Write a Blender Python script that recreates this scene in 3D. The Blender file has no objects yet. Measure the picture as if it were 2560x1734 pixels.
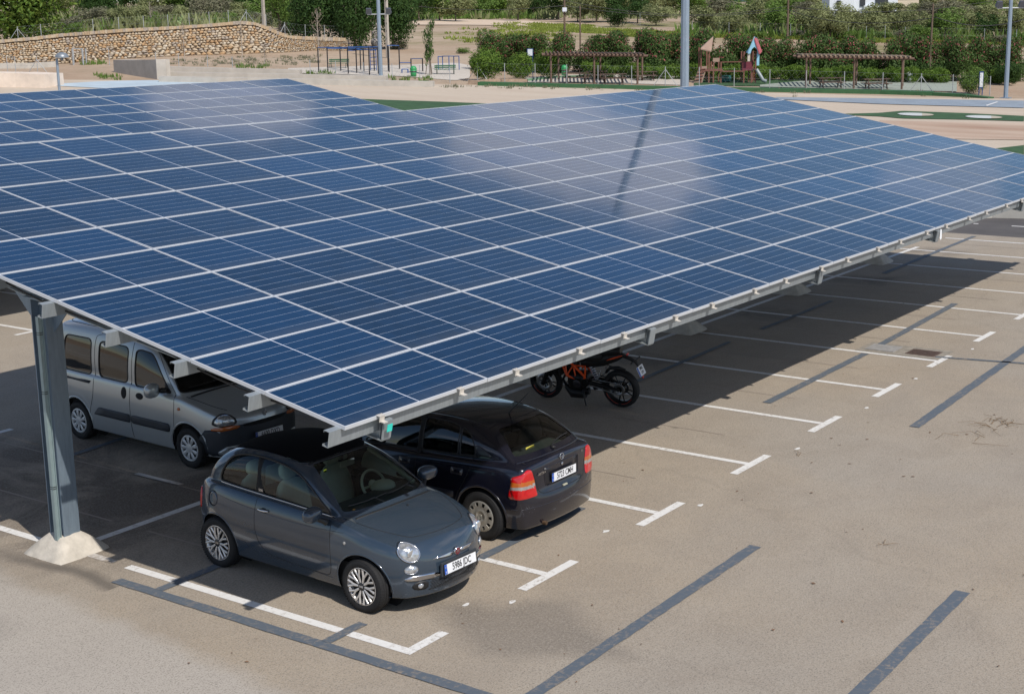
import bpy, bmesh, math, random
import numpy as np
from mathutils import Vector, Matrix, Euler

random.seed(7)
R = math.radians
scene = bpy.context.scene
col = scene.collection

# ---------------------------------------------------------------- camera
CAM = Vector((-9.58859, -8.88184, 6.03239))
YAW, PITCH, ROLL, FPX = 0.62705, -0.21627, -0.01677, 3621.64
fw = Vector((math.cos(PITCH)*math.cos(YAW), math.cos(PITCH)*math.sin(YAW), math.sin(PITCH)))
rt0 = Vector((math.sin(YAW), -math.cos(YAW), 0))
up0 = rt0.cross(fw)
rt = math.cos(ROLL)*rt0 + math.sin(ROLL)*up0
up = -math.sin(ROLL)*rt0 + math.cos(ROLL)*up0
cd = bpy.data.cameras.new('camera')
cam = bpy.data.objects.new('camera', cd)
col.objects.link(cam)
cam.matrix_world = Matrix(((rt.x, up.x, -fw.x, CAM.x), (rt.y, up.y, -fw.y, CAM.y), (rt.z, up.z, -fw.z, CAM.z), (0, 0, 0, 1)))
cd.sensor_width = 36.0
cd.lens = FPX/2560*36.0
cd.clip_start = 0.2
cd.clip_end = 9000
scene.camera = cam

# ---------------------------------------------------------------- sky and sun
SUN_DIR = Vector((-0.711, -2.037, 2.454)).normalized()
ELEV = math.asin(SUN_DIR.z)
AZ = math.atan2(SUN_DIR.x, SUN_DIR.y)
world = bpy.data.worlds.new('World')
scene.world = world
world.use_nodes = True
wt = world.node_tree
for n in list(wt.nodes): wt.nodes.remove(n)
def wn(t, **k):
    n = wt.nodes.new(t)
    for a, b in k.items(): setattr(n, a, b)
    return n
w_out = wn('ShaderNodeOutputWorld'); w_bg = wn('ShaderNodeBackground')
w_sky = wn('ShaderNodeTexSky', sky_type='NISHITA', sun_disc=False, sun_elevation=ELEV, sun_rotation=AZ)
w_sky.air_density = 1.0; w_sky.dust_density = 0.15; w_sky.ozone_density = 3.5
w_tc = wn('ShaderNodeTexCoord'); w_sep = wn('ShaderNodeSeparateXYZ')
w_mx = wn('ShaderNodeMath', operation='MAXIMUM'); w_mx.inputs[1].default_value = 0.04
w_add = wn('ShaderNodeMath', operation='ADD'); w_add.inputs[1].default_value = 0.12
w_dx = wn('ShaderNodeMath', operation='DIVIDE'); w_dy = wn('ShaderNodeMath', operation='DIVIDE')
w_cmb = wn('ShaderNodeCombineXYZ')
w_noise = wn('ShaderNodeTexNoise'); w_noise.inputs['Scale'].default_value = 0.85
w_noise.inputs['Detail'].default_value = 5; w_noise.inputs['Roughness'].default_value = 0.55
w_map = wn('ShaderNodeMapping'); w_map.inputs['Location'].default_value = CLOUD_OFFSET if 'CLOUD_OFFSET' in globals() else (2.3, 0.4, 0)
w_ramp = wn('ShaderNodeValToRGB')
w_ramp.color_ramp.elements[0].position = 0.50; w_ramp.color_ramp.elements[0].color = (0, 0, 0, 1)
w_ramp.color_ramp.elements[1].position = 0.62; w_ramp.color_ramp.elements[1].color = (1, 1, 1, 1)
w_mix = wn('ShaderNodeMixRGB'); w_mix.inputs['Color2'].default_value = (6.3, 6.6, 7.8, 1)
L = wt.links.new
L(w_tc.outputs['Generated'], w_sep.inputs[0])
L(w_sep.outputs['Z'], w_mx.inputs[0]); L(w_mx.outputs[0], w_add.inputs[0])
L(w_sep.outputs['X'], w_dx.inputs[0]); L(w_add.outputs[0], w_dx.inputs[1])
L(w_sep.outputs['Y'], w_dy.inputs[0]); L(w_add.outputs[0], w_dy.inputs[1])
L(w_dx.outputs[0], w_cmb.inputs[0]); L(w_dy.outputs[0], w_cmb.inputs[1])
L(w_cmb.outputs[0], w_map.inputs['Vector']); L(w_map.outputs[0], w_noise.inputs['Vector'])
L(w_noise.outputs['Fac'], w_ramp.inputs[0])
def wm(op, a, b=None):
    x = wn('ShaderNodeMath', operation=op)
    for i, v in enumerate((a, b)):
        if v is None: continue
        if hasattr(v, 'links'): L(v, x.inputs[i])
        else: x.inputs[i].default_value = v
    return x.outputs[0]
w_n2 = wn('ShaderNodeTexNoise'); w_n2.inputs['Scale'].default_value = 5.0; w_n2.inputs['Detail'].default_value = 5; w_n2.inputs['Roughness'].default_value = 0.6
L(w_cmb.outputs[0], w_n2.inputs['Vector'])
U, V_ = w_dx.outputs[0], w_dy.outputs[0]
def cloud(cu, cv, ru, rv, k):
    a = wm('DIVIDE', wm('SUBTRACT', U, cu), ru); b = wm('DIVIDE', wm('SUBTRACT', V_, cv), rv)
    d = wm('ADD', wm('SQRT', wm('ADD', wm('MULTIPLY', a, a), wm('MULTIPLY', b, b))), wm('MULTIPLY', wm('SUBTRACT', w_n2.outputs['Fac'], .5), 1.6))
    x = wn('ShaderNodeMapRange', interpolation_type='SMOOTHSTEP'); L(d, x.inputs[0]); x.inputs[1].default_value = 1.12; x.inputs[2].default_value = .80; x.inputs[3].default_value = 0; x.inputs[4].default_value = k
    return x.outputs[0]
# broken cumulus over most of the sky, a clear gap with single clouds to the east
gap_ = wm('ADD', wm('POWER', wm('DIVIDE', wm('SUBTRACT', U, 2.0), 1.25), 2.0), wm('POWER', wm('DIVIDE', wm('SUBTRACT', V_, 1.1), .75), 2.0))
gx = wn('ShaderNodeMapRange', interpolation_type='SMOOTHSTEP'); L(gap_, gx.inputs[0]); gx.inputs[1].default_value = .8; gx.inputs[2].default_value = 1.8
cl_ = wm('MULTIPLY', w_ramp.outputs[0], gx.outputs[0])
for q_ in ((2.10, 1.20, .27, .23, .95), (1.58, 1.53, .15, .12, .9), (2.80, .80, .18, .12, .38), (1.98, 1.42, .14, .10, .6)): cl_ = wm('MAXIMUM', cl_, cloud(*q_))
L(cl_, w_mix.inputs[0]); L(w_sky.outputs[0], w_mix.inputs['Color1'])
L(w_mix.outputs[0], w_bg.inputs['Color']); L(w_bg.outputs[0], w_out.inputs[0])
w_bg.inputs['Strength'].default_value = 0.112

sd = bpy.data.lights.new('sun', 'SUN')
sd.energy = 4.5; sd.angle = R(0.55); sd.color = (1.0, 0.94, 0.86)
sun = bpy.data.objects.new('sun', sd)
col.objects.link(sun)
sun.rotation_euler = SUN_DIR.to_track_quat('Z', 'Y').to_euler()
sun.location = (0, 0, 60)

scene.view_settings.view_transform = 'Standard'
scene.view_settings.look = 'None'
scene.view_settings.exposure = 0.0
scene.view_settings.gamma = 1.0
scene.view_settings.use_curve_mapping = False

# ---------------------------------------------------------------- helpers
def lin(c):
    return tuple(((v/255)/12.92 if v/255 <= 0.04045 else (((v/255)+0.055)/1.055)**2.4) for v in c)

class NT:
    """small node-tree writer"""
    def __init__(s, name):
        s.m = bpy.data.materials.new(name); s.m.use_nodes = True; s.t = s.m.node_tree
        s.b = s.t.nodes['Principled BSDF']; s.o = s.t.nodes['Material Output']
    def n(s, t, **k):
        x = s.t.nodes.new(t)
        for a, b in k.items():
            if a.startswith('i_'): x.inputs[a[2:].replace('_', ' ')].default_value = b
            else: setattr(x, a, b)
        return x
    def l(s, a, b): s.t.links.new(a, b)
    def math(s, op, a, b=None, c=None):
        x = s.n('ShaderNodeMath', operation=op)
        for i, v in enumerate((a, b, c)):
            if v is None: continue
            if hasattr(v, 'links'): s.l(v, x.inputs[i])
            else: x.inputs[i].default_value = v
        return x.outputs[0]
    def mix(s, f, a, b, blend='MIX'):
        x = s.n('ShaderNodeMixRGB', blend_type=blend)
        for i, v in enumerate((f, a, b)):
            if hasattr(v, 'links'): s.l(v, x.inputs[i])
            else: x.inputs[i].default_value = v if i == 0 else (tuple(v)+(1,))[:4]
        return x.outputs[0]
    def noise(s, vec, scale, detail=3, rough=0.5, dist=0.0, dim='3D'):
        x = s.n('ShaderNodeTexNoise'); x.noise_dimensions = dim
        if vec is not None: s.l(vec, x.inputs['Vector'])
        x.inputs['Scale'].default_value = scale; x.inputs['Detail'].default_value = detail
        x.inputs['Roughness'].default_value = rough; x.inputs['Distortion'].default_value = dist
        return x.outputs['Fac']
    def ramp(s, f, p0, p1, c0=(0, 0, 0), c1=(1, 1, 1)):
        x = s.n('ShaderNodeValToRGB'); s.l(f, x.inputs[0]); e = x.color_ramp.elements
        e[0].position = p0; e[1].position = p1; e[0].color = tuple(c0)+(1,); e[1].color = tuple(c1)+(1,)
        return x.outputs[0]
    def bump(s, h, strength=0.3, dist=0.01):
        x = s.n('ShaderNodeBump'); x.inputs['Strength'].default_value = strength; x.inputs['Distance'].default_value = dist
        s.l(h, x.inputs['Height']); s.l(x.outputs[0], s.b.inputs['Normal'])
    def obj(s): return s.n('ShaderNodeTexCoord').outputs['Object']
    def gen(s): return s.n('ShaderNodeTexCoord').outputs['Generated']
    def geo(s): return s.n('ShaderNodeNewGeometry').outputs['Position']
    def rnd(s): return s.n('ShaderNodeObjectInfo').outputs['Random']
    def base(s, v):
        if hasattr(v, 'links'): s.l(v, s.b.inputs['Base Color'])
        else: s.b.inputs['Base Color'].default_value = tuple(v)+(1,)
    def set(s, **k):
        for a, v in k.items(): 
            key = a.replace('_', ' ')
            if hasattr(v, 'links'): s.l(v, s.b.inputs[key])
            else: s.b.inputs[key].default_value = v

MATS = {}
def mat(name, c, rough=0.6, metal=0.0, var=0.12, scale=6.0, bump=0.0, spec=0.5, coat=0.0, trans=0.0, alpha=1.0):
    if name in MATS: return MATS[name]
    t = NT(name)
    if var > 0:
        v = t.obj()
        f = t.noise(v, scale, 4, 0.6)
        a = tuple(x*(1-var) for x in c); b = tuple(min(1, x*(1+var)) for x in c)
        t.base(t.ramp(f, 0.3, 0.7, a, b))
        if bump: t.bump(t.noise(v, scale*6, 3), bump, 0.01)
    else: t.base(c)
    t.b.inputs['Roughness'].default_value = rough; t.b.inputs['Metallic'].default_value = metal
    t.b.inputs['Specular IOR Level'].default_value = spec
    t.b.inputs['Coat Weight'].default_value = coat; t.b.inputs['Coat Roughness'].default_value = 0.05
    t.b.inputs['Transmission Weight'].default_value = trans
    MATS[name] = t.m
    return t.m

class MB:
    """collects shapes and links them as one mesh object"""
    def __init__(s): s.v = []; s.f = []; s.mi = []; s.sm = []
    def add(s, vs, fs, m=0, smooth=False, M=None):
        o = len(s.v)
        s.v += [tuple(M @ Vector(v)) for v in vs] if M is not None else [tuple(v) for v in vs]
        s.f += [tuple(i+o for i in f) for f in fs]; s.mi += [m]*len(fs); s.sm += [smooth]*len(fs)
        return s
    def box(s, c, d, m=0, M=None, taper=None):
        x, y, z = d[0]/2, d[1]/2, d[2]/2
        tx = ty = 1.0
        if taper: tx, ty = taper
        vs = [(c[0]+a*x*(tx if e > 0 else 1), c[1]+b*y*(ty if e > 0 else 1), c[2]+e*z) for e in (-1, 1) for a, b in ((-1, -1), (1, -1), (1, 1), (-1, 1))]
        return s.add(vs, [(3, 2, 1, 0), (4, 5, 6, 7), (0, 1, 5, 4), (1, 2, 6, 5), (2, 3, 7, 6), (3, 0, 4, 7)], m, M=M)
    def tube(s, p0, p1, r0, r1=None, n=8, m=0, caps=True, smooth=True, M=None):
        r1 = r0 if r1 is None else r1
        p0 = Vector(p0); p1 = Vector(p1); d = (p1-p0)
        if d.length < 1e-6: return s
        d.normalize(); a = d.orthogonal().normalized(); b = d.cross(a)
        vs = []
        for p, r in ((p0, r0), (p1, r1)):
            for i in range(n):
                t = 2*math.pi*i/n
                vs.append(p+a*(r*math.cos(t))+b*(r*math.sin(t)))
        s.add(vs, [(i, (i+1) % n, n+(i+1) % n, n+i) for i in range(n)], m, smooth, M)
        if caps: s.add(vs, [tuple(range(n-1, -1, -1)), tuple(range(n, 2*n))], m, False, M)
        return s
    def path(s, pts, r, n=8, m=0, M=None, closed=False):
        pts = [Vector(p) for p in pts]; N = len(pts)
        rs = r if isinstance(r, (list, tuple)) else [r]*N
        vs = []; prev = None
        for i, p in enumerate(pts):
            if closed: d = pts[(i+1) % N]-pts[i-1]
            else: d = pts[min(i+1, N-1)]-pts[max(i-1, 0)]
            d.normalize()
            a = d.orthogonal().normalized() if prev is None else (prev-d*prev.dot(d)).normalized()
            prev = a; b = d.cross(a)
            for k in range(n):
                t = 2*math.pi*k/n; vs.append(p+a*(rs[i]*math.cos(t))+b*(rs[i]*math.sin(t)))
        fs = []
        for i in range(N if closed else N-1):
            j = (i+1) % N
            for k in range(n): fs.append((i*n+k, i*n+(k+1) % n, j*n+(k+1) % n, j*n+k))
        s.add(vs, fs, m, True, M)
        if not closed: s.add(vs, [tuple(range(n-1, -1, -1)), tuple(range((N-1)*n, N*n))], m, False, M)
        return s
    def lathe(s, prof, n=24, m=0, M=None, smooth=True, axis='Z', closed=False):
        vs = []
        for i in range(n):
            t = 2*math.pi*i/n; c, q = math.cos(t), math.sin(t)
            for r, z in prof:
                if axis == 'Z': vs.append((r*c, r*q, z))
                elif axis == 'X': vs.append((z, r*c, r*q))
                else: vs.append((r*q, z, r*c))
        k = len(prof); fs = []
        for i in range(n):
            j = (i+1) % n
            for a in range(k-1 if not closed else k):
                b = (a+1) % k
                fs.append((i*k+a, j*k+a, j*k+b, i*k+b))
        return s.add(vs, fs, m, smooth, M)
    def prism(s, poly, z0, z1, m=0, M=None, axes='xyz'):
        n = len(poly); vs = [(x, y, z0) for x, y in poly]+[(x, y, z1) for x, y in poly]
        if axes == 'yzx': vs = [(c, a, b) for a, b, c in vs]
        if axes == 'xzy': vs = [(a, c, b) for a, b, c in vs]
        return s.add(vs, [tuple(range(n-1, -1, -1)), tuple(range(n, 2*n))]+[(i, (i+1) % n, n+(i+1) % n, n+i) for i in range(n)], m, False, M)
    def ellipsoid(s, c, d, m=0, nu=16, nv=10, M=None, e=1.0):
        vs = []; fs = []
        def pw(v): return math.copysign(abs(v)**e, v)
        for j in range(nv+1):
            ph = -math.pi/2+math.pi*j/nv
            for i in range(nu):
                t = 2*math.pi*i/nu
                vs.append((c[0]+d[0]*pw(math.cos(ph))*pw(math.cos(t)), c[1]+d[1]*pw(math.cos(ph))*pw(math.sin(t)), c[2]+d[2]*pw(math.sin(ph))))
        for j in range(nv):
            for i in range(nu):
                fs.append((j*nu+i, j*nu+(i+1) % nu, (j+1)*nu+(i+1) % nu, (j+1)*nu+i))
        return s.add(vs, fs, m, True, M)
    def mesh(s, name, mats):
        me = bpy.data.meshes.new(name)
        me.from_pydata(s.v, [], s.f)
        for m_ in (mats if isinstance(mats, (list, tuple)) else [mats]): me.materials.append(m_)
        me.polygons.foreach_set('material_index', s.mi)
        me.polygons.foreach_set('use_smooth', s.sm)
        me.update(); return me
    def build(s, name, mats, parent=None, loc=None, rot=None):
        o = bpy.data.objects.new(name, s.mesh(name, mats)); col.objects.link(o)
        if parent: o.parent = parent
        if loc is not None: o.location = loc
        if rot is not None: o.rotation_euler = rot
        return o
def tag(o, label=None, cat=None, group=None, kind=None):
    if label: o['label'] = label
    if cat: o['category'] = cat
    if group: o['group'] = group
    if kind: o['kind'] = kind
    return o
def thing(name, label, cat, loc=(0, 0, 0), rz=0.0, group=None):
    o = bpy.data.objects.new(name, None); col.objects.link(o)
    o.empty_display_size = 0.2
    o.location = loc; o.rotation_euler = (0, 0, rz)
    return tag(o, label, cat, group)
def link(name, me, parent=None, loc=(0, 0, 0), rot=(0, 0, 0), sc=None):
    o = bpy.data.objects.new(name, me); col.objects.link(o)
    if parent: o.parent = parent
    o.location = loc; o.rotation_euler = rot
    if sc is not None: o.scale = sc if isinstance(sc, (tuple, list)) else (sc,)*3
    return o
def kids(o): return [c for c in bpy.data.objects if c.parent == o]
def copy_tree(o, loc=None, rz=None, label=None, parent=None):
    c = o.copy(); col.objects.link(c)
    if parent: c.parent = parent
    if loc is not None: c.location = loc
    if rz is not None: c.rotation_euler = (0, 0, rz)
    if label: c['label'] = label
    for ch in kids(o): copy_tree(ch, parent=c)
    return c

# ---------------------------------------------------------------- terrain heights
EX = Vector((math.cos(YAW), math.sin(YAW))); ER = Vector((math.sin(YAW), -math.cos(YAW)))
BD = np.array([0, 50, 80, 115, 125, 140, 160, 200, 260, 340, 500, 900, 4000.0])
BH = np.array([0, 0, .5, 1.4, 1.7, 2.5, 3.5, 5.0, 6.8, 9.0, 13.0, 22.0, 50.0])
def height(x, y):
    dx, dy = x-CAM.x, y-CAM.y
    D = dx*EX.x+dy*EX.y; lat = dx*ER.x+dy*ER.y
    if D <= 50: return 0.0
    t = min(1.0, (D-50)/65.0)*0.028
    l = max(-110.0, min(90.0, lat))
    bump = 0.0
    if D > 135:
        k = min(1.0, (D-135)/60.0)
        bump = k*(0.5*math.sin(x*0.05+1.3)*math.cos(y*0.043)+0.22*math.sin(x*0.13)*math.sin(y*0.11+2))
    return max(0.0, float(np.interp(D, BD, BH))-t*l)+bump
def at(px, py, D=None):
    """point on the ground seen at this pixel of the 2560 px wide photograph"""
    d = fw+rt*((px-1280)/FPX)-up*((py-867)/FPX)
    k = d.x*EX.x+d.y*EX.y
    if D is not None:
        t = D/k; p = CAM+d*t
        return Vector((p.x, p.y, height(p.x, p.y)))
    t = 5.0; prev = t
    while t < 3000:
        p = CAM+d*t
        if p.z < height(p.x, p.y): break
        prev = t; t *= 1.01
    a, b = prev, t
    for _ in range(24):
        m_ = (a+b)/2; p = CAM+d*m_
        if p.z < height(p.x, p.y): b = m_
        else: a = m_
    p = CAM+d*b
    return Vector((p.x, p.y, height(p.x, p.y)))
def depth(p): return (p.x-CAM.x)*EX.x+(p.y-CAM.y)*EX.y
def mpp(p): return depth(p)/FPX/0.977     # metres per photograph pixel at this depth
FACE = YAW-math.pi/2                      # yaw that turns local +y away from the camera
# ---------------------------------------------------------------- ground materials
def m_asphalt():
    t = NT('worn_asphalt'); P = t.geo()
    big = t.noise(P, 0.16, 4, 0.6, 0.6)
    mid = t.noise(P, 0.9, 5, 0.62, 0.8)
    fine = t.noise(P, 38, 3, 0.75)
    vor = t.n('ShaderNodeTexVoronoi', i_Scale=70.0); t.l(P, vor.inputs['Vector'])
    c = t.mix(t.ramp(big, 0.35, 0.65), (0.350, 0.288, 0.214), (0.325, 0.285, 0.235))
    c = t.mix(t.math('MULTIPLY', t.ramp(mid, 0.42, 0.78), .6), c, (0.255, 0.212, 0.165))
    # lighter grey slab towards the bottom left, behind a wavy joint
    sep = t.n('ShaderNodeSeparateXYZ'); t.l(P, sep.inputs[0])
    wob = t.math('MULTIPLY', t.math('SUBTRACT', t.noise(P, 0.8, 5, 0.6), 0.5), 0.75)
    sx = t.math('ADD', sep.outputs['X'], t.math('ADD', t.math('MULTIPLY', sep.outputs['Y'], -0.07), wob))
    edge = t.ramp(sx, 0.36, 0.40)
    sxx = t.math('ADD', t.math('MULTIPLY', sx, 0.5), 0.8)
    e2 = t.ramp(sxx, 0.38, 0.52)
    c = t.mix(e2, (0.395, 0.358, 0.312), c)
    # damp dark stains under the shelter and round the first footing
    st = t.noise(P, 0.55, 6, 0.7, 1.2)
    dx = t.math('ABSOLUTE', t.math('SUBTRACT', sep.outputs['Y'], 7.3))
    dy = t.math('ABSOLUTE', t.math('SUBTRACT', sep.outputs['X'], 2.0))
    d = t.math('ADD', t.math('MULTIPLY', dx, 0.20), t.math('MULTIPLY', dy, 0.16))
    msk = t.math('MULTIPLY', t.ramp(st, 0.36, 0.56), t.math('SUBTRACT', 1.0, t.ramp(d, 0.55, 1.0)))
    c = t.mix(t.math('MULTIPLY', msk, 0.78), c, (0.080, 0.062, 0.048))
    # wet-looking patches around every footing line
    fx = t.math('PINGPONG', t.math('ADD', sep.outputs['X'], 1.92), 2.5175)
    near = t.math('SUBTRACT', 1.0, t.ramp(fx, 0.35, 0.95))
    fy = t.math('ABSOLUTE', t.math('SUBTRACT', sep.outputs['Y'], 4.4))
    neary = t.math('SUBTRACT', 1.0, t.ramp(fy, 0.5, 1.3))
    m2 = t.math('MULTIPLY', t.math('MULTIPLY', near, neary), t.ramp(mid, 0.3, 0.6))
    c = t.mix(t.math('MULTIPLY', m2, 0.6), c, (0.07, 0.058, 0.05))
    # long dark smear beside the small grey car
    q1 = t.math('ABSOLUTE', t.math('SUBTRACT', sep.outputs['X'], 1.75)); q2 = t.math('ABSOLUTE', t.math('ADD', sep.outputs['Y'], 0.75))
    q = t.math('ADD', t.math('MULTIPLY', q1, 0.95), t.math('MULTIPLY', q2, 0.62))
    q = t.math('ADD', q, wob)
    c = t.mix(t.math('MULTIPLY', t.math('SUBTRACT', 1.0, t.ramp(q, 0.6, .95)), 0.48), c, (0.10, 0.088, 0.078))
    # aggregate speckle
    c = t.mix(t.math('MULTIPLY', t.ramp(fine, 0.45, 0.70), 0.50), c, (0.43, 0.39, 0.335))
    c = t.mix(t.math('MULTIPLY', t.ramp(t.noise(P, 55, 2, 0.8), 0.52, 0.64), 0.55), c, (0.10, 0.088, 0.075))
    tiny = t.noise(P, 150, 1, 0.5)
    c = t.mix(t.math('MULTIPLY', t.ramp(tiny, 0.4, 0.7), 0.25), c, (0.12, 0.105, 0.09))
    # fine cracks
    vc = t.n('ShaderNodeTexVoronoi', feature='DISTANCE_TO_EDGE', i_Scale=0.09)
    vm = t.n('ShaderNodeVectorMath', operation='ADD'); nn = t.n('ShaderNodeTexNoise', i_Scale=0.9, i_Detail=5.0)
    t.l(P, nn.inputs['Vector']); t.l(P, vm.inputs[0]); t.l(nn.outputs['Color'], vm.inputs[1]); t.l(vm.outputs[0], vc.inputs['Vector'])
    cr = t.math('SUBTRACT', 1.0, t.ramp(vc.outputs['Distance'], 0.0, 0.0028))
    c = t.mix(t.math('MULTIPLY', cr, 0.10), c, (0.09, 0.078, 0.066))
    # tyre-polished lanes and soft long tonal bands
    mp = t.n('ShaderNodeMapping'); mp.inputs['Scale'].default_value = (.10, .75, 1); mp.inputs['Rotation'].default_value = (0, 0, .12); t.l(P, mp.inputs[0])
    band = t.noise(mp.outputs[0], 1.0, 5, .6, .5)
    c = t.mix(t.math('MULTIPLY', t.ramp(band, .50, .72), .18), c, (.215, .19, .165)); c = t.mix(t.math('MULTIPLY', t.math('SUBTRACT', 1.0, t.ramp(band, .30, .45)), .16), c, (.41, .36, .30))
    # oil drips
    od = t.n('ShaderNodeTexVoronoi', i_Scale=.62); t.l(P, od.inputs['Vector']); spot_ = t.math('SUBTRACT', 1.0, t.ramp(od.outputs['Distance'], .015, .055)); sc_ = t.n('ShaderNodeSeparateColor'); t.l(od.outputs['Color'], sc_.inputs[0])
    c = t.mix(t.math('MULTIPLY', t.math('MULTIPLY', spot_, t.math('GREATER_THAN', sc_.outputs[0], .55)), .55), c, (.07, .06, .05))
    # dark curved streak running from the first footing
    cu = t.math('SUBTRACT', sep.outputs['X'], t.math('ADD', .16, t.math('MULTIPLY', t.math('SINE', t.math('MULTIPLY', sep.outputs['Y'], 3.2)), .07)))
    inr = t.math('MULTIPLY', t.math('GREATER_THAN', sep.outputs['Y'], 3.7), t.math('SUBTRACT', 1.0, t.ramp(t.math('MULTIPLY', sep.outputs['Y'], .1), .50, .62)))
    stk = t.math('MULTIPLY', t.math('SUBTRACT', 1.0, t.ramp(t.math('ABSOLUTE', t.math('ADD', cu, t.math('MULTIPLY', wob, .3))), .03, .17)), inr)
    c = t.mix(t.math('MULTIPLY', stk, .75), c, (.10, .088, .076))
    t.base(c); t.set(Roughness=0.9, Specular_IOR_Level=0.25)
    t.bump(t.math('ADD', fine, t.math('MULTIPLY', vor.outputs['Distance'], 0.5)), 0.35, 0.006)
    return t.m
def m_paint(name, c, wear=0.3, bg=(0.27, 0.225, 0.18)):
    if name in MATS: return MATS[name]
    t = NT(name); P = t.geo()
    w = t.noise(P, 16, 6, 0.75, 0.3); w2 = t.noise(P, 1.3, 3, 0.5)
    f = t.math('MULTIPLY', t.ramp(w, 0.60-wear*0.3, 0.72-wear*0.2), t.math('ADD', t.ramp(w2, 0.4, 0.65), 0.25))
    sp = t.ramp(t.noise(P, 60, 2, 0.8), 0.5, 0.7)
    cc = t.mix(t.math('MULTIPLY', sp, 0.16), c, tuple(x*0.6 for x in c))
    t.base(t.mix(t.math('MINIMUM', t.math('MULTIPLY', f, 0.85), 1.0), cc, bg)); t.set(Roughness=0.7, Specular_IOR_Level=0.3)
    t.bump(w, 0.2, 0.004)
    MATS[name] = t.m
    return t.m
ASPH = m_asphalt()
WHITE = m_paint('white_road_paint', (0.66, 0.65, 0.63), 0.30)
GREYP = m_paint('grey_blue_covering_paint', (0.095, 0.115, 0.140), 0.34)
FADED = m_paint('faded_line_paint', (0.32, 0.27, 0.23), 1.0)
def m_ground():
    t = NT('dry_ground'); P = t.geo()
    n1 = t.noise(P, 0.05, 5, 0.6, 0.5); n2 = t.noise(P, 0.45, 5, 0.65); n3 = t.noise(P, 3.0, 4, 0.7)
    c = t.mix(t.ramp(n1, 0.35, 0.65), (0.40, 0.315, 0.235), (0.33, 0.235, 0.165))
    c = t.mix(t.math('MULTIPLY', t.ramp(n2, 0.45, 0.7), 0.45), c, (0.23, 0.18, 0.12))
    c = t.mix(t.math('MULTIPLY', t.ramp(n3, 0.45, 0.75), 0.35), c, (0.46, 0.39, 0.31))
    # dry green patches far out
    g = t.math('MULTIPLY', t.ramp(t.noise(P, 0.022, 5, 0.6), 0.46, 0.56), t.ramp(n2, 0.3, 0.6))
    ln = t.n('ShaderNodeVectorMath', operation='DISTANCE'); t.l(P, ln.inputs[0]); ln.inputs[1].default_value = (CAM.x, CAM.y, 0)
    g = t.math('MULTIPLY', g, t.math('GREATER_THAN', ln.outputs['Value'], 175.0))
    c = t.mix(g, c, (0.15, 0.155, 0.055))
    t.base(c); t.set(Roughness=0.95, Specular_IOR_Level=0.1)
    t.bump(n3, 0.5, 0.05)
    return t.m
GROUND = m_ground()
# ---------------------------------------------------------------- ground sheet
mb = MB()
Ds = [-60, -30, -10, 0, 10, 20, 30, 40, 50]+list(np.arange(55, 135, 4.0))+list(np.arange(136, 260, 3.0))+list(np.arange(262, 360, 8.0))+[380, 420, 460, 500, 560, 640, 760, 900, 1200, 1600, 2200, 3000, 4000]
ls = [-2600, -1600, -1000, -600, -400, -300, -230, -180, -150]+list(np.arange(-130, 130, 4.0))+[130, 150, 180, 230, 300, 400, 600, 1000, 1600, 2600]
vs = []
for D in Ds:
    for l in ls:
        x = CAM.x+EX.x*D+ER.x*l; y = CAM.y+EX.y*D+ER.y*l
        vs.append((x, y, height(x, y)))
n = len(ls)
mb.add(vs, [(i*n+j, i*n+j+1, (i+1)*n+j+1, (i+1)*n+j) for i in range(len(Ds)-1) for j in range(n-1)], 0, True)
ground = tag(mb.build('ground', GROUND), kind='structure')
def flip_up(me):
    bm = bmesh.new(); bm.from_mesh(me); bmesh.ops.recalc_face_normals(bm, faces=bm.faces)
    if sum(f.normal.z*f.calc_area() for f in bm.faces) < 0: bmesh.ops.reverse_faces(bm, faces=bm.faces)
    bm.to_mesh(me); bm.free()
flip_up(ground.data)

lot = MB()
PX0, PX1, PY0, PY1 = -16, 31.9, -24, 33
lot.add([(PX0, PY0, .004), (PX1, PY0, .004), (PX1, PY1, .004), (PX0, PY1, .004)], [(0, 1, 2, 3)])
lot = tag(lot.build('parking_lot', ASPH), kind='structure')
def strip(name, pts, w, m, z=0.008, parent=None, seg=0.5, jit=0.0):
    """a painted line of width w along pts (x, y)"""
    b = MB(); rnd_ = random.Random(len(pts)*7+int(pts[0][0]*100))
    L_ = []; R_ = []
    for a, c in zip(pts[:-1], pts[1:]):
        a = Vector(a); c = Vector(c); d = (c-a); n_ = max(1, int(d.length/seg)); d.normalize(); q = Vector((-d.y, d.x))
        for i in range(n_+1):
            p = a+(c-a)*(i/n_); j = rnd_.uniform(-jit, jit)
            L_.append(p+q*(w/2+j)); R_.append(p-q*(w/2+rnd_.uniform(-jit, jit)))
    v = []
    for a, c in zip(L_, R_): v += [(a.x, a.y, z), (c.x, c.y, z)]
    b.add(v, [(2*i, 2*i+1, 2*i+3, 2*i+2) for i in range(len(L_)-1)])
    o = b.build(name, m, parent or lot); flip_up(o.data)
    return o
PU, PW, TILT, H0 = 2.223, 1.04927, 0.19051, 2.454
BX, BAY, HY = 0.60, 2.51732, 5.15
TY = -0.136
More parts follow.
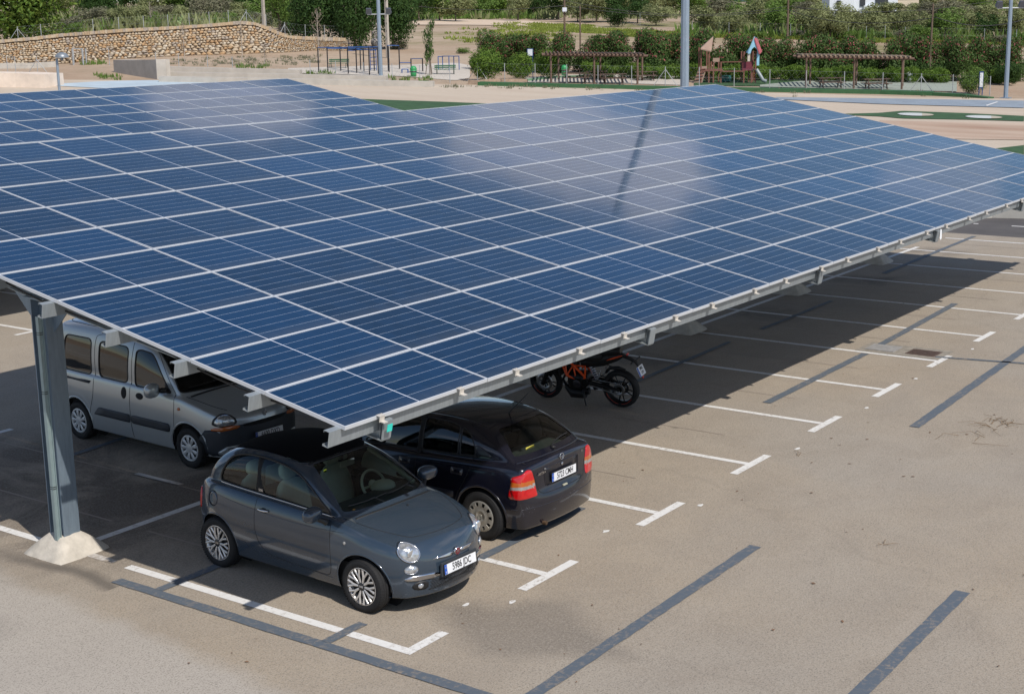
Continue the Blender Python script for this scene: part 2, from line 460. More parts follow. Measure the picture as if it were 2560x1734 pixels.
# bay lines, T heads and the header line (front and rear rows)
for k in range(0, 13):
    x = BX+BAY*k
    if k == 0:
        strip('bay_line', [(x+.05, TY-.06), (x+.05, 4.10)], 0.12, WHITE)
        strip('bay_line', [(x+.06, 4.35), (x+.06, 4.80)], 0.11, m_paint('broken_line_paint', (0.62, 0.60, 0.58), 0.95))
        strip('bay_line', [(x+.05, 5.5), (x+.05, 10.4)], 0.12, WHITE)
        strip('line_end_bar', [(x+.113, TY), (x+.62, TY)], 0.12, WHITE)
    else:
        strip('bay_line', [(x, TY+.06), (x, HY-.06)], 0.11, WHITE)
        if k > 3: strip('bay_line', [(x, HY+.06), (x, 10.38)], 0.11, WHITE)
        else:
            strip('faded_line', [(x-.05, HY+.06), (x-.05, 10.38)], 0.03, FADED)
            strip('bay_line', [(x, HY+.8), (x, HY+1.75)], 0.11, m_paint('broken_line_paint', (0.62, 0.60, 0.58), 0.95))
        strip('line_end_bar', [(x-.53, TY), (x+.53, TY)], 0.12, WHITE)
        strip('line_end_bar', [(x-.5, 10.44), (x+.5, 10.44)], 0.12, WHITE)
strip('header_line', [(BX+.35, HY), (BX+BAY*11.2, HY)], 0.12, WHITE)
# old faded layout
for k in range(0, 12):
    x = BX+BAY*k+1.0+0.05*k
    strip('faded_line', [(x, 0.9), (x, HY-.3)], 0.035, FADED)
    strip('faded_line', [(x, HY+.4), (x, 10.0)], 0.035, FADED)
# second block of bays (beyond the aisle)
for k in range(0, 12):
    x = -1.4+BAY*k
    strip('bay_line', [(x, 16.78), (x, 21.8)], 0.11, WHITE)
    strip('line_end_bar', [(x-.5, 16.68), (x+.5, 16.68)], 0.12, WHITE)
# blue-grey paint covering older lines
for pts, w in [([(0.28, 3.86), (0.28, -2.4)], .15), ([(0.35, 3.23), (1.45, 3.23)], .13), ([(0.35, .71), (0.92, .71)], .13),
               ([(3.1, .83), (5.28, .83)], .13), ([(0.3, -1.72), (5.22, -1.66)], .15), ([(1.6, -4.2), (5.16, -4.16)], .16), ([(11.21, -1.35), (18.0, -1.1)], .16),
               ([(11.34, 1.18), (15.6, 1.24)], .15), ([(16.1, 1.27), (21.25, 1.5)], .15), ([(16.0, 0.05), (16.32, -1.5)], .1), ([(10.6, 3.7), (15.2, 3.85)], .1),
               ([(16.6, 3.86), (20.2, 3.92)], .1), ([(3.0, 8.4), (4.7, 8.55)], .12), ([(4.6, 5.9), (6.4, 5.95)], .12), ([(24.2, 4.3), (31.5, 4.5)], .13), ([(5.2, 7.6), (6.9, 7.62)], .12)]:
    strip('covered_line', pts, w, GREYP, z=0.0125, jit=0.006, seg=0.15)
# small white paint drips beside the bars
for x, y in [(1.9, .12), (2.25, -.25), (4.7, .1), (6.2, -.4), (9.2, -.35), (11.9, -.3), (14.2, -.25), (17.0, -.3)]:
    b = MB(); r_ = random.Random(int(x*50))
    pp = [(x+.07*r_.uniform(.5, 1.2)*math.cos(a), y+.035*r_.uniform(.5, 1.3)*math.sin(a), .0085) for a in np.linspace(0, 6.28, 9)[:-1]]
    b.add(pp, [tuple(range(8))]); b.build('paint_drip', WHITE, lot)
# drain covers
IRON = mat('rusty_cast_iron', (0.13, 0.09, 0.075), .7, .3, .3, 30)
CONC = mat('pale_concrete', (0.40, 0.385, 0.35), .85, 0, .14, 5, .25)
b = MB(); b.box((16.2, .72, .006), (.85, 1.6, .008)); b.build('drain_surround', mat('drain_mortar', (0.24, .215, .18), .9, 0, .25, 8), lot)
b = MB(); b.box((16.2, 1.12, .015), (.5, .56, .014)); b.build('drain_cover', mat('grey_cover', (.30, .29, .28), .7, .2, .2, 12), lot)
b = MB(); b.box((16.2, .34, .012), (.46, .56, .008))
for i in range(7): b.box((16.02+i*.06, .34, .018), (.025, .5, .012))
b.build('drain_grate', IRON, lot)

# road along the far side with its kerb and dashes
road = MB()
road.add([(31.9, -24, .006), (36.3, -24, .006), (36.3, 40, .006), (31.9, 40, .006)], [(0, 1, 2, 3)])
def m_road():
    t = NT('dark_asphalt'); P = t.geo()
    c = t.mix(t.ramp(t.noise(P, .7, 5, .6), .35, .7), (0.070, 0.066, 0.068), (0.105, 0.098, 0.096))
    c = t.mix(t.math('MULTIPLY', t.ramp(t.noise(P, 45, 2, .8), .4, .7), .3), c, (.15, .14, .13))
    t.base(c); t.set(Roughness=.9, Specular_IOR_Level=.2); return t.m
road = tag(road.build('road', m_road()), kind='structure')
for y0, y1 in [(5.4, 4.4+.85), (4.25, 3.0), (1.2, 0.1), (7.5, 6.5), (9.8, 8.8), (-1.0, -2.2)]:
    strip('road_dash', [(34.15, y0), (34.15, y1)], .12, WHITE, z=.011, parent=road)
# ---------------------------------------------------------------- solar canopies
ALU = mat('anodised_aluminium', (0.60, 0.62, 0.65), .45, .15, .04, 3)
def m_galv(name='galvanised_steel', c=(0.33, 0.365, 0.385)):
    t = NT(name); P = t.obj()
    mp = t.n('ShaderNodeMapping'); mp.inputs['Scale'].default_value = (9, 9, 1.2); t.l(P, mp.inputs[0])
    f = t.noise(mp.outputs[0], 3.0, 5, .7); g = t.noise(P, 22, 3, .6)
    cc = t.ramp(f, .3, .7, tuple(x*.84 for x in c), tuple(min(1, x*1.15) for x in c))
    t.base(t.mix(t.math('MULTIPLY', g, .25), cc, tuple(x*.72 for x in c))); t.set(Roughness=.48, Metallic=.45)
    t.bump(g, .08, .003)
    return t.m
GALV = m_galv()
GALVC = m_galv('galvanised_column_steel', (0.22, 0.28, 0.34))
def m_cells():
    t = NT('polycrystalline_cells'); P = t.obj()
    sep = t.n('ShaderNodeSeparateXYZ'); t.l(P, sep.inputs[0]); X, Y = sep.outputs['X'], sep.outputs['Y']
    LX, LY = 2.17, 1.0           # active area
    cw, ch = LX/12.0, LY/6.0
    # distance to horizontal gap between cell rows
    def gap(v, size, width):
        a = t.math('PINGPONG', t.math('ADD', v, size*60), size/2)    # 0 at lines, size/2 mid
        return t.math('LESS_THAN', a, width)
    gy = gap(Y, ch, 0.0019)
    gx = gap(X, cw, 0.0016)
    vcell = t.n('ShaderNodeTexWhiteNoise', noise_dimensions='3D')
    cx_ = t.math('FLOOR', t.math('DIVIDE', t.math('ADD', X, 10*cw), cw)); cy_ = t.math('FLOOR', t.math('DIVIDE', t.math('ADD', Y, 10*ch), ch))
    cm = t.n('ShaderNodeCombineXYZ'); t.l(cx_, cm.inputs[0]); t.l(cy_, cm.inputs[1]); t.l(t.math('MULTIPLY', t.rnd(), 50), cm.inputs[2])
    t.l(cm.outputs[0], vcell.inputs['Vector'])
    base = t.mix(vcell.outputs['Value'], (0.0030, 0.0165, 0.045), (0.0044, 0.0225, 0.062))
    vo = t.n('ShaderNodeTexVoronoi', i_Scale=42.0); t.l(P, vo.inputs['Vector'])
    sh = t.n('ShaderNodeSeparateColor'); t.l(vo.outputs['Color'], sh.inputs[0])
    base = t.mix(t.math('MULTIPLY', sh.outputs[0], .30), base, (0.008, 0.023, 0.044))
    base = t.mix(t.math('MULTIPLY', t.math('POWER', t.rnd(), 2.0), .60), base, (0.004, 0.036, 0.105))
    # thin silver fingers across, very faint
    base = t.mix(t.math('MULTIPLY', gx, .25), base, (.08, .11, .17))
    base = t.mix(t.math('MULTIPLY', gy, .80), base, (.50, .58, .68))
    # middle gap
    mid = t.math('LESS_THAN', t.math('ABSOLUTE', X), 0.006)
    base = t.mix(mid, base, (.66, .70, .78))
    # dust collects along the lower edge
    dust = t.ramp(Y, 0.0, 1.0); yy = t.math('MULTIPLY', t.math('SUBTRACT', -.25, Y), 4.0)
    base = t.mix(t.math('MULTIPLY', t.math('MULTIPLY', t.math('MAXIMUM', t.math('MINIMUM', yy, 1.0), 0.0), t.noise(P, 3.0, 4, .6)), .24), base, (.20, .19, .15))
    t.base(base); t.set(Roughness=.065, Specular_IOR_Level=.38)
    t.bump(t.noise(P, 5.0, 2, .5), .004, .02)
    return t.m
CELLS = m_cells()
def panel_meshes():
    L_, W_, T_, fwid = 2.212, 1.0395, .038, .011
    f = MB()
    # frame of four mitred bars with an inner ledge
    o = [(-L_/2, -W_/2), (L_/2, -W_/2), (L_/2, W_/2), (-L_/2, W_/2)]; i = [(-L_/2+fwid, -W_/2+fwid), (L_/2-fwid, -W_/2+fwid), (L_/2-fwid, W_/2-fwid), (-L_/2+fwid, W_/2-fwid)]
    vs = [(x, y, 0) for x, y in o]+[(x, y, T_) for x, y in o]+[(x, y, T_) for x, y in i]+[(x, y, T_-.006) for x, y in i]+[(x, y, 0) for x, y in i]
    fs = []
    for a in range(4):
        b_ = (a+1) % 4
        fs += [(a, b_, 4+b_, 4+a), (4+a, 4+b_, 8+b_, 8+a), (8+a, 8+b_, 12+b_, 12+a), (b_, a, 16+a, 16+b_)]
    f.add(vs, fs)
    # white underside sheet
    f.add([(x, y, .022) for x, y in i], [(3, 2, 1, 0)], 1)
    g = MB(); g.add([(x, y, T_-.006) for x, y in i], [(0, 1, 2, 3)])
    return f.mesh('solar_panel', [ALU, mat('white_backsheet', (.55, .55, .55), .7, 0, .04)]), g.mesh('glass_face', CELLS)
PM, GM = panel_meshes()
CT, ST = math.cos(TILT), math.sin(TILT)
def cpt(x, s, n=0.0):
    """point of the sloping roof: x along the rows, s up the slope, n above the panel underside"""
    return Vector((x, s*CT-n*ST, H0-.04+s*ST+n*CT))
NI, NJ = 12, 10
def clamp_mesh():
    b = MB()
    b.box((0, -.012, .043), (.085, .05, .006)); b.box((0, -.032, .012), (.07, .006, .062)); b.box((.01, -.055, -.014), (.06, .05, .008)); b.tube((0, -.01, .045), (0, -.01, .055), .009, n=6)
    return b.mesh('edge_clamp', mat('cream_clamp_metal', (.62, .58, .52), .5, .3, .1, 20))
CL = clamp_mesh()
def purlin_mesh():
    b = MB(); x0, x1 = -.15, NI*PU+.15; h, f, l, t_ = .158, .070, .020, .004
    prof = [(0, 0), (f, 0), (f, -l), (f-t_, -l), (f-t_, -t_), (t_, -t_), (t_, -h+t_), (f-t_, -h+t_), (f-t_, -h+l), (f, -h+l), (f, -h), (0, -h)]
    xs = [x0, x1]; k = len(prof)
    vs = [(x, y, z) for x in xs for y, z in prof]
    fs = [(a, (a+1) % k, k+(a+1) % k, k+a) for a in range(k)]
    # end caps as quads along the wall of the channel
    for o_, rev in ((0, 1), (k, 0)):
        for q in [(0, 5, 4, 1), (0, 11, 6, 5), (11, 10, 7, 6), (1, 4, 3, 2), (10, 9, 8, 7)]:
            q = tuple(a+o_ for a in q); fs.append(q if rev else q[::-1])
    b.add(vs, fs)
    return b.mesh('purlin', GALV)
PUR = purlin_mesh()
def beam_mesh():
    # cross beam: runs along local +y (up the slope), deepens towards the column
    b = MB(); d0, d1, W_ = .20, .32, .13
    top = -.03; s0, sm, s1 = -.02, NJ*PW/2, NJ*PW+.02
    for w_ in (0,):
        v = [(-.006, s0, top-.008), (-.006, sm, top-.008), (-.006, s1, top-.008), (-.006, s1, top-d0), (-.006, sm+.6, top-d1), (-.006, sm-.6, top-d1), (-.006, s0, top-d0)]
        n_ = len(v); v2 = [(-x, y, z) for x, y, z in v]
        b.add(v+v2, [tuple(range(n_)), tuple(range(2*n_-1, n_-1, -1))]+[(i+n_, (i+1) % n_+n_, (i+1) % n_, i) for i in range(n_)])
    b.box((0, (s0+s1)/2, top-.004), (W_, s1-s0, .012))
    bot = [(s0, top-d0), (sm-.6, top-d1), (sm+.6, top-d1), (s1, top-d0)]
    for (ya, za), (yb, zb) in zip(bot[:-1], bot[1:]):
        b.add([(-W_/2, ya, za), (W_/2, ya, za), (W_/2, yb, zb), (-W_/2, yb, zb), (-W_/2, ya, za-.01), (W_/2, ya, za-.01), (W_/2, yb, zb-.01), (-W_/2, yb, zb-.01)],
              [(0, 1, 2, 3), (7, 6, 5, 4), (0, 4, 5, 1), (1, 5, 6, 2), (2, 6, 7, 3), (3, 7, 4, 0)])
    b.box((0, s0, top-d0/2), (W_, .012, d0-.01))
    return b.mesh('cross_beam', GALV)
BEAM = beam_mesh()
def column_mesh():
    b = MB(); H = 2.99; w_, d_ = .23, .25
    b.box((0, -d_/2, H/2), (w_, .014, H)); b.box((0, d_/2, H/2), (w_, .014, H)); b.box((0, 0, H/2), (.010, d_-.016, H))
    b.box((0, 0, H-.01), (.34, .40, .02))
    # stiffening gussets under the beam
    for s in (-1, 1):
        b.add([(-.006, s*.13, H-.42), (-.006, s*.13, H), (-.006, s*.55, H), (.006, s*.13, H-.42), (.006, s*.13, H), (.006, s*.55, H)], [(0, 1, 2), (5, 4, 3), (0, 3, 4, 1), (1, 4, 5, 2), (2, 5, 3, 0)])
    return b.mesh('column', GALVC)
COLM = column_mesh()
def footing_mesh():
    b = MB(); rr = random.Random(3)
    n_ = 24; rings = [(.37, 0.0), (.345, .03), (.24, .15), (.165, .22), (.13, .24), (0.0, .245)]
    vs = []
    for q, (r_, z) in enumerate(rings):
        for i in range(n_):
            a = 2*math.pi*i/n_; e = max(abs(math.cos(a)), abs(math.sin(a)))
            k = r_/(e**.93)*(1+rr.uniform(-.02, .02))
            vs.append((k*math.cos(a), k*math.sin(a), z+(rr.uniform(-.006, .006) if 0 < q < 5 else 0)))
    b.add(vs, [(j*n_+i, j*n_+(i+1) % n_, (j+1)*n_+(i+1) % n_, (j+1)*n_+i) for j in range(len(rings)-1) for i in range(n_)], 0, True)
    return b.mesh('footing', mat('cast_footing_concrete', (.47, .43, .37), .9, 0, .16, 7, .5))
FOOT = footing_mesh()
def pipe_mesh():
    b = MB()
    b.box((0, 0, 1.45), (.045, .05, 2.7)); b.box((.03, 0, 1.45), (.01, .075, 2.7))
    return b.mesh('drain_pipe', mat('galvanised_drain_pipe', (.28, .36, .37), .5, .4, .1, 5))
PIPE = pipe_mesh()
tb = MB(); 
for z in (-.012, .012): tb.box((0, 0, z), (.058, .062, .006))
TIE = tb.mesh('pipe_tie', mat('black_strap', (.03, .03, .03), .6))

def canopy(label, off, rows=None, full=True):
    root = thing('solar_canopy', label, 'solar canopy', off, 0, 'solar canopies over the parking bays')
    rr = random.Random(int(off[0]*10+3))
    for j in range(NJ):
        for i in range(NI):
            p = cpt((i+.5)*PU, (j+.5)*PW)
            o = link('solar_panel', PM, root, (p.x, p.y, p.z+rr.uniform(-.001, .001)), (TILT+rr.uniform(-.0028, .0028), rr.uniform(-.0028, .0028), 0))
            link('glass_face', GM, o)
    for j in range(NJ+1):
        s = j*PW+(.055 if j < NJ else -.13)
        p = cpt(0, s, -.001)
        link('purlin', PUR, root, p, (TILT, 0, 0))
    for k in range(6):
        x = BX+.0+k*2*BAY
        p = cpt(x, 0, 0)
        o = link('cross_beam', BEAM, root, p, (TILT, 0, 0))
        link('column', COLM, root, (x, HY, .12))
        link('footing', FOOT, root, (x, HY, 0))
        pp = link('drain_pipe', PIPE, root, (x-.165, HY-.07, .1))
        for z in (.75, 1.9, 2.6): link('pipe_tie', TIE, pp, (.004, 0, z))
    if full:
        for i in range(NI):
            for q in (.22, .78):
                p = cpt((i+q)*PU, 0, 0)
                link('edge_clamp', CL, root, p, (TILT, 0, 0))
    return root
near = canopy('nearest solar panel canopy, its low front edge over the parked cars', (0, 0, 0))
far = canopy('solar panel canopy behind the nearest one, at the upper left', (0.361, 16.746, 2.494-2.454), full=False)
# turquoise label and bracket on the first beam end
sb = MB(); sb.box((0, 0, 0), (.075, .004, .075))
p = cpt(BX-.03, -.075, -.085); sb.build('turquoise_tag', mat('turquoise_plastic', (.03, .62, .52), .4), near, p, (TILT, 0, 0))
for k in range(6):
    bb = MB(); bb.box((0, -.006, -.09), (.085, .006, .12)); bb.box((0, -.008, -.19), (.060, .006, .14))
    for zx in ((-.022, -.07), (.022, -.07)): bb.tube((zx[0], -.012, zx[1]), (zx[0], -.022, zx[1]), .011, n=6)
    link('beam_bracket', bb.mesh('beam_bracket', GALV), near, cpt(BX+k*2*BAY, .045, 0), (TILT, 0, 0))
# loose white tag hanging from the fourth beam
tg = MB(); tg.add([(-.04, 0, .06), (.04, 0, .05), (.075, .01, -.12), (-.06, -.01, -.13)], [(0, 1, 2, 3)]); tg.add([(-.04, .003, .06), (.04, .003, .05), (.075, .013, -.12), (-.06, -.007, -.13)], [(3, 2, 1, 0)])
tg.build('hanging_tag', mat('white_plastic_tag', (.8, .82, .85), .6), near, cpt(BX+3*2*BAY+.1, -.03, -.07))
# cables slung under the left edge
cb = MB()
for a, b_ in ((.3, 3.1), (3.1, 6.0)):
    pts = [cpt(.16, a+(b_-a)*t, -.03-.10*math.sin(math.pi*t)) for t in np.linspace(0, 1, 10)]
    cb.path(pts, .011, 5)
cb.build('cable', mat('black_cable', (.02, .02, .02), .5), near)
# ================================================================ background
def spot(px, py, wpx=0, hpx=0, D=None):
    p = at(px, py, D); k = mpp(p)
    return p, wpx*k, hpx*k
def sheet(name, top, bot, m, n=60, rows=6, off=.03, parent=None, kind='structure', D=None):
    """ground-hugging sheet between two pixel polylines (left to right)"""
    def samp(pl, t):
        x = pl[0][0]+(pl[-1][0]-pl[0][0])*t
        return (x, float(np.interp(x, [q[0] for q in pl], [q[1] for q in pl])))
    b = MB(); vs = []
    for j in range(rows+1):
        for i in range(n+1):
            a = samp(top, i/n); c = samp(bot, i/n); A = at(*a); C = at(*c)
            q = A+(C-A)*(j/rows); vs.append((q.x, q.y, height(q.x, q.y)+off))
    b.add(vs, [(j*(n+1)+i, j*(n+1)+i+1, (j+1)*(n+1)+i+1, (j+1)*(n+1)+i) for j in range(rows) for i in range(n)], 0, True)
    o = b.build(name, m, parent); flip_up(o.data)
    if not parent: tag(o, kind=kind)
    return o
def m_sand(name, c0, c1, s=0.35):
    t = NT(name); P = t.geo()
    mp = t.n('ShaderNodeMapping'); mp.inputs['Rotation'].default_value = (0, 0, -YAW+.2); mp.inputs['Scale'].default_value = (1.0, .22, 1); t.l(P, mp.inputs[0])
    c = t.mix(t.ramp(t.noise(mp.outputs[0], s, 6, .65), .35, .68), c0, c1)
    c = t.mix(t.math('MULTIPLY', t.ramp(t.noise(P, 2.5, 4, .7), .5, .8), .3), c, tuple(x*.72 for x in c0))
    t.base(c); t.set(Roughness=.95, Specular_IOR_Level=.1); return t.m
SAND = m_sand('raked_sand', (.44, .365, .29), (.50, .43, .35))
SANDR = m_sand('reddish_sand', (.48, .38, .30), (.31, .20, .145), .22)
PALE = m_sand('pale_gravel', (.52, .475, .42), (.44, .40, .35), .5)
TURF = mat('artificial_turf', (.028, .075, .024), .9, 0, .25, 1.5, .4)
BLUE = mat('blue_running_surface', (.225, .265, .31), .8, 0, .12, .8)
BLUEL = mat('light_blue_court', (.40, .475, .53), .8, 0, .12, .5)
# track area in front of the park
sheet('sand_path', [(0, 200), (120, 200), (540, 203), (900, 206), (1100, 212), (1300, 216), (1700, 228), (2050, 236), (2350, 246), (2560, 248)],
      [(0, 330), (500, 300), (1000, 330), (1500, 390), (2000, 470), (2560, 520)], SAND, 80, 10, .02)
sheet('blue_court', [(115, 213), (250, 205), (370, 202), (560, 205)], [(115, 215), (250, 222), (370, 222), (560, 208)], BLUEL, 24, 3, .05)
sheet('blue_track', [(1940, 245), (2200, 248), (2560, 254)], [(1940, 250), (2200, 262), (2560, 272)], BLUE, 40, 3, .06)
sheet('lane_line', [(2464, 266), (2492, 257)], [(2467, 268), (2496, 258)], mat('lane_white', (.6, .6, .6), .8, 0, .05), 8, 1, .08)
sheet('turf_strip', [(820, 246), (950, 251), (1100, 256), (1250, 262), (1500, 268)], [(820, 300), (950, 305), (1100, 310), (1250, 312), (1500, 320)], TURF, 24, 3, .05)
sheet('turf_strip', [(2040, 287), (2130, 286), (2200, 284), (2255, 279), (2420, 285), (2560, 292)], [(2040, 288), (2130, 290), (2200, 293), (2255, 298), (2420, 301), (2560, 305)], TURF, 40, 3, .05)
sheet('red_earth', [(2200, 303), (2400, 307), (2560, 310)], [(2200, 345), (2400, 350), (2560, 352)], SANDR, 30, 4, .045)
sheet('turf_corner', [(2490, 374), (2560, 366)], [(2490, 396), (2560, 410)], TURF, 8, 2, .06)
for x0, x1, xm, y in [(2243, 2335, 2305, 288), (2412, 2506, 2478, 294.5)]:
    # flat oval throwing pads: white part and bare part
    for nm, a, c, m_ in (('oval_pad', x0, xm, mat('pad_white', (.50, .52, .51), .7, 0, .05)), ('oval_pad_edge', xm, x1, mat('pad_beige', (.42, .38, .30), .8, 0, .1))):
        b = MB(); cx = (x0+x1)/2; rx = (x1-x0)/2; ry = 3.6; vs = []; xs = np.linspace(a, c, 9)
        for q in xs:
            h_ = ry*math.sqrt(max(0, 1-((q-cx)/rx)**2)); A = at(q, y-h_+(q-x0)*.03); C = at(q, y+h_+(q-x0)*.03)
            vs += [(A.x, A.y, A.z+.09), (C.x, C.y, C.z+.09)]
        b.add(vs, [(2*i, 2*i+1, 2*i+3, 2*i+2) for i in range(8)]); o = tag(b.build(nm, m_), kind='structure'); flip_up(o.data)
# park ground: exercise pad, picnic pad, sandy bank, field
sheet('exercise_pad', [(720, 172), (850, 168), (1000, 164), (1140, 158), (1175, 165)], [(720, 184), (850, 187), (1000, 192), (1140, 203), (1175, 196)], PALE, 30, 3, .05)
sheet('picnic_pad', [(1310, 196), (1390, 190), (1480, 186), (1700, 188), (1720, 190)], [(1310, 207), (1390, 208), (1480, 208), (1700, 214), (1720, 214)], PALE, 30, 3, .05)
sheet('playground_turf', [(1735, 202), (2000, 198), (2060, 200)], [(1735, 216), (2000, 217), (2060, 214)], TURF, 24, 3, .055)
sheet('picnic_pad', [(1900, 214), (2030, 202), (2200, 203), (2392, 206)], [(1900, 219), (2030, 222), (2200, 226), (2392, 231)], m_sand('greenish_pad', (.30, .33, .29), (.27, .30, .26)), 30, 3, .065)
sheet('dirt_track', [(1030, 52), (1150, 50), (1300, 52), (1420, 62), (1560, 76)], [(1030, 64), (1150, 64), (1300, 66), (1420, 76), (1560, 86)], m_sand('pale_dirt', (.56, .45, .35), (.50, .40, .31)), 40, 3, .12)

# ---- foliage
def m_leaf(name, c0, c1, c2=None, scale=1.2):
    t = NT(name); P = t.geo()
    r_ = t.n('ShaderNodeNewGeometry').outputs['Random Per Island'] if False else None
    f = t.noise(P, scale, 3, .6)
    wn_ = t.n('ShaderNodeTexWhiteNoise', noise_dimensions='3D'); q = t.n('ShaderNodeVectorMath', operation='SNAP'); t.l(P, q.inputs[0]); q.inputs[1].default_value = (.35, .35, .35)
    t.l(q.outputs[0], wn_.inputs['Vector'])
    c = t.mix(t.ramp(f, .35, .65), c0, c1)
    c = t.mix(t.math('MULTIPLY', wn_.outputs['Value'], .5), c, c2 or tuple(x*1.5 for x in c1))
    t.base(c); t.set(Roughness=.62, Specular_IOR_Level=.2)
    tr = t.n('ShaderNodeBsdfTranslucent'); t.l(c, tr.inputs['Color']); mx = t.n('ShaderNodeMixShader'); mx.inputs[0].default_value = .28
    t.l(t.b.outputs[0], mx.inputs[1]); t.l(tr.outputs[0], mx.inputs[2]); t.l(mx.outputs[0], t.o.inputs['Surface'])
    return t.m
LF = {
 'dark': m_leaf('dark_evergreen_leaves', (.022, .052, .014), (.042, .092, .022), (.075, .135, .03)),
 'olive': m_leaf('olive_leaves', (.15, .175, .07), (.23, .26, .115), (.34, .35, .17)),
 'mid': m_leaf('green_leaves', (.07, .14, .028), (.13, .215, .045), (.20, .28, .065)),
 'bright': m_leaf('bright_leaves', (.05, .11, .02), (.10, .19, .03), (.24, .30, .05)),
 'round': m_leaf('yellow_green_shrub_leaves', (.06, .13, .018), (.12, .21, .03), (.20, .28, .05)),
 'grey': m_leaf('grey_green_scrub', (.14, .145, .09), (.20, .20, .125), (.27, .25, .17)),
 'oleander': m_leaf('oleander_leaves', (.040, .085, .022), (.075, .135, .035), (.12, .18, .05)),
 'lime': m_leaf('lime_field_plants', (.15, .20, .035), (.22, .28, .05), (.30, .34, .07)),
 'dry': m_leaf('dry_twigs', (.20, .16, .12), (.28, .23, .18), (.32, .27, .20)),
}
BARK = mat('bark', (.13, .10, .075), .9, 0, .3, 4, .4)
PALEB = mat('pale_bark', (.36, .31, .26), .9, 0, .2, 4)
FLOW = mat('pink_red_flowers', (.20, .045, .045), .7, 0, .5, 2)
nprand = np.random.RandomState(11)
def leaf_mesh(name, blobs, n, size, m, elong=1.0, fl=None, nfl=0, seed=1, gap=0.0):
    """leaf-sized faces spread through and over a set of ellipsoid lobes; unit: crown fits about 1 x 1 x 1"""
    rs = np.random.RandomState(seed)
    w = np.array([b[3]*b[4]*b[5] for b in blobs])**.7; w /= w.sum()
    tot = n+nfl
    idx = rs.choice(len(blobs), tot, p=w)
    B = np.array(blobs)[idx]
    d = rs.normal(size=(tot, 3)); d /= np.linalg.norm(d, axis=1)[:, None]
    # clumpiness: pull directions to random anchors
    anc = rs.normal(size=(90, 3)); anc /= np.linalg.norm(anc, axis=1)[:, None]
    a = anc[rs.randint(0, 90, tot)]
    d = d*.30+a*.75; d /= np.linalg.norm(d, axis=1)[:, None]
    rad = 1-np.abs(rs.normal(size=tot))*.20-(rs.rand(tot) < .28)*rs.rand(tot)*.75
    rad = rad*(1+.10*np.sin(a[:, 0]*9+idx)*np.cos(a[:, 1]*7))
    c = B[:, :3]+d*B[:, 3:6]*rad[:, None]
    keep = c[:, 2] > 0.01
    c = c[keep]; d = d[keep]; tot = len(c)
    t1 = rs.normal(size=(tot, 3))+d*.0; t1 /= np.linalg.norm(t1, axis=1)[:, None]
    nrm = d+rs.normal(size=(tot, 3))*.55; t2 = np.cross(nrm, t1); t2 /= np.linalg.norm(t2, axis=1)[:, None]+1e-9
    t1 = np.cross(t2, nrm); t1 /= np.linalg.norm(t1, axis=1)[:, None]+1e-9
    s = size*(.6+.8*rs.rand(tot))[:, None]
    q = np.stack([c-t1*s*elong, c-t2*s*.55, c+t1*s*elong, c+t2*s*.55], 1).reshape(-1, 3)
    me = bpy.data.meshes.new(name)
    me.vertices.add(len(q)); me.vertices.foreach_set('co', q.astype(np.float32).ravel())
    me.loops.add(tot*4); me.loops.foreach_set('vertex_index', np.arange(tot*4, dtype=np.int32))
    me.polygons.add(tot); me.polygons.foreach_set('loop_start', np.arange(0, tot*4, 4, dtype=np.int32)); me.polygons.foreach_set('loop_total', np.full(tot, 4, dtype=np.int32))
    me.materials.append(m)
    if fl:
        me.materials.append(fl); mi = np.zeros(tot, dtype=np.int32); up_ = c[:, 2] > np.percentile(c[:, 2], 45)
        cand = np.where(up_)[0]; mi[rs.choice(cand, min(len(cand), nfl), replace=False)] = 1
        me.polygons.foreach_set('material_index', mi)
    me.update(); me.validate()
    return me
def lobes(seed, n, spread=.32, r=(.16, .30), zc=.55, zs=.3, flat=1.0):
    rs = random.Random(seed); out = []
    for i in range(n):
        a = rs.uniform(0, 6.28); q = spread*math.sqrt(rs.random()); z = zc+rs.uniform(-zs, zs); k = rs.uniform(*r)*(1.15-abs(z-zc)*.8)
        out.append((q*math.cos(a), q*math.sin(a), z, k, k, k*flat))
    return out
CROWN = {}
def crown(kind, seed, n=2600, size=.024, shape='tree'):
    key = (kind, seed, shape)
    if key not in CROWN:
        bl = {'tree': lobes(seed, 16, .34, (.13, .24), .56, .27), 'bush': lobes(seed, 12, .33, (.15, .24), .40, .26), 'tall': lobes(seed, 14, .20, (.10, .18), .55, .36),
              'ball': [(0, 0, .5, .44, .44, .48)]+lobes(seed, 8, .30, (.16, .22), .45, .25)}[shape]
        fl = FLOW if kind == 'oleander' else None
        if size > .016: size *= .88; n = int(n*1.25)
        CROWN[key] = leaf_mesh('crown', bl, n, size, LF[kind], 1.3 if kind != 'olive' else 1.6, fl, n//11 if fl else 0, seed)
    return CROWN[key]
def core_mesh(seed, m):
    b = MB(); rs = random.Random(seed)
    for i in range(7):
        a = rs.uniform(0, 6.28); q = rs.uniform(0, .2); b.ellipsoid((q*math.cos(a), q*math.sin(a), .5+rs.uniform(-.18, .2)), (.17, .17, .2), 0, 8, 6)
    return b.mesh('inner_foliage', m)
def trunk_mesh(seed, m=BARK, h=.5):
    b = MB(); rs = random.Random(seed)
    b.path([(0, 0, -.02), (.012, .0, h*.35), (-.01, .012, h*.7), (0, 0, h)], [.035, .026, .022, .015], 7)
    for i in range(5):
        a = i*1.26+rs.uniform(-.3, .3); z = h*(.5+.1*i)
        b.path([(0, 0, z), (.10*math.cos(a), .10*math.sin(a), z+.12), (.24*math.cos(a), .24*math.sin(a), z+.28)], [.014, .010, .005], 5)
    return b.mesh('trunk', m)
TRK = [trunk_mesh(i) for i in range(3)]
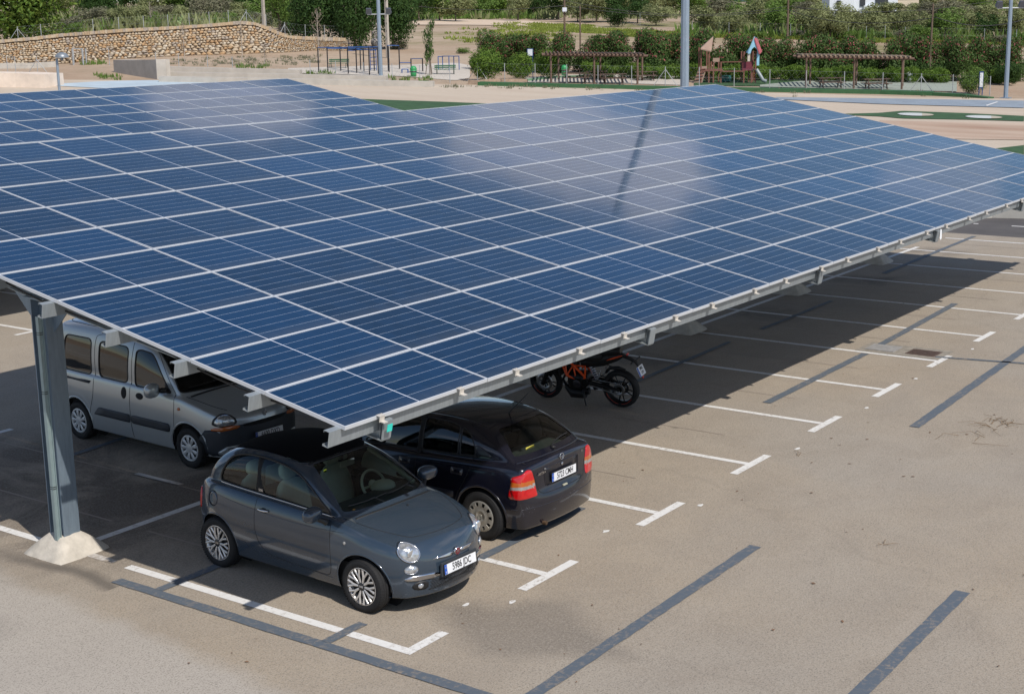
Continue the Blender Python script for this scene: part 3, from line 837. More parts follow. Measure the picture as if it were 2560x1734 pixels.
SHADE = {k: core_mesh(5, v) for k, v in {'dark': mat('inner_dark_twigs', (.02, .032, .014), .9, 0, .3, 3)}.items()}
def plant(name, label, cat, kind, seed, px, py, wpx, hpx, shape='tree', group=None, n=2600, size=.024, D=None, trunk=True, dens=1.0):
    p, w, h = spot(px, py, wpx, hpx, D)
    o = thing(name, label, cat, p-Vector((0, 0, .05)), random.Random(px*3+py).uniform(0, 6.28), group)
    me = crown(kind, seed, n, size, shape)
    ow = w/.94; 
    link('crown', me, o, sc=(ow, ow*random.Random(px).uniform(.8, 1.0), h/.95))
    if trunk: link('trunk', TRK[seed % 3], o, sc=(min(ow, h*.9), min(ow, h*.9), h))
    return o
POS = {}
# big trees at the left and centre
plant('broadleaf_tree', 'large rounded broadleaf tree with yellow-green highlights at the top left corner', 'tree', 'bright', 1, 78, 120, 250, 215, 'ball', n=9000, size=.020)
plant('evergreen_tree', 'dark evergreen mass filling the gap behind the two trees by the wall end', 'tree', 'dark', 5, 850, 110, 150, 120, n=9000, size=.018)
plant('evergreen_tree', 'tall dark evergreen tree above the end of the stone wall, left of the exercise bars', 'tree', 'dark', 2, 800, 118, 170, 190, 'ball', n=9000, size=.018)
plant('evergreen_tree', 'dark evergreen tree between the stone wall and the tall floodlight mast', 'tree', 'dark', 3, 890, 126, 130, 180, 'ball', n=9000, size=.018)
plant('evergreen_tree', 'dark spreading evergreen tree just right of the concrete pole by the exercise bars', 'tree', 'dark', 4, 985, 124, 140, 178, 'ball', n=9000, size=.018)
plant('evergreen_tree', 'dark evergreen tree behind the stone wall, left of the grey utility pole', 'tree', 'mid', 12, 700, 84, 120, 130, n=6000, size=.018)
plant('evergreen_tree', 'dark evergreen tree on the slope behind the left part of the stone wall', 'tree', 'dark', 3, 250, 58, 120, 90, 'ball', n=9000, size=.018)
plant('evergreen_tree', 'dark evergreen tree on the slope behind the cactus', 'tree', 'dark', 4, 470, 44, 130, 90, 'ball', n=9000, size=.018)
plant('evergreen_tree', 'dark evergreen tree on the slope left of the grey utility pole', 'tree', 'dark', 2, 610, 46, 110, 80, 'ball', n=9000, size=.018)
# scrub behind the wall
rs = random.Random(21)
kinds = ['olive', 'mid', 'grey', 'dark', 'olive']
words = {'olive': 'grey-green olive bush', 'mid': 'green bush', 'grey': 'dry grey scrub bush', 'dark': 'dark green bush', 'lime': 'lime green bush', 'bright': 'bright green bush'}
desc = ['with an uneven crown', 'with a low spreading crown', 'with a narrow crown', 'with a dense crown', 'with open gaps in its crown']
ORD = ['first', 'second', 'third', 'fourth', 'fifth', 'sixth', 'seventh', 'eighth', 'ninth', 'tenth', 'eleventh', 'twelfth', 'thirteenth', 'fourteenth', 'fifteenth', 'sixteenth', 'seventeenth', 'eighteenth', 'nineteenth', 'twentieth', 'twenty-first', 'twenty-second', 'twenty-third', 'twenty-fourth', 'twenty-fifth', 'twenty-sixth', 'twenty-seventh', 'twenty-eighth', 'twenty-ninth', 'thirtieth']
def row(name, x0, x1, step, yb, hp, wp, kinds_, where, group, shape='bush', seed0=20, n=2200, jx=.35, jy=6, size=.028, cat='bush'):
    x = x0; i = 0
    while x < x1:
        k = kinds_[rs.randrange(len(kinds_))]
        yy = float(np.interp(x, [q[0] for q in yb], [q[1] for q in yb]))+rs.uniform(-jy, jy)
        h = hp*rs.uniform(.75, 1.25); w = wp*rs.uniform(.8, 1.25)
        plant(name, '%s, %s from the left %s' % (words.get(k, k), ORD[min(i, 29)], where), cat, k, seed0+rs.randrange(3), int(x), yy, w, h, shape, group, n, size)
        x += step*(1+rs.uniform(-jx, jx)); i += 1
row('scrub_bush', 130, 790, 40, [(130, 92), (170, 84), (540, 58), (640, 60), (790, 92)], 34, 60, ['olive', 'mid', 'grey'], 'low behind the fence above the stone wall', 'low bushes behind the fence above the stone wall')
row('scrub_bush', 170, 780, 46, [(170, 78), (540, 52), (640, 56), (780, 84)], 58, 78, ['olive', 'grey', 'mid'], 'on the slope above the stone wall', 'bushes on the slope above the stone wall')
row('hillside_tree', 150, 760, 58, [(150, 46), (760, 34)], 85, 95, ['olive', 'dark', 'mid', 'olive'], 'high on the slope at the upper left', 'trees high on the slope at the left', 'tree', 30, cat='tree')
row('hillside_tree', 1010, 1700, 48, [(1010, 52), (1150, 50), (1350, 46), (1560, 62), (1700, 72)], 66, 86, ['mid', 'olive', 'dark', 'olive', 'bright'], 'beyond the dirt track at the top', 'trees beyond the dirt track', 'tree', 30, cat='tree')
row('hillside_tree', 940, 1750, 60, [(940, 30), (1750, 38)], 60, 100, ['olive', 'mid', 'olive'], 'in the second row beyond the dirt track', 'far trees behind the dirt track', 'tree', 33, cat='tree')
row('olive_tree', 1760, 2560, 56, [(1760, 78), (2100, 92), (2560, 100)], 66, 84, ['olive', 'olive', 'mid', 'dark'], 'in the right hand grove, front row', 'trees in the grove at the right', 'tree', 30, cat='tree')
row('olive_tree', 1800, 2560, 62, [(1800, 52), (2560, 58)], 50, 96, ['olive', 'olive', 'mid', 'grey'], 'in the right hand grove, second row', 'far trees in the grove at the right', 'tree', 33, cat='tree')
row('olive_tree', 1740, 2560, 50, [(1740, 34), (2560, 36)], 44, 100, ['olive', 'olive', 'mid'], 'in the right hand grove, furthest row', 'furthest trees in the grove at the right', 'tree', 36, cat='tree', n=1600)
row('hillside_tree', 100, 1740, 60, [(100, 24), (940, 14), (1740, 22)], 60, 120, ['olive', 'mid', 'dark'], 'in the furthest row along the top edge', 'furthest trees along the top edge', 'tree', 36, cat='tree', n=1600)
row('scrub_bush', 1900, 2560, 70, [(1900, 96), (2560, 108)], 26, 60, ['olive', 'mid', 'grey'], 'at the foot of the olive grove', 'low bushes at the foot of the grove', 'bush', 20)
plant('olive_tree', 'large pale olive tree standing alone in front of the grove, right of the utility pole', 'tree', 'olive', 8, 2075, 102, 105, 92, n=7000, size=.018)
plant('evergreen_bush', 'large dark rounded bush beyond the lime green field, centre top', 'bush', 'dark', 9, 1545, 68, 70, 52, 'ball', n=3500)
plant('evergreen_bush', 'dark glossy bush beside the right hand wooden pole', 'bush', 'mid', 10, 2300, 106, 84, 50, 'bush', n=3500)
# oleander hedge: individual shrubs
x = 1215; i = 0
while x < 2560:
    top = 84+8*math.sin(x*.03); 
    yb = float(np.interp(x, [1215, 1700, 2560], [176, 190, 205]))
    if not 1290 > x > 9999: plant('oleander_shrub', 'oleander shrub with dark red flowers, %s from the left in the long hedge' % ORD[i], 'shrub', 'oleander', 40+i % 4, int(x), yb, 118, (yb-(76 if x < 1800 else 84)+rs.uniform(-8, 6))*1.15, 'bush', 'oleander shrubs of the long hedge', 6500, .020, trunk=False)
    x += 52; i += 1
x = 1480; i = 0
while x < 2500:
    if not (2385 < x < 2480):
        yb = float(np.interp(x, [1520, 2500], [196, 210]))
        plant('hedge_shrub', 'low green hedge shrub, %s from the left in front of the oleanders' % ORD[i], 'shrub', 'round', 50+int(x) % 3, int(x), yb, 74, 46, 'bush', 'low hedge shrubs in front of the oleanders', 3000, .026, trunk=False); i += 1
    x += 44
plant('round_bush', 'big round bright green bush, leftmost of the three beside the picnic area', 'bush', 'round', 61, 1216, 204, 92, 82, 'ball', n=6500, size=.022, trunk=False)
plant('round_bush', 'round green bush in the middle of the three left of the pergola', 'bush', 'round', 62, 1300, 201, 76, 66, 'ball', n=5500, size=.024, trunk=False)
plant('round_bush', 'round green bush under the left end of the long pergola', 'bush', 'round', 63, 1366, 198, 70, 70, 'ball', n=5500, size=.024, trunk=False)
plant('round_bush', 'wide pale green bush beside the white sign at the right', 'bush', 'mid', 64, 2432, 236, 84, 68, 'ball', n=5500, size=.022, trunk=False)
plant('round_bush', 'dark bush at the right edge behind the floodlight mast', 'bush', 'dark', 65, 2515, 214, 70, 60, 'ball', n=4500, trunk=False)
plant('low_bush', 'low green bush on the sandy bank above the round bushes', 'bush', 'mid', 66, 1160, 134, 50, 18, 'bush', n=2500, trunk=False)
plant('low_bush', 'dry brown scrub bush right of the concrete pole on the sandy bank', 'bush', 'grey', 67, 998, 124, 56, 24, 'bush', n=2500, trunk=False)
# saplings
def sapling(label, px, py, hpx, wpx, kind, leafn, m=PALEB, bare=False):
    p, w, h = spot(px, py, wpx, hpx); o = thing('young_tree', label, 'tree', p, 0)
    b = MB(); rr = random.Random(px)
    b.path([(0, 0, -.1), (.03, 0, h*.4), (-.02, 0, h*.75), (0, 0, h)], [.05, .04, .03, .012], 6)
    for i in range(16 if bare else 12):
        z = h*rr.uniform(.38, .9); a = rr.uniform(0, 6.28); l = w*.5*rr.uniform(.5, 1)*(1.2-z/h*.6)
        b.path([(0, 0, z), (l*.5*math.cos(a), l*.5*math.sin(a), z+l*.5), (l*math.cos(a), l*math.sin(a), z+l*1.1)], [.018, .012, .006], 4)
    b.build('trunk', m, o)
    if leafn: link('crown', leaf_mesh('crown', lobes(px, 16, .30, (.10, .17), .60, .34), leafn, .030, LF[kind], 1.2, seed=px), o, sc=(w, w, h*1.02))
    return o
sapling('young dark-leaved tree supported by stakes right of the exercise area', 1074, 188, 132, 46, 'oleander', 900)
sapling('bare pale sapling in front of the evergreens at the wall end', 797, 146, 116, 44, 'dry', 120, bare=True)
sapling('small thin sapling on the sandy bank above the round bushes', 1209, 126, 54, 26, 'dry', 160)
sapling('spindly young tree in front of the middle of the stone wall', 462, 158, 96, 30, 'dry', 150)
sapling('thin brownish sapling left of the grey utility pole', 606, 152, 92, 30, 'dry', 130)
sapling('small dead sapling right of the utility pole by the wall', 662, 162, 46, 26, 'dry', 120)
sapling('dead grey shrub standing behind the fence above the wall', 378, 70, 62, 30, 'dry', 60, bare=True)
# stakes of the supported tree
p, w, h = spot(1074, 188, 20, 46); o = thing('tree_stakes', 'three thin wooden stakes around the young dark-leaved tree', 'stakes', p)
for a in (0, 2.1, 4.2):
    b = MB(); b.tube((.35*math.cos(a), .35*math.sin(a), 0), (.1*math.cos(a), .1*math.sin(a), h), .035, n=5); b.build('stake', BARK, o)
# prickly pear
p, w, h = spot(449, 76, 26, 40); o = thing('prickly_pear', 'pale green prickly pear cactus on top of the stone wall slope', 'cactus', p)
CAC = mat('cactus_green', (.20, .27, .10), .6, 0, .2, 5); rr = random.Random(5); pts = [(0, 0, .3)]
for i in range(16):
    q = pts[rr.randrange(len(pts))]; a = rr.uniform(-1.2, 1.2); c = (q[0]+.42*math.sin(a)*rr.uniform(.6, 1), q[1]+rr.uniform(-.2, .2), q[2]+.42*math.cos(a)); pts.append(c)
    b = MB(); b.ellipsoid((0, 0, 0), (.17, .05, .26), 0, 10, 6); oo = b.build('pad', CAC, o, c, (rr.uniform(-.3, .3), -a+FACE*0, FACE+rr.uniform(-.5, .5)))

# ---- ground cover tufts (uncountable)
def tufts(name, label, kind, region, n, size, seed, hmul=1.0):
    """region: (list of pixel polygons as bbox) scatter tufts of leaves"""
    rs_ = np.random.RandomState(seed); vs = []; fs = []; 
    for _ in range(n):
        bx = region[rs_.randint(len(region))]; px = rs_.uniform(bx[0], bx[2]); t_ = rs_.rand()
        py = bx[1]+(bx[3]-bx[1])*t_+(px-bx[0])/(bx[2]-bx[0])*(bx[4] if len(bx) > 4 else 0)
        p = at(px, py); R_ = size*rs_.uniform(.5, 1.5)
        for k in range(14):
            a = rs_.uniform(0, 6.28); q = R_*math.sqrt(rs_.rand()); x = p.x+q*math.cos(a); y = p.y+q*math.sin(a); h = R_*rs_.uniform(.4, .9)*hmul; a2 = rs_.uniform(0, 6.28); wd = R_*.14
            o_ = len(vs); z = p.z+(1-q/R_)*R_*.4*hmul
            vs += [(x-wd*math.cos(a2), y-wd*math.sin(a2), z-.05), (x+wd*math.cos(a2), y+wd*math.sin(a2), z-.05), (x+wd*.5*math.cos(a2)+h*.4*math.cos(a), y+wd*.5*math.sin(a2)+h*.4*math.sin(a), z+h)]
            fs.append((o_, o_+1, o_+2))
    b = MB(); b.add(vs, fs); o = b.build(name, LF[kind])
    tag(o, label, None, None, 'stuff'); return o
tufts('field_plants', 'lime green low plants covering the far field', 'lime', [(1330, 60, 1480, 74, 6), (1400, 66, 1640, 80, 14), (1560, 78, 1720, 92, 6), (1730, 84, 2100, 94, 8), (2100, 96, 2560, 106, 8)], 2600, .75, 1, .45)
tufts('sparse_weeds', 'scattered green weeds on the sandy slope', 'lime', [(1130, 74, 1400, 108, 0), (1230, 62, 1400, 100, 0), (1240, 56, 1420, 80, 8)], 260, .8, 2, .45)
tufts('dry_grass', 'dry grass tufts along the sandy strip and under the wall', 'grey', [(500, 140, 740, 160, 6), (1085, 214, 1560, 222, 6), (1560, 222, 2440, 240, 8), (700, 140, 800, 160, 0), (430, 150, 640, 166, 0)], 260, .22, 3)
tufts('green_weeds', 'small green weeds at the foot of fences and walls', 'mid', [(205, 156, 260, 163, 0), (970, 196, 1080, 205, 0), (760, 184, 830, 190, 0), (600, 166, 680, 172, 0), (240, 184, 300, 196, 6)], 60, .35, 4)
tufts('scrub_cover', 'mixed low scrub on the slopes behind the trees', 'olive', [(0, 40, 800, 90, -20), (950, 26, 1700, 50, 0), (1750, 40, 2560, 88, 10)], 700, 1.6, 5, 1.0)
tufts('scrub_cover', 'green undergrowth in the olive grove', 'mid', [(1700, 60, 2560, 100, 10), (950, 40, 1350, 50, 0), (160, 60, 560, 84, -16)], 500, 1.3, 6)
# ---- stone wall along the park
rs = random.Random(4)
STONE = [mat('stone_%s' % n_, c, .9, 0, .22, 5, .5) for n_, c in (('cream', (.46, .38, .28)), ('ochre', (.41, .27, .15)), ('grey', (.36, .31, .26)), ('buff', (.44, .335, .22)), ('pale', (.50, .44, .35)))]
MORTAR = mat('earth_mortar', (.20, .145, .095), .95, 0, .25, 6)
def stone_mesh(seed, m):
    b = MB(); r_ = random.Random(seed); n_ = 7; vs = []; 
    for q, (k, d) in enumerate(((1.0, 0), (.96, .55), (.62, 1.0))):
        for i in range(n_):
            a = 2*math.pi*i/n_+.2*seed; e = 1+.18*math.sin(3*a+seed)+r_.uniform(-.06, .06)
            vs.append((.5*k*e*math.cos(a), -.5*d, .5*k*e*math.sin(a)))
    vs.append((0, -.55, 0)); f = [(j*n_+i, (j+1)*n_+i, (j+1)*n_+(i+1) % n_, j*n_+(i+1) % n_) for j in range(2) for i in range(n_)]+[(2*n_+i, 3*n_, 2*n_+(i+1) % n_) for i in range(n_)]
    b.add(vs, f, 0, False); return b, m
base_l = [(-60, 166), (0, 161), (90, 160), (166, 159), (248, 150), (387, 143), (500, 138), (604, 135), (697, 132), (794, 126), (868, 127)]
top_l = [(-60, 116), (0, 107), (90, 99), (155, 91), (310, 79), (445, 72), (542, 65), (604, 59), (640, 63), (664, 72), (682, 80), (720, 95), (759, 98), (868, 102)]
def wpt(px): 
    yb = float(np.interp(px, [q[0] for q in base_l], [q[1] for q in base_l])); yt = float(np.interp(px, [q[0] for q in top_l], [q[1] for q in top_l]))
    p = at(px, yb, 128+px*.012); return p, (yb-yt)*mpp(p)*1.02
xs = np.linspace(-60, 868, 90); W = [wpt(x) for x in xs]
# follow the ground: lift/shift so that the base pixel row agrees
wall = thing('stone_wall', 'long rubble stone wall with a stepped crest, behind the park at the upper left', 'wall', (0, 0, 0))
def ray(px, py, D):
    d = fw+rt*((px-1280)/FPX)-up*((py-867)/FPX); k = d.x*EX.x+d.y*EX.y
    return CAM+d*(D/k)
def wall_pt(px, v, out=0.0):
    """point of the wall face: v 0 at the base .. 1 at the crest"""
    yb = float(np.interp(px, [q[0] for q in base_l], [q[1] for q in base_l])); yt = float(np.interp(px, [q[0] for q in top_l], [q[1] for q in top_l]))
    D = depth(at(px, yb))
    return ray(px, yb+(yt-yb)*v, D-out)
b = MB(); vs = []
for x in xs:
    for o_, v in ((0, -.05), (0, 1.0), (-1.2, 1.0), (-1.2, -.2)):
        p = wall_pt(x, v, .12+o_); vs.append(p)
b.add(vs, [(4*i+j, 4*i+4+j, 4*i+5+j, 4*i+1+j) for i in range(len(xs)-1) for j in range(3)]); b.build('wall_core', MORTAR, wall)
prot = [[stone_mesh(s_, m_)[0].mesh('stone', m_) for s_ in range(4)] for m_ in STONE]
cells = []
px = -60
cand = []
# rows of stones, bigger towards the foot
for row_ in range(11):
    v = (row_+.5)/11*.93
    x = -60+rs.uniform(0, 8)
    while x < 868:
        yb = float(np.interp(x, [q[0] for q in base_l], [q[1] for q in base_l])); yt = float(np.interp(x, [q[0] for q in top_l], [q[1] for q in top_l]))
        hpx = (yb-yt)/11*.95; wpx = hpx*rs.uniform(1.0, 2.1)*(1.25 if v < .45 else .95)
        cand.append((x+wpx/2, v+rs.uniform(-.015, .015), wpx, hpx*rs.uniform(.8, 1.45)))
        x += wpx*1.02
cand.sort(key=lambda c: -c[2]*c[3])
ss = MB(); ssm = []
for i, (x, v, wpx, hpx) in enumerate(cand):
    p = wall_pt(x, v, .12); k = mpp(p); m_ = rs.choices(range(5), (4, 3, 2, 4, 3 if v < .5 else 1))[0]; pm = prot[m_][rs.randrange(4)]
    rot = (0, rs.uniform(-.3, .3), FACE); sc = (wpx*k, .34*rs.uniform(.7, 1.3), hpx*k)
    if i < 290: link('stone', pm, wall, p, rot, sc)
    else:
        M = Matrix.LocRotScale(p, Euler(rot), Vector(sc)); vv = [v_.co for v_ in pm.vertices]
        ss.add(vv, [tuple(f.vertices) for f in pm.polygons], m_, False, M)
o = ss.build('small_stones', STONE, wall); o['kind'] = 'stuff'
# upright crest stones
cm = MB(); i = 0; x = -60
while x < 866:
    p = wall_pt(x, 1.0, .1); k = mpp(p)
    M = Matrix.LocRotScale(p+Vector((0, 0, .1)), Euler((0, rs.uniform(-.12, .12), FACE)), Vector((6.2*k, .5, 8*k)))
    cm.box((0, 0, 0), (.92, 1, rs.uniform(.8, 1.1)), rs.choice((0, 2, 3, 3)), M=M); x += 6.4
o = cm.build('crest_stones', STONE, wall); o['kind'] = 'stuff'

# ---- fences of posts and wire
POST = mat('galvanised_post', (.42, .44, .45), .55, .4, .1, 4)
def m_mesh():
    t = NT('wire_netting'); P = t.obj()
    tr = t.n('ShaderNodeBsdfTransparent'); mx = t.n('ShaderNodeMixShader'); mx.inputs[0].default_value = .10
    t.base((.30, .32, .32)); t.set(Roughness=.6)
    t.l(tr.outputs[0], mx.inputs[1]); t.l(t.b.outputs[0], mx.inputs[2]); t.l(mx.outputs[0], t.o.inputs['Surface'])
    return t.m
def wire_fence(label, posts, hpx, braces=(), netting=True, ray_base=None, group=None):
    """posts: list of (px, py) foot pixels"""
    P = []
    for q in posts:
        p = at(*q) if ray_base is None else ray(q[0], q[1], ray_base(q[0])); P.append((p, hpx*mpp(p)))
    root = thing('wire_fence', label, 'fence', P[0][0], 0, group); o0 = P[0][0]
    for i, (p, h) in enumerate(P):
        b = MB(); b.tube((0, 0, -.2), (0, 0, h), .032, n=6); link('post', b.mesh('post', POST), root, p-o0)
        if i in braces:
            d = (P[min(i+1, len(P)-1)][0]-P[max(i-1, 0)][0]); d.z = 0; d.normalize()
            for s in (-1, 1):
                b = MB(); b.tube((0, 0, h*.85), tuple(d*s*h*.62+Vector((0, 0, 0))), .026, n=5); link('brace', b.mesh('brace', POST), root, p-o0)
    w = MB()
    for (p, h), (q, g) in zip(P[:-1], P[1:]):
        a = p-o0; c = q-o0
        for f in (.08, .5, .96): w.tube(a+Vector((0, 0, h*f)), c+Vector((0, 0, g*f)), .006, n=4, caps=False)
        # diamond netting as crossed strands
        L_ = (c-a).length; n_ = int(L_/.45)
        for k in range(n_):
            t0, t1 = k/n_, min(1, (k+2.2)/n_)
            for z0, z1 in ((.05, .95), (.95, .05)):
                w.add([tuple(a+(c-a)*t0+Vector((0, 0, h*z0))), tuple(a+(c-a)*t0+Vector((0, 0, h*z0+.008))), tuple(a+(c-a)*t1+Vector((0, 0, h*z1+.008))), tuple(a+(c-a)*t1+Vector((0, 0, h*z1)))], [(0, 1, 2, 3)])
    w.build('wire_netting', mat('thin_wire', (.25, .27, .27), .6, .3, 0), root)
    return root
top_of = lambda x: (x, float(np.interp(x, [q[0] for q in top_l], [q[1] for q in top_l])))
wire_fence('wire fence of thin grey posts running along the top of the stone wall', [top_of(x) for x in (46, 104, 234, 298, 360, 421, 474, 524, 572, 617, 666, 713, 764, 812, 858)], 34, (0, 9, 11), ray_base=lambda x: depth(at(x, float(np.interp(x, [q[0] for q in base_l], [q[1] for q in base_l]))))+.8)
wire_fence('low wire fence in front of the picnic area and playground', [(1194, 205), (1262, 208), (1338, 209), (1417, 211), (1495, 213), (1579, 214), (1663, 216), (1748, 218), (1835, 220), (1924, 223), (2015, 226), (2110, 228), (2206, 231), (2302, 233), (2381, 236), (2474, 240)], 47, (0, 6, 13))
wire_fence('wire fence beside the exercise area above the concrete steps', [(274, 163), (391, 172), (448, 174), (520, 178), (582, 182), (776, 190), (840, 193), (909, 196), (981, 199), (1050, 203), (1125, 208)], 38)
wire_fence('short wire fence by the pale block at the far left', [(20, 186), (40, 186), (95, 187)], 42, (2,))
wire_fence('wire fence with pale posts along the edge of the olive grove', [(1730, 90), (1822, 92), (1900, 94), (1976, 96), (2120, 100), (2165, 102), (2212, 100), (2262, 104), (2460, 108), (2540, 110)], 34)
wire_fence('wire fence beyond the dirt track near the top centre', [(1318, 40), (1355, 42), (1400, 46), (1482, 54), (1530, 60), (1600, 66), (1702, 76)], 30)
# ---- concrete retaining wall and long steps
CONCW = mat('retaining_concrete', (.43, .40, .355), .85, 0, .12, 1.2, .2)
def wallrun(name, label, cat, pts, thick, m, parts=None):
    """pts: list of (px, foot py, height px)"""
    P = [(at(x, y), h) for x, y, h in pts]; o0 = P[0][0]; root = thing(name, label, cat, o0)
    for (p, h), (q, g) in zip(P[:-1], P[1:]):
        a = p-o0; c = q-o0; d = (c-a); d.z = 0; d.normalize(); n_ = Vector((-d.y, d.x, 0))
        if n_.x*EX.x+n_.y*EX.y < 0: n_ = -n_
        H, G = h*mpp(p), g*mpp(q); b = MB(); t = n_*thick
        v = [a-Vector((0, 0, .3)), c-Vector((0, 0, .3)), c+Vector((0, 0, G)), a+Vector((0, 0, H))]
        v = v+[x_+t for x_ in v]
        b.add(v, [(0, 1, 2, 3), (7, 6, 5, 4), (3, 2, 6, 7), (1, 5, 6, 2), (0, 3, 7, 4), (4, 5, 1, 0)]); b.build('wall_section', m, root)
    return root
wallrun('retaining_wall', 'tall plain grey concrete retaining wall block left of the long steps', 'wall', [(285, 181, 29), (332, 190, 37), (393, 199, 47), (417, 199, 46)], 1.2, CONCW)
def step_row(label, x0, y0, x1, y1, hp, depth_):
    return wallrun('concrete_step', label, 'step', [(x0+(x1-x0)*t, y0+(y1-y0)*t, hp) for t in np.linspace(0, 1, 7)], depth_, CONCW)
step_row('long concrete step, topmost of the three, ending before the floodlight mast', 418, 182, 748, 190, 14, 1.0)
step_row('long concrete step, middle one of the three below the exercise area', 405, 195, 966, 205, 14, 1.0)
step_row('long concrete step, lowest and longest of the three, beside the sand path', 397, 206, 1082, 219, 14, 1.0)
wallrun('pale_block', 'thick pale plastered low wall with stained face at the left edge', 'wall', [(-40, 218, 34), (40, 219, 34), (112, 221, 33)], 3.0, mat('pale_plaster', (.66, .56, .47), .85, 0, .16, 1.0))
wallrun('low_wall', 'low grey concrete kerb wall at the foot of the stone wall', 'wall', [(-10, 172, 13), (70, 172, 13), (140, 168, 13)], .4, CONCW)
GKERB = mat('green_painted_kerb', (.03, .10, .035), .7, 0, .15, 2)
wallrun('green_kerb', 'long green painted kerb along the front of the picnic area', 'kerb', [(x, y, 9) for x, y in ((1194, 215), (1400, 220), (1700, 227), (1950, 231), (2200, 236), (2330, 240))], 1.4, GKERB)
wallrun('green_kerb', 'sloping green kerb end beside the pale bush at the right', 'kerb', [(2330, 240, 8), (2400, 243, 7), (2470, 247, 3)], .8, GKERB)
wallrun('green_ledge', 'pale green ledge at the left end of the picnic paving', 'kerb', [(1298, 206, 5), (1390, 196, 5), (1480, 193, 5)], .5, mat('faded_green_paint', (.13, .26, .15), .8, 0, .15, 2))
wallrun('brick_planter', 'low brick planter edge below the round bushes', 'planter', [(1170, 211, 10), (1196, 212, 10), (1240, 207, 9), (1300, 207, 9), (1320, 207, 8)], .5, mat('planter_stone', (.34, .25, .18), .9, 0, .25, 3))
wallrun('parapet', 'low pale parapet wall beyond the dark road at the right edge', 'wall', [(2380, 553, 20), (2480, 545, 19), (2600, 548, 32)], .5, mat('parapet_render', (.40, .385, .35), .85, 0, .1, 2))

# ---- utility poles, masts
WOODP = mat('weathered_pole_wood', (.12, .085, .06), .85, 0, .3, 5)
CPOLE = mat('concrete_pole', (.40, .36, .31), .9, 0, .15, 3)
def pole(name, label, px, py, top, wb, wt, m, cat='pole', sides=8, tilt=0.0):
    p = at(px, py); k = mpp(p); h = (py-top)*k
    root = thing(name, label, cat, p); b = MB(); b.tube((0, 0, -.3), (tilt*h, 0, h), wb*k/2, wt*k/2, n=sides, smooth=sides > 8); b.build('shaft', m, root); return root, h, k
pole('utility_pole', 'pale concrete utility pole standing in front of the stone wall', 663, 118, -60, 10, 7, CPOLE, sides=4)
r_, h, k = pole('utility_pole', 'pale concrete utility pole with square holes right of the tall floodlight mast', 970, 146, -60, 10, 8, CPOLE, sides=4)
for i in range(9):
    b = MB(); b.box((0, 0, 0), (.10, .34, .16)); b.build('hole', mat('dark_recess', (.05, .04, .035), .9), r_, (0, -.0, 1.2+i*.75), (0, 0, FACE))
UP = []
for lab, px, py, top, w in (('dark wooden utility pole with a floodlight on it, above the oleander hedge left part', 1412, 122, -80, 5.5), ('thin dark wooden pole rising behind the long pergola', 1451, 160, 24, 4.5),
        ('dark wooden utility pole carrying cables, right of the playground tower', 1968, 116, -40, 6), ('leaning wooden pole behind the right hand pergola', 2322, 204, 22, 6)):
    r_, h, k = pole('utility_pole', lab, px, py, top, w, w*.75, WOODP, tilt=.035 if px == 2322 else 0.0); UP.append((r_, h, k))
b = MB(); b.box((0, -.3, 0), (.5, .3, .45)); b.build('floodlight', mat('pale_lamp_box', (.6, .63, .7), .5), UP[0][0], (0, 0, UP[0][1]-(31+80)*UP[0][2]), (0, 0, FACE))
b = MB(); b.box((0, 0, 0), (.35, .2, .4)); b.build('meter_box', mat('white_box', (.65, .66, .66), .6), UP[0][0], (0, 0, UP[0][1]-(114)*UP[0][2]), (0, 0, FACE))
# overhead cables
def cable(label, pts, sag):
    P = [ray(x, y, D) for x, y, D in pts]; b = MB(); a = []
    for p, q in zip(P[:-1], P[1:]):
        for t in np.linspace(0, 1, 12): a.append(p+(q-p)*t-Vector((0, 0, sag*4*t*(1-t))))
    b.path(a, .035, 4); tag(b.build('overhead_cable', mat('cable_black', (.03, .03, .03), .6)), label, 'cable')
D1, D2, D3, D4 = depth(at(1412, 122)), depth(at(1968, 116)), depth(at(2322, 204)), depth(at(2322, 204))
cable('black overhead cable crossing above the oleander hedge and grove', [(860, -12, D1), (1412, 14, D1), (1968, 24, D2), (2340, 44, D3), (2620, 26, D3)], 1.0)
cable('thin second cable sagging towards the right edge of the picture', [(1412, 2, D1), (1968, 16, D2), (2560, -14, D2)], 1.3)
MAST = m_galv('mast_steel', (.30, .37, .45))
def mast(label, px, py, top, wpx, D=None, lights=None):
    p = at(px, py, D); k = mpp(p); H = (py-top)*k; root = thing('floodlight_mast', label, 'mast', p); b = MB(); b.tube((0, 0, -.1), (0, 0, H), wpx*k/2*1.08, wpx*k/2*.80, n=8, smooth=False); b.box((0, 0, .03), (.7, .7, .06)); b.build('shaft', MAST, root)
    if lights:
        z = (py-lights)*k; d = Vector((ER.x, ER.y, 0)); bb = MB(); bb.tube(-d*1.0+Vector((0, 0, z)), d*1.0+Vector((0, 0, z)), .05, n=6); bb.build('crossarm', POST, root)
        for s in (-.85, .85):
            b = MB(); b.box((0, 0, 0), (.5, .35, .42), taper=(.8, .7)); b.build('floodlight', mat('dark_lamp_housing', (.07, .075, .09), .5), root, d*s+Vector((0, 0, z+.3)), (.4, 0, FACE))
    return root
mast('tall grey octagonal floodlight mast by the exercise area', 952, 191, -120, 9.5, lights=46)
mast('thick nearest floodlight mast standing right behind the nearest canopy', 1711, 250, -640, 21, D=62)
mast('tall floodlight mast with two lamps at the right edge', 2514, 246, -60, 10.5, lights=34)
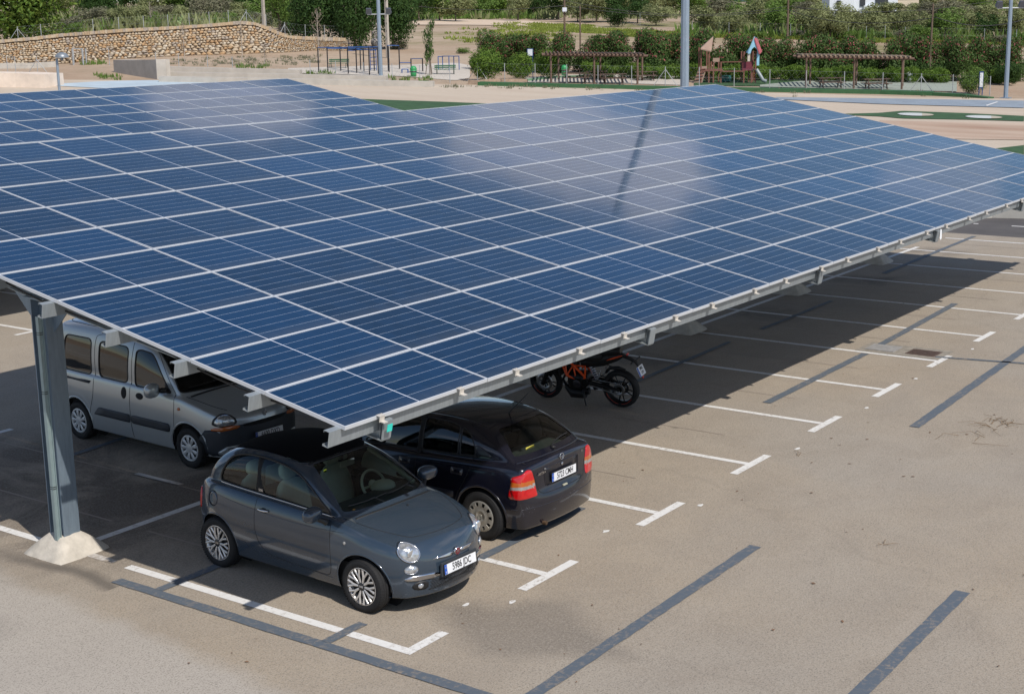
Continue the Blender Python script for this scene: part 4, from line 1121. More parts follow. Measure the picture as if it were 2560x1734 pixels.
# dome lamp
p = at(149, 0, 66); p = ray(149, 223, 66); p.z = height(p.x, p.y); root = thing('dome_lamp', 'grey street lamp with a dome shaped head at the far left', 'lamp', p)
zt = ray(145, 146, 66).z-p.z; k = 66/FPX
b = MB(); b.tube((0, 0, 0), (-.02, 0, zt), .075, .055, 10); b.build('pole', MAST, root)
b = MB(); b.lathe([(0.30, 0), (.30, .03), (.27, .12), (.18, .20), (.08, .235), (0, .24)], 20); b.tube((0, 0, -.12), (0, 0, .0), .06, n=8); d = Vector((ER.x, ER.y, 0)); b.build('dome_shade', mat('lamp_grey', (.22, .25, .28), .4, .3, .05), root, d*.22+Vector((0, 0, zt+.02)))
# grey frame posts by the wall
p = at(196, 163); k = mpp(p); root = thing('metal_frame', 'small grey metal gate frame in front of the stone wall', 'frame', p); d = Vector((ER.x, ER.y, 0))
for x_ in (-.45, .45):
    b = MB(); b.box((0, 0, 38*k/2), (.12, .12, 38*k)); b.build('post', POST, root, d*x_)
    b = MB(); b.box((0, 0, 38*k/2), (.1, .1, 38*k)); b.build('post', POST, root, d*(x_*1.3)+Vector((EX.x, EX.y, 0))*.6)
b = MB(); b.box((0, 0, 0), (1.0, .08, .08)); b.build('top_bar', POST, root, (0, 0, 38*k), (0, 0, FACE))
# niche with grey panel
p = at(648, 124); k = mpp(p); root = thing('wall_cabinet', 'pale concrete cabinet with a blue-grey door set in the stone wall by the pole', 'cabinet', p)
b = MB(); b.box((0, 0, 15*k), (26*k, .5, 30*k)); b.build('housing', CONCW, root, rot=(0, 0, FACE))
b = MB(); b.add([(-6*k, 0, 2*k), (8*k, 0, 2*k), (8*k, 0, 12*k), (3*k, 0, 18*k), (-4*k, 0, 12*k)], [(0, 1, 2, 3, 4)]); b.add([(-6*k, .01, 2*k), (8*k, .01, 2*k), (8*k, .01, 12*k), (3*k, .01, 18*k), (-4*k, .01, 12*k)], [(4, 3, 2, 1, 0)]); b.build('door', mat('blue_grey_door', (.25, .32, .42), .6), root, Vector((-EX.x, -EX.y, 0))*.27, (0, 0, FACE))
# boulders by the mast
p = at(938, 116); k = mpp(p); root = thing('boulder', 'pale rounded boulder stack behind the floodlight mast', 'boulder', p)
b = MB(); b.ellipsoid((0, 0, 9*k), (12*k, 9*k, 12*k), 0, 10, 7); b.build('lower_rock', mat('pale_rock', (.44, .40, .36), .9, 0, .2, 1), root); b = MB(); b.ellipsoid((0, 0, 30*k), (9*k, 8*k, 17*k), 0, 10, 7); b.build('middle_rock', mat('pale_rock', (.4, .4, .4)), root); b = MB(); b.ellipsoid((0, 0, 50*k), (9*k, 8*k, 6*k), 0, 10, 7); b.build('top_rock', mat('pale_rock', (.4, .4, .4)), root)
# house, far hill
p = at(2095, 36, 330); k = mpp(p); zb = ray(2160, 24, 330).z; c = ray(2160, 24, 330)
root = thing('white_house', 'white modern house with dark windows on the skyline at the upper right', 'house', (c.x, c.y, zb-6)); HW = mat('white_render', (.62, .66, .70), .7, 0, .05); DK = mat('dark_window', (.03, .035, .045), .15)
def hb(nm, x, y, z, w, d_, h, m): b = MB(); b.box((0, 0, 0), (w, d_, h)); return b.build(nm, m, root, Vector((ER.x*x+EX.x*y, ER.y*x+EX.y*y, z+6)), (0, 0, FACE))
k = 330/FPX
hb('wall', -64*k, 0, 2*k, 60*k, 8, 30*k+6, HW); hb('wall', 18*k, 1.5, 8*k, 110*k, 9, 34*k, HW); hb('balcony', 22*k, -3.2, 4*k, 64*k, 1.2, 9*k, HW); hb('wall', 100*k, 3, 12*k, 60*k, 8, 16*k, mat('beige_render', (.55, .47, .36), .8))
for x in (-12, 34): hb('window', x*k, -3.1, 16*k, (12 if x < 0 else 30)*k, .3, 17*k, DK)
hb('window', -72*k, -4.1, 16*k, 9*k, .3, 11*k, DK); hb('retaining_wall', 0, -5, -9, 260*k, 1, 6, mat('beige_render', (.5, .4, .3)))
root = None
hl = MB(); vs = []; N = 70
for i in range(N+1):
    a = YAW+.35-(1.5)*(i/N); 
    for j, r_ in enumerate((1500, 1800, 2200, 2900, 3600)):
        z = (0, .25, .62, .95, 1.0)[j]*(105+30*math.sin(i*.21)+16*math.sin(i*.53+1)+9*math.sin(i*1.1))
        z *= .35+.65*min(1, max(0, (i-14)/20))
        x = CAM.x+r_*math.cos(a); y = CAM.y+r_*math.sin(a); vs.append((x, y, 20+z))
hl.add(vs, [(i*5+j, i*5+5+j, i*5+6+j, i*5+1+j) for i in range(N) for j in range(4)], 0, True)
def m_hill():
    t = NT('wooded_hill'); P = t.geo(); c = t.mix(t.ramp(t.noise(P, .02, 6, .7), .4, .65), (.05, .085, .075), (.10, .14, .12)); t.base(c); t.set(Roughness=1.0, Specular_IOR_Level=0.0); t.bump(t.noise(P, .03, 5, .7), 1.0, 8); return t.m
o = tag(hl.build('far_hill', m_hill()), kind='structure'); flip_up(o.data)
# ---- exercise area, benches, bins, pergolas, tables, playground
BLK = mat('black_bar_steel', (.018, .018, .022), .5, .2, .05)
BLU = mat('blue_bar_steel', (.03, .10, .30), .45, .1, .05)
DX = Vector((ER.x, ER.y, 0)); DY = Vector((EX.x, EX.y, 0))
def relpt(o0, px, py, D=None): return (at(px, py) if D is None else at(px, py, D))-o0
def bar_frame(label, posts, bars, mpost, mbar, name='exercise_frame', r=.06):
    """posts: (px, foot py, top py); bars: (post a, post b, top py)"""
    o0 = at(posts[0][0], posts[0][1]); root = thing(name, label, 'exercise frame', o0); P = []
    for px, py, top in posts:
        p = at(px, py); k = mpp(p); b = MB(); b.tube((0, 0, 0), (0, 0, (py-top)*k), r, n=6); b.build('post', mpost, root, p-o0); P.append((p-o0, k, py))
    for a, c, y in bars:
        (pa, ka, ya), (pc, kc, yc) = P[a], P[c]; b = MB(); b.tube(pa+Vector((0, 0, (ya-y)*ka)), pc+Vector((0, 0, (yc-y)*kc)), .04, n=6); b.build('bar', mbar, root)
    return root
bar_frame('large black post climbing frame with blue monkey bars, left of the mast', [(797, 182, 122), (820, 181, 121), (852, 179, 121), (871, 186, 122), (892, 184, 124), (902, 176, 124), (910, 180, 126), (924, 189, 122), (936, 179, 122), (946, 186, 122)],
          [(0, 2, 123), (0, 3, 123), (2, 4, 124), (3, 7, 122), (4, 6, 128), (7, 9, 122), (1, 5, 125), (5, 8, 123), (3, 4, 130), (4, 9, 128)], BLK, BLU)
b_ = bar_frame('black posts with blue pull-up bars right of the concrete pole', [(971, 179, 119), (999, 174, 117), (973, 182, 120), (1028, 172, 148), (1057, 180, 148)], [(0, 1, 118), (1, 3, 158), (3, 4, 149)], BLK, BLU)
bar_frame('low blue parallel bars with rounded tops beside the bench', [(1096, 176, 144), (1107, 174, 143), (1123, 178, 142), (1135, 174, 143), (1148, 176, 143)], [(0, 1, 144), (1, 2, 143), (2, 3, 143), (3, 4, 143)], BLU, BLU, r=.045)
bar_frame('tall blue swing frame at the end of the stone wall', [(871, 124, 90), (900, 122, 90)], [(0, 1, 91)], BLU, BLU)
bar_frame('low blue step bars in front of the pull-up posts', [(1005, 184, 174), (1020, 184, 174)], [(0, 1, 174)], BLU, BLU)
# ladder
p = at(934, 178); k = mpp(p); root = thing('climbing_ladder', 'blue wall ladder between black posts just left of the mast', 'ladder', p)
for s in (-1, 1):
    b = MB(); b.tube((0, 0, 0), (0, 0, 52*k), .035, n=5); b.build('rail', BLU, root, DX*s*7*k)
for i in range(6):
    b = MB(); b.tube(-DX*7*k, DX*7*k, .03, n=5); b.build('rung', BLU, root, (0, 0, (6+i*8.5)*k))
# benches
GRN = mat('green_bench_paint', (.03, .12, .055), .6, 0, .1); IRN = mat('bench_iron', (.04, .06, .05), .5)
def bench(label, px, py, rz):
    p = at(px, py); root = thing('park_bench', label, 'bench', p, rz)
    b = MB(); [b.box((0, -.12+i*.13, .45), (1.9, .10, .035)) for i in range(4)]; b.build('seat', GRN, root)
    b = MB(); [b.box((0, .36, .62+i*.15), (1.9, .035, .11)) for i in range(2)]; b.build('backrest', GRN, root)
    for s in (-.75, .75):
        b = MB(); b.path([(s, -.2, 0), (s, -.12, .43), (s, .30, .43), (s, .40, .85)], .03, 5); b.path([(s, .28, .43), (s, .42, 0)], .03, 5); b.build('leg', IRN, root)
bench('green park bench on the gravel right of the young staked tree', 1114, 187, FACE+.12)
bench('green park bench behind the black climbing frame', 846, 171, FACE-.15)
def bin_(label, px, py, m):
    p = at(px, py); root = thing('litter_bin', label, 'bin', p); h = .95
    b = MB(); b.lathe([(0, 0), (.24, 0), (.28, .62), (.0, .62)], 14); b.build('body', m, root); b = MB(); b.lathe([(.29, .62), (.30, .72), (.22, .88), (.10, .95), (0, .96)], 14); b.build('lid', m, root); b = MB(); b.lathe([(.285, .42), (.29, .52), (.0, .52)], 14); b.build('band', mat('dark_band', (.03, .03, .03), .6), root)
bin_('green litter bin with domed lid by the exercise area', 1034, 193, mat('bin_green', (.03, .28, .09), .45, 0, .05))
bin_('green litter bin beside the left picnic tables', 1411, 190, mat('bin_green', (.03, .28, .09)))
bin_('white litter bin with a green lid under the right pergola', 2272, 206, mat('bin_white', (.6, .65, .62), .5))
# pergolas
LOG = mat('brown_log', (.13, .082, .060), .8, 0, .25, 3, .2); LOGP = mat('bleached_log', (.32, .235, .16), .85, 0, .2, 3, .2)
def pergola(label, xl, xr, yl, yr, hpx, m, ml, nlog):
    A, B = at(xl, yl), at(xr, yr); o0 = A; root = thing('pergola', label, 'pergola', A); d = (B-A); L_ = Vector((d.x, d.y, 0)).length; ang = math.atan2(d.y, d.x); h = hpx*mpp(A); W_ = 4.2
    ns = 3
    for i in range(ns):
        for q in (0, W_):
            b = MB(); t = i/(ns-1) if True else 0; b.tube((0, 0, -.2), (0, 0, h), .09, n=8); v = Vector((math.cos(ang), math.sin(ang), 0))*(L_*(.04+.9*t)+(1.2 if q else 0)*.6)+Vector((-math.sin(ang), math.cos(ang), 0))*q
            g = height((o0+v).x, (o0+v).y)-o0.z; b.build('post', m, root, v+Vector((0, 0, g)))
    for q in (0, W_):
        b = MB(); b.tube((-.4, q, h+.06), (L_+.4, q, h+.06+(B.z-A.z)), .10, n=8); b.build('beam', m, root, (0, 0, 0), (0, 0, ang))
    for i in range(nlog):
        b = MB(); b.tube((0, -.5, 0), (0, W_+.5, 0), .075, n=6); o = b.build('rafter', ml, root, Vector((math.cos(ang), math.sin(ang), 0))*(L_*i/(nlog-1))+Vector((0, 0, h+.22+(B.z-A.z)*i/(nlog-1))), (0, 0, ang))
pergola('long reddish brown log pergola over the left picnic tables', 1368, 1608, 209, 212, 66, LOG, LOG, 26)
pergola('log pergola with bleached rafters at the right picnic area', 2004, 2270, 221, 226, 72, LOG, LOGP, 24)
WDT = mat('stained_table_wood', (.095, .058, .042), .7, 0, .2, 6)
def table(label, px, py, rz, s=1.0):
    p = at(px, py); root = thing('picnic_table', label, 'picnic table', p, rz, None)
    b = MB(); [b.box((0, -.3+i*.15, .75), (1.9, .13, .045)) for i in range(5)]; b.build('tabletop', WDT, root)
    for q in (-.75, .75):
        b = MB(); b.box((0, q-.08, .45), (1.9, .13, .045)); b.box((0, q+.08, .45), (1.9, .13, .045)); b.build('bench_seat', WDT, root)
    for x_ in (-.65, .65):
        b = MB(); b.box((x_, 0, .42), (.05, 1.75, .1)); b.box((x_, 0, .70), (.05, .7, .1)); b.tube((x_, -.62, 0), (x_, -.22, .72), .05, n=4); b.tube((x_, .62, 0), (x_, .22, .72), .05, n=4); b.build('leg', WDT, root)
    root.scale = (s, s, s)
table('picnic table at the left front under the long pergola', 1440, 209, FACE, 1.12)
table('picnic table at the right front under the long pergola', 1534, 211, FACE, 1.12)
table('picnic table behind, between the two front ones', 1489, 201, FACE, 1.0)
table('picnic table standing outside the right end of the long pergola', 1614, 202, FACE, 1.0)
table('picnic table furthest left at the back under the long pergola', 1432, 194, FACE, .9)
table('left picnic table under the right pergola', 2076, 221, FACE, 1.12)
table('right picnic table under the right pergola', 2190, 224, FACE, 1.12)
# boards
def board(label, px, py, top, bot, wpx, mf, mp_):
    p = at(px, py); k = mpp(p); root = thing('notice_board', label, 'sign', p); h = (py-top)*k; hh = (bot-top)*k; w = wpx*k
    b = MB(); b.box((0, 0, h-hh/2), (w, .06, hh)); b.build('frame', mf, root, rot=(0, 0, FACE)); b = MB(); b.box((0, -.045, h-hh/2), (w*.76, .02, hh*.84)); b.build('panel', mp_, root, rot=(0, 0, FACE))
    b = MB(); b.box((-w*.4, 0, h/2), (.07, .05, h)); b.box((w*.4, 0, h/2), (.07, .05, h)); b.build('legs', mf, root, rot=(0, 0, FACE))
NB = mat('navy_frame', (.02, .05, .16), .5); WB = mat('white_sheet', (.62, .65, .68), .6, 0, .03)
board('blue framed white notice board among the round bushes', 1326, 192, 126, 144, 15, NB, WB)
board('tall white sign in a navy frame in front of the bush at the right', 2451, 238, 182, 222, 10, NB, WB)
# playground
PB = mat('play_brown', (.17, .07, .05), .7, 0, .15, 3); PT = mat('tan_panel', (.30, .205, .155), .7, 0, .12, 2); PR = mat('red_roof_panel', (.42, .10, .11), .6, 0, .1, 2); PBL = mat('light_blue_panel', (.25, .48, .62), .6, 0, .06); PM_ = mat('maroon_panel', (.14, .02, .035), .6, 0, .1)
p0 = at(1776, 209); k = mpp(p0); root = thing('play_structure', 'wooden playground structure with two roofed towers, climbing ramp and slide', 'playground', p0)
def loc(x, z, y=0): return DX*((x-1776)*k)+DY*y+Vector((0, 0, (209-z)*k))
def pb(nm, x0, x1, z0, z1, y, t, m): b = MB(); b.box((0, 0, 0), ((x1-x0)*k, t, (z1-z0)*k)); return b.build(nm, m, root, loc((x0+x1)/2, (z0+z1)/2, y), (0, 0, FACE))
for x in (1753, 1772, 1783, 1801, 1856, 1874, 1884):
    for y in (0, 1.4):
        top = 124 if x < 1775 else (135 if x > 1850 else 160)
        if 1775 < x < 1850: top = 158
        pb('post', x-1.6, x+1.6, top, 209, y, .09, PB)
pb('deck', 1752, 1805, 176, 180, .7, 1.5, PB); pb('deck', 1854, 1886, 176, 180, .7, 1.5, PB); pb('bridge_rail', 1803, 1856, 158, 160, 0, .06, PB); pb('bridge_rail', 1803, 1856, 180, 182, 0, .9, PB)
pb('panel', 1781, 1797, 149, 158, -.05, .08, PT); pb('panel', 1852, 1875, 159, 180, -.08, .06, PM_)
b = MB(); b.add([tuple(loc(*q)) for q in ((1750, 168), (1768, 168), (1756, 208), (1735, 207))]+[tuple(loc(*q)+DY*.08) for q in ((1750, 168), (1768, 168), (1756, 208), (1735, 207))], [(0, 1, 2, 3), (7, 6, 5, 4), (0, 4, 5, 1), (1, 5, 6, 2), (2, 6, 7, 3), (3, 7, 4, 0)]); rp = b.build('climbing_ramp', PT, root)
for i in range(4):
    b = MB(); b.tube(loc(1748-i*3.5, 176+i*8, -.06), loc(1764-i*3, 174+i*8, -.06), .05, n=5); b.build('rung', PB, rp)
# pointed roofs
b = MB(); A_ = [loc(1750, 126, -.4), loc(1775, 132, -.6), loc(1784, 98, .6), loc(1760, 122, 1.6)]; b.add([tuple(v) for v in A_]+[tuple(v-Vector((0, 0, .1))) for v in A_], [(0, 1, 2), (0, 2, 3), (6, 5, 4), (7, 6, 4), (0, 4, 5, 1), (1, 5, 6, 2), (2, 6, 7, 3), (3, 7, 4, 0)]); b.build('tower_roof', PT, root)
ridge = [loc(1876, 100, -.7), loc(1889, 103, .6)]; eL = [loc(1861, 138, -.6), loc(1868, 138, 1.8)]; eR = [loc(1890, 141, -.8), loc(1902, 136, .6)]
def slab(nm, q, m, t=.08):
    b = MB(); n_ = (q[1]-q[0]).cross(q[2]-q[0]).normalized()*t; b.add([tuple(v) for v in q]+[tuple(v-n_) for v in q], [(0, 1, 2, 3), (7, 6, 5, 4), (0, 4, 5, 1), (1, 5, 6, 2), (2, 6, 7, 3), (3, 7, 4, 0)]); return b.build(nm, m, root)
slab('roof_side', [ridge[0], eR[0], eR[1], ridge[1]], PR); slab('roof_side', [eL[0], ridge[0], ridge[1], eL[1]], PBL)
# blue arched gable
b = MB(); arch = [(1862, 140), (1876, 102), (1890, 140), (1885, 140), (1883, 130), (1877, 124), (1871, 130), (1868, 140)]
q = [loc(x, z, -.65) for x, z in arch]; q2 = [v+DY*.07 for v in q]; n_ = len(q)
b.add([tuple(v) for v in q+q2], [(0, 1, 5, 6), (0, 6, 7), (1, 2, 4, 5), (2, 3, 4), (6+n_, 5+n_, 1+n_, n_), (7+n_, 6+n_, n_), (5+n_, 4+n_, 2+n_, 1+n_), (4+n_, 3+n_, 2+n_)]+[(i, (i+1) % n_, n_+(i+1) % n_, n_+i) for i in range(n_)]); b.build('gable', PBL, root)
pb('side_panel', 1884, 1890, 140, 168, -.5, .06, PBL); pb('side_panel', 1862, 1868, 136, 158, -.5, .06, mat('cream_panel', (.5, .45, .38), .7))
b = MB(); b.path([loc(1886, 178, -.1), loc(1893, 190, -.3), loc(1900, 203, -.5), loc(1908, 206, -.6)], .16, 8); b.build('slide', mat('grey_slide', (.22, .26, .27), .4), root)
b = MB(); b.box((0, 0, .35), (.9, .5, .5)); tag(b.build('spring_rider', mat('teal_plastic', (.03, .16, .15), .5), None, at(1816, 207)), 'small dark teal play seat in front of the playground bridge', 'play seat')
b = MB(); b.path([(0, 0, 0), (0, 0, .5), (.15, 0, .8), (.5, 0, .75)], [.12, .16, .2, .12], 7); tag(b.build('spring_rider', mat('orange_plastic', (.45, .10, .04), .5), None, at(1886, 203)), 'orange spring rider beside the slide', 'play rider')
# steel railing by the sport field at the right edge
P = [at(x, y, 60) for x, y in ((2385, 372), (2600, 384))]
D_ = 74
A = ray(2380, 364, D_); Bq = ray(2640, 376, D_); zb = height(A.x, A.y)
root = thing('railing', 'grey metal railing with wire mesh beyond the canopy at the right', 'railing', (A.x, A.y, A.z-.75)); d = Bq-A
b = MB(); b.box((0, 0, 0), (d.length, .07, .10)); dd = math.atan2(d.y, d.x); b.build('top_rail', POST, root, Vector((d.x/2, d.y/2, .75+d.z/2)), (0, -math.asin(d.z/d.length), dd))
for i in range(6):
    b = MB(); b.box((0, 0, .37), (.06, .06, .8)); b.build('post', POST, root, Vector((d.x, d.y, 0))*(i/5.0)+Vector((0, 0, d.z*i/5)))
w = MB()
for i in range(40):
    v = Vector((d.x, d.y, d.z))*(i/40); w.tube(v+Vector((0, 0, .05)), v+Vector((0, 0, .72)), .008, n=4, caps=False)
for z in (.1, .22, .34, .46, .58): w.tube(Vector((0, 0, z)), Vector((d.x, d.y, d.z+z)), .008, n=4, caps=False)
w.build('mesh_panel', POST, root)
# ================================================================ vehicles: shared tools
from mathutils.bvhtree import BVHTree
def m_carpaint(name, c, flake=.15, rough=.28, coat=1.0, metal=.35, dust=.12):
    t = NT(name); P = t.obj()
    f = t.noise(P, 2.2, 4, .6)
    c2 = t.mix(t.math('MULTIPLY', t.ramp(f, .45, .75), dust), c, (.30, .28, .26))
    t.base(c2); t.set(Roughness=rough, Metallic=metal, Coat_Weight=coat, Coat_Roughness=.04, Specular_IOR_Level=.4)
    return t.m
def m_glass(name, tint, rough=.02, refl=1.0):
    t = NT(name); n = t.n
    tr = n('ShaderNodeBsdfTransparent'); tr.inputs['Color'].default_value = tuple(tint)+(1,)
    gl = n('ShaderNodeBsdfGlossy'); gl.inputs['Roughness'].default_value = rough
    fr = n('ShaderNodeFresnel'); fr.inputs['IOR'].default_value = 1.52
    mx = n('ShaderNodeMixShader'); k = t.math('MULTIPLY', fr.outputs[0], refl)
    t.l(k, mx.inputs[0]); t.l(tr.outputs[0], mx.inputs[1]); t.l(gl.outputs[0], mx.inputs[2]); t.l(mx.outputs[0], t.o.inputs['Surface'])
    return t.m
CHROME = mat('chrome_trim', (.62, .62, .64), .12, 1.0, 0)
RUB = mat('tyre_rubber', (.016, .016, .017), .75, 0, .2, 12, .2, spec=.3)
BLKP = mat('black_plastic', (.012, .012, .013), .5, 0, .1, 8)
GREYPL = mat('dark_grey_bumper_plastic', (.022, .027, .036), .6, 0, .12, 6)
GAP = mat('panel_gap_black', (.004, .004, .005), .8, 0, 0)
INNER = mat('dark_interior', (.015, .015, .016), .9, 0, 0)
LENS = None
def m_lens():
    t = NT('headlight_lens'); P = t.obj(); v = t.n('ShaderNodeTexVoronoi', i_Scale=24.0); t.l(P, v.inputs['Vector'])
    t.base(t.mix(v.outputs['Distance'], (.75, .77, .80), (.30, .32, .34))); t.set(Roughness=.12, Metallic=.65, Coat_Weight=1.0, Coat_Roughness=.01)
    t.bump(t.noise(P, 40, 2), .5, .01); return t.m
LENS = m_lens()
AMBER = mat('amber_lens', (.42, .10, .012), .18, 0, .1, 30, coat=1.0)
REDL = mat('red_lens', (.46, .004, .006), .12, 0, .12, 30, coat=1.0)
WHL = mat('white_lens', (.36, .35, .34), .15, .3, .2, 40, coat=1.0)

def cage(sp):
    """box-modelled car shell from a table of stations, then subdivided; returns a mesh"""
    ys = sp['y']; J = len(ys)-1; NX = 4; fr = sp.get('fr', (0, .17, .42, .65, .86, 1)); K = len(fr)-1
    cols = sp.get('cols', (0, .40, .74, .93, 1.0)); wm = sp.get('wm', (.93, .975, 1.0, .995, .965, .91))
    g0, g1 = sp['g']; V = {}; verts = []
    def P(key, co):
        if key not in V: V[key] = len(verts); verts.append(co)
        return V[key]
    yc = sp['front']; yr = sp['rear']       # centre y per level
    def edge_w(j, k): return sp['w'][j]*(sp['wk'][j][k] if 'wk' in sp and j in sp['wk'] else wm[k])
    def zed(j, k):
        z0 = sp['sill'][j] if isinstance(sp['sill'], (list, tuple)) else sp['sill']
        return z0+(sp['belt'][j]-z0)*fr[k]
    def lower(i, j, k):     # i signed -NX..NX
        a = abs(i); s = 1 if i >= 0 else -1; w = edge_w(j, k); x = s*w*cols[a]; y = ys[j]; z = zed(j, k)
        t = 1-cols[a]**2
        if k == K: z = sp['belt'][j]+(sp['top'][j]-sp['belt'][j])*(1-cols[a]**2.2); y = ys[j]+sp['yb'][j]*t
        if j == 0: y = ys[0]+(yc[k]-ys[0])*(1-cols[a]**2.4); 
        if j == J: y = ys[J]+(yr[k]-ys[J])*(1-cols[a]**2.6)
        if k == 0 and 0 < j < J: pass
        return P(('l', i, j, k), (x, y, z))
    M = 3; fm = (0, .36, .72, 1.0)
    def green(i, j, m):     # i -3..3
        if m == 0: return lower(i, j, K)
        a = abs(i); s = 1 if i >= 0 else -1; q = (0, .42, .80, 1.0)[a]
        r = j-g0; wr = sp['rw'][r]; zr = sp['rz'][r]; yrf = sp['ry'][r]
        bx = edge_w(j, K)*cols[a]; bz = sp['belt'][j]+(sp['top'][j]-sp['belt'][j])*(1-cols[a]**2.2); by = ys[j]+sp['yb'][j]*(1-cols[a]**2)
        rx = wr*q; rz = zr-sp['rd'][r]*q**2.2
        f = fm[m]; bul = sp.get('gb', .035)*math.sin(math.pi*min(f, .999))*(a/3.0)
        x = bx+(rx-bx)*f+bul
        ryy = yrf+sp['rb'][r]*(1-q**2)
        y = by+(ryy-by)*f; z = bz+(rz-bz)*f
        if j == g0: y -= sp.get('wsb', .03)*math.sin(math.pi*f)
        if j == g1: y += sp.get('rsb', .03)*math.sin(math.pi*f)
        return P(('g', i, j, m), (s*x, y, z))
    F = []
    for j in range(J):
        for k in range(K):
            F.append((lower(NX, j, k), lower(NX, j+1, k), lower(NX, j+1, k+1), lower(NX, j, k+1)))
            F.append((lower(-NX, j, k), lower(-NX, j, k+1), lower(-NX, j+1, k+1), lower(-NX, j+1, k)))
        for i in range(-NX, NX):
            inside = g0 <= j < g1 and -3 <= i < 3
            if not inside: F.append((lower(i, j, K), lower(i+1, j, K), lower(i+1, j+1, K), lower(i, j+1, K)))
            F.append((lower(i, j, 0), lower(i, j+1, 0), lower(i+1, j+1, 0), lower(i+1, j, 0)))
    for k in range(K):
        for i in range(-NX, NX):
            F.append((lower(i, 0, k), lower(i+1, 0, k), lower(i+1, 0, k+1), lower(i, 0, k+1)))
            F.append((lower(i, J, k), lower(i, J, k+1), lower(i+1, J, k+1), lower(i+1, J, k)))
    for m in range(M):
        for j in range(g0, g1):
            F.append((green(3, j, m), green(3, j+1, m), green(3, j+1, m+1), green(3, j, m+1)))
            F.append((green(-3, j, m), green(-3, j, m+1), green(-3, j+1, m+1), green(-3, j+1, m)))
        for i in range(-3, 3):
            F.append((green(i, g0, m), green(i+1, g0, m), green(i+1, g0, m+1), green(i, g0, m+1)))
            F.append((green(i, g1, m), green(i, g1, m+1), green(i+1, g1, m+1), green(i+1, g1, m)))
    for j in range(g0, g1):
        for i in range(-3, 3): F.append((green(i, j, M), green(i+1, j, M), green(i+1, j+1, M), green(i, j+1, M)))
    me = bpy.data.meshes.new('shell'); me.from_pydata(verts, [], F); me.update()
    bm = bmesh.new(); bm.from_mesh(me)
    bmesh.ops.recalc_face_normals(bm, faces=bm.faces)
    # soft creases keep the belt and the window corners defined
    cl = bm.edges.layers.float.new('crease_edge')
    inv = {v: k for k, v in V.items()}; bm.verts.ensure_lookup_table()
    for e in bm.edges:
        ka, kb = inv[e.verts[0].index], inv[e.verts[1].index]
        def sideg(q): return q[0] == 'g' or (q[0] == 'l' and q[3] == K and g0 <= q[2] <= g1)
        if abs(ka[1]) == 3 and abs(kb[1]) == 3 and sideg(ka) and sideg(kb):
            if ka[2] == kb[2] and ka[2] in (g0, g1): e[cl] = sp.get('cp', .35)            # pillars
            if (ka[0] == 'l' and kb[0] == 'l'): e[cl] = .30                  # window base
        if ka[0] == 'l' and kb[0] == 'l' and ka[3] == K and kb[3] == K and ka[2] == kb[2] and ka[2] in (g0, g1) and max(abs(ka[1]), abs(kb[1])) <= 3: e[cl] = .55
        if ka[0] == 'l' and kb[0] == 'l' and abs(ka[1]) == NX and abs(kb[1]) == NX and ka[3] == K and kb[3] == K: e[cl] = sp.get('ce', .15)
        if ka[0] == 'l' and kb[0] == 'l' and ka[3] == 0 and kb[3] == 0 and (abs(ka[1]) == NX and abs(kb[1]) == NX or (ka[2] == kb[2] and ka[2] in (0, J))): e[cl] = .6
    bm.to_mesh(me); bm.free()
    o = bpy.data.objects.new('tmp', me); col.objects.link(o)
    md = o.modifiers.new('s', 'SUBSURF'); md.levels = 3; md.render_levels = 3
    dg = bpy.context.evaluated_depsgraph_get(); ev = o.evaluated_get(dg)
    res = bpy.data.meshes.new_from_object(ev); bpy.data.objects.remove(o)
    return res
def inpoly(x, y, poly):
    c = False; n = len(poly); j = n-1
    for i in range(n):
        xi, yi = poly[i]; xj, yj = poly[j]
        if (yi > y) != (yj > y) and x < (xj-xi)*(y-yi)/(yj-yi)+xi: c = not c
        j = i
    return c
def smooth2(poly, it=2, closed=True):
    for _ in range(it):
        q = []
        n = len(poly); rng = range(n) if closed else range(n-1)
        if not closed: q.append(poly[0])
        for i in rng:
            a, b = poly[i], poly[(i+1) % n]
            q.append((a[0]*.75+b[0]*.25, a[1]*.75+b[1]*.25)); q.append((a[0]*.25+b[0]*.75, a[1]*.25+b[1]*.75))
        if not closed: q.append(poly[-1])
        poly = q
    return poly
def rnd(poly, r=.04, n=4):
    out = []; N = len(poly)
    for i in range(N):
        p = Vector(poly[i]); a = Vector(poly[i-1]); b = Vector(poly[(i+1) % N]); u = a-p; v = b-p
        k = min(r, u.length*.45, v.length*.45); s = p+u.normalized()*k; e = p+v.normalized()*k
        for t in range(n+1):
            t /= n; q = s*(1-t)**2+p*(2*t*(1-t))+e*t**2; out.append((q.x, q.y))
    return out
AXI = {'side': (1, 2, 0), 'front': (0, 2, 1), 'top': (0, 1, 2)}
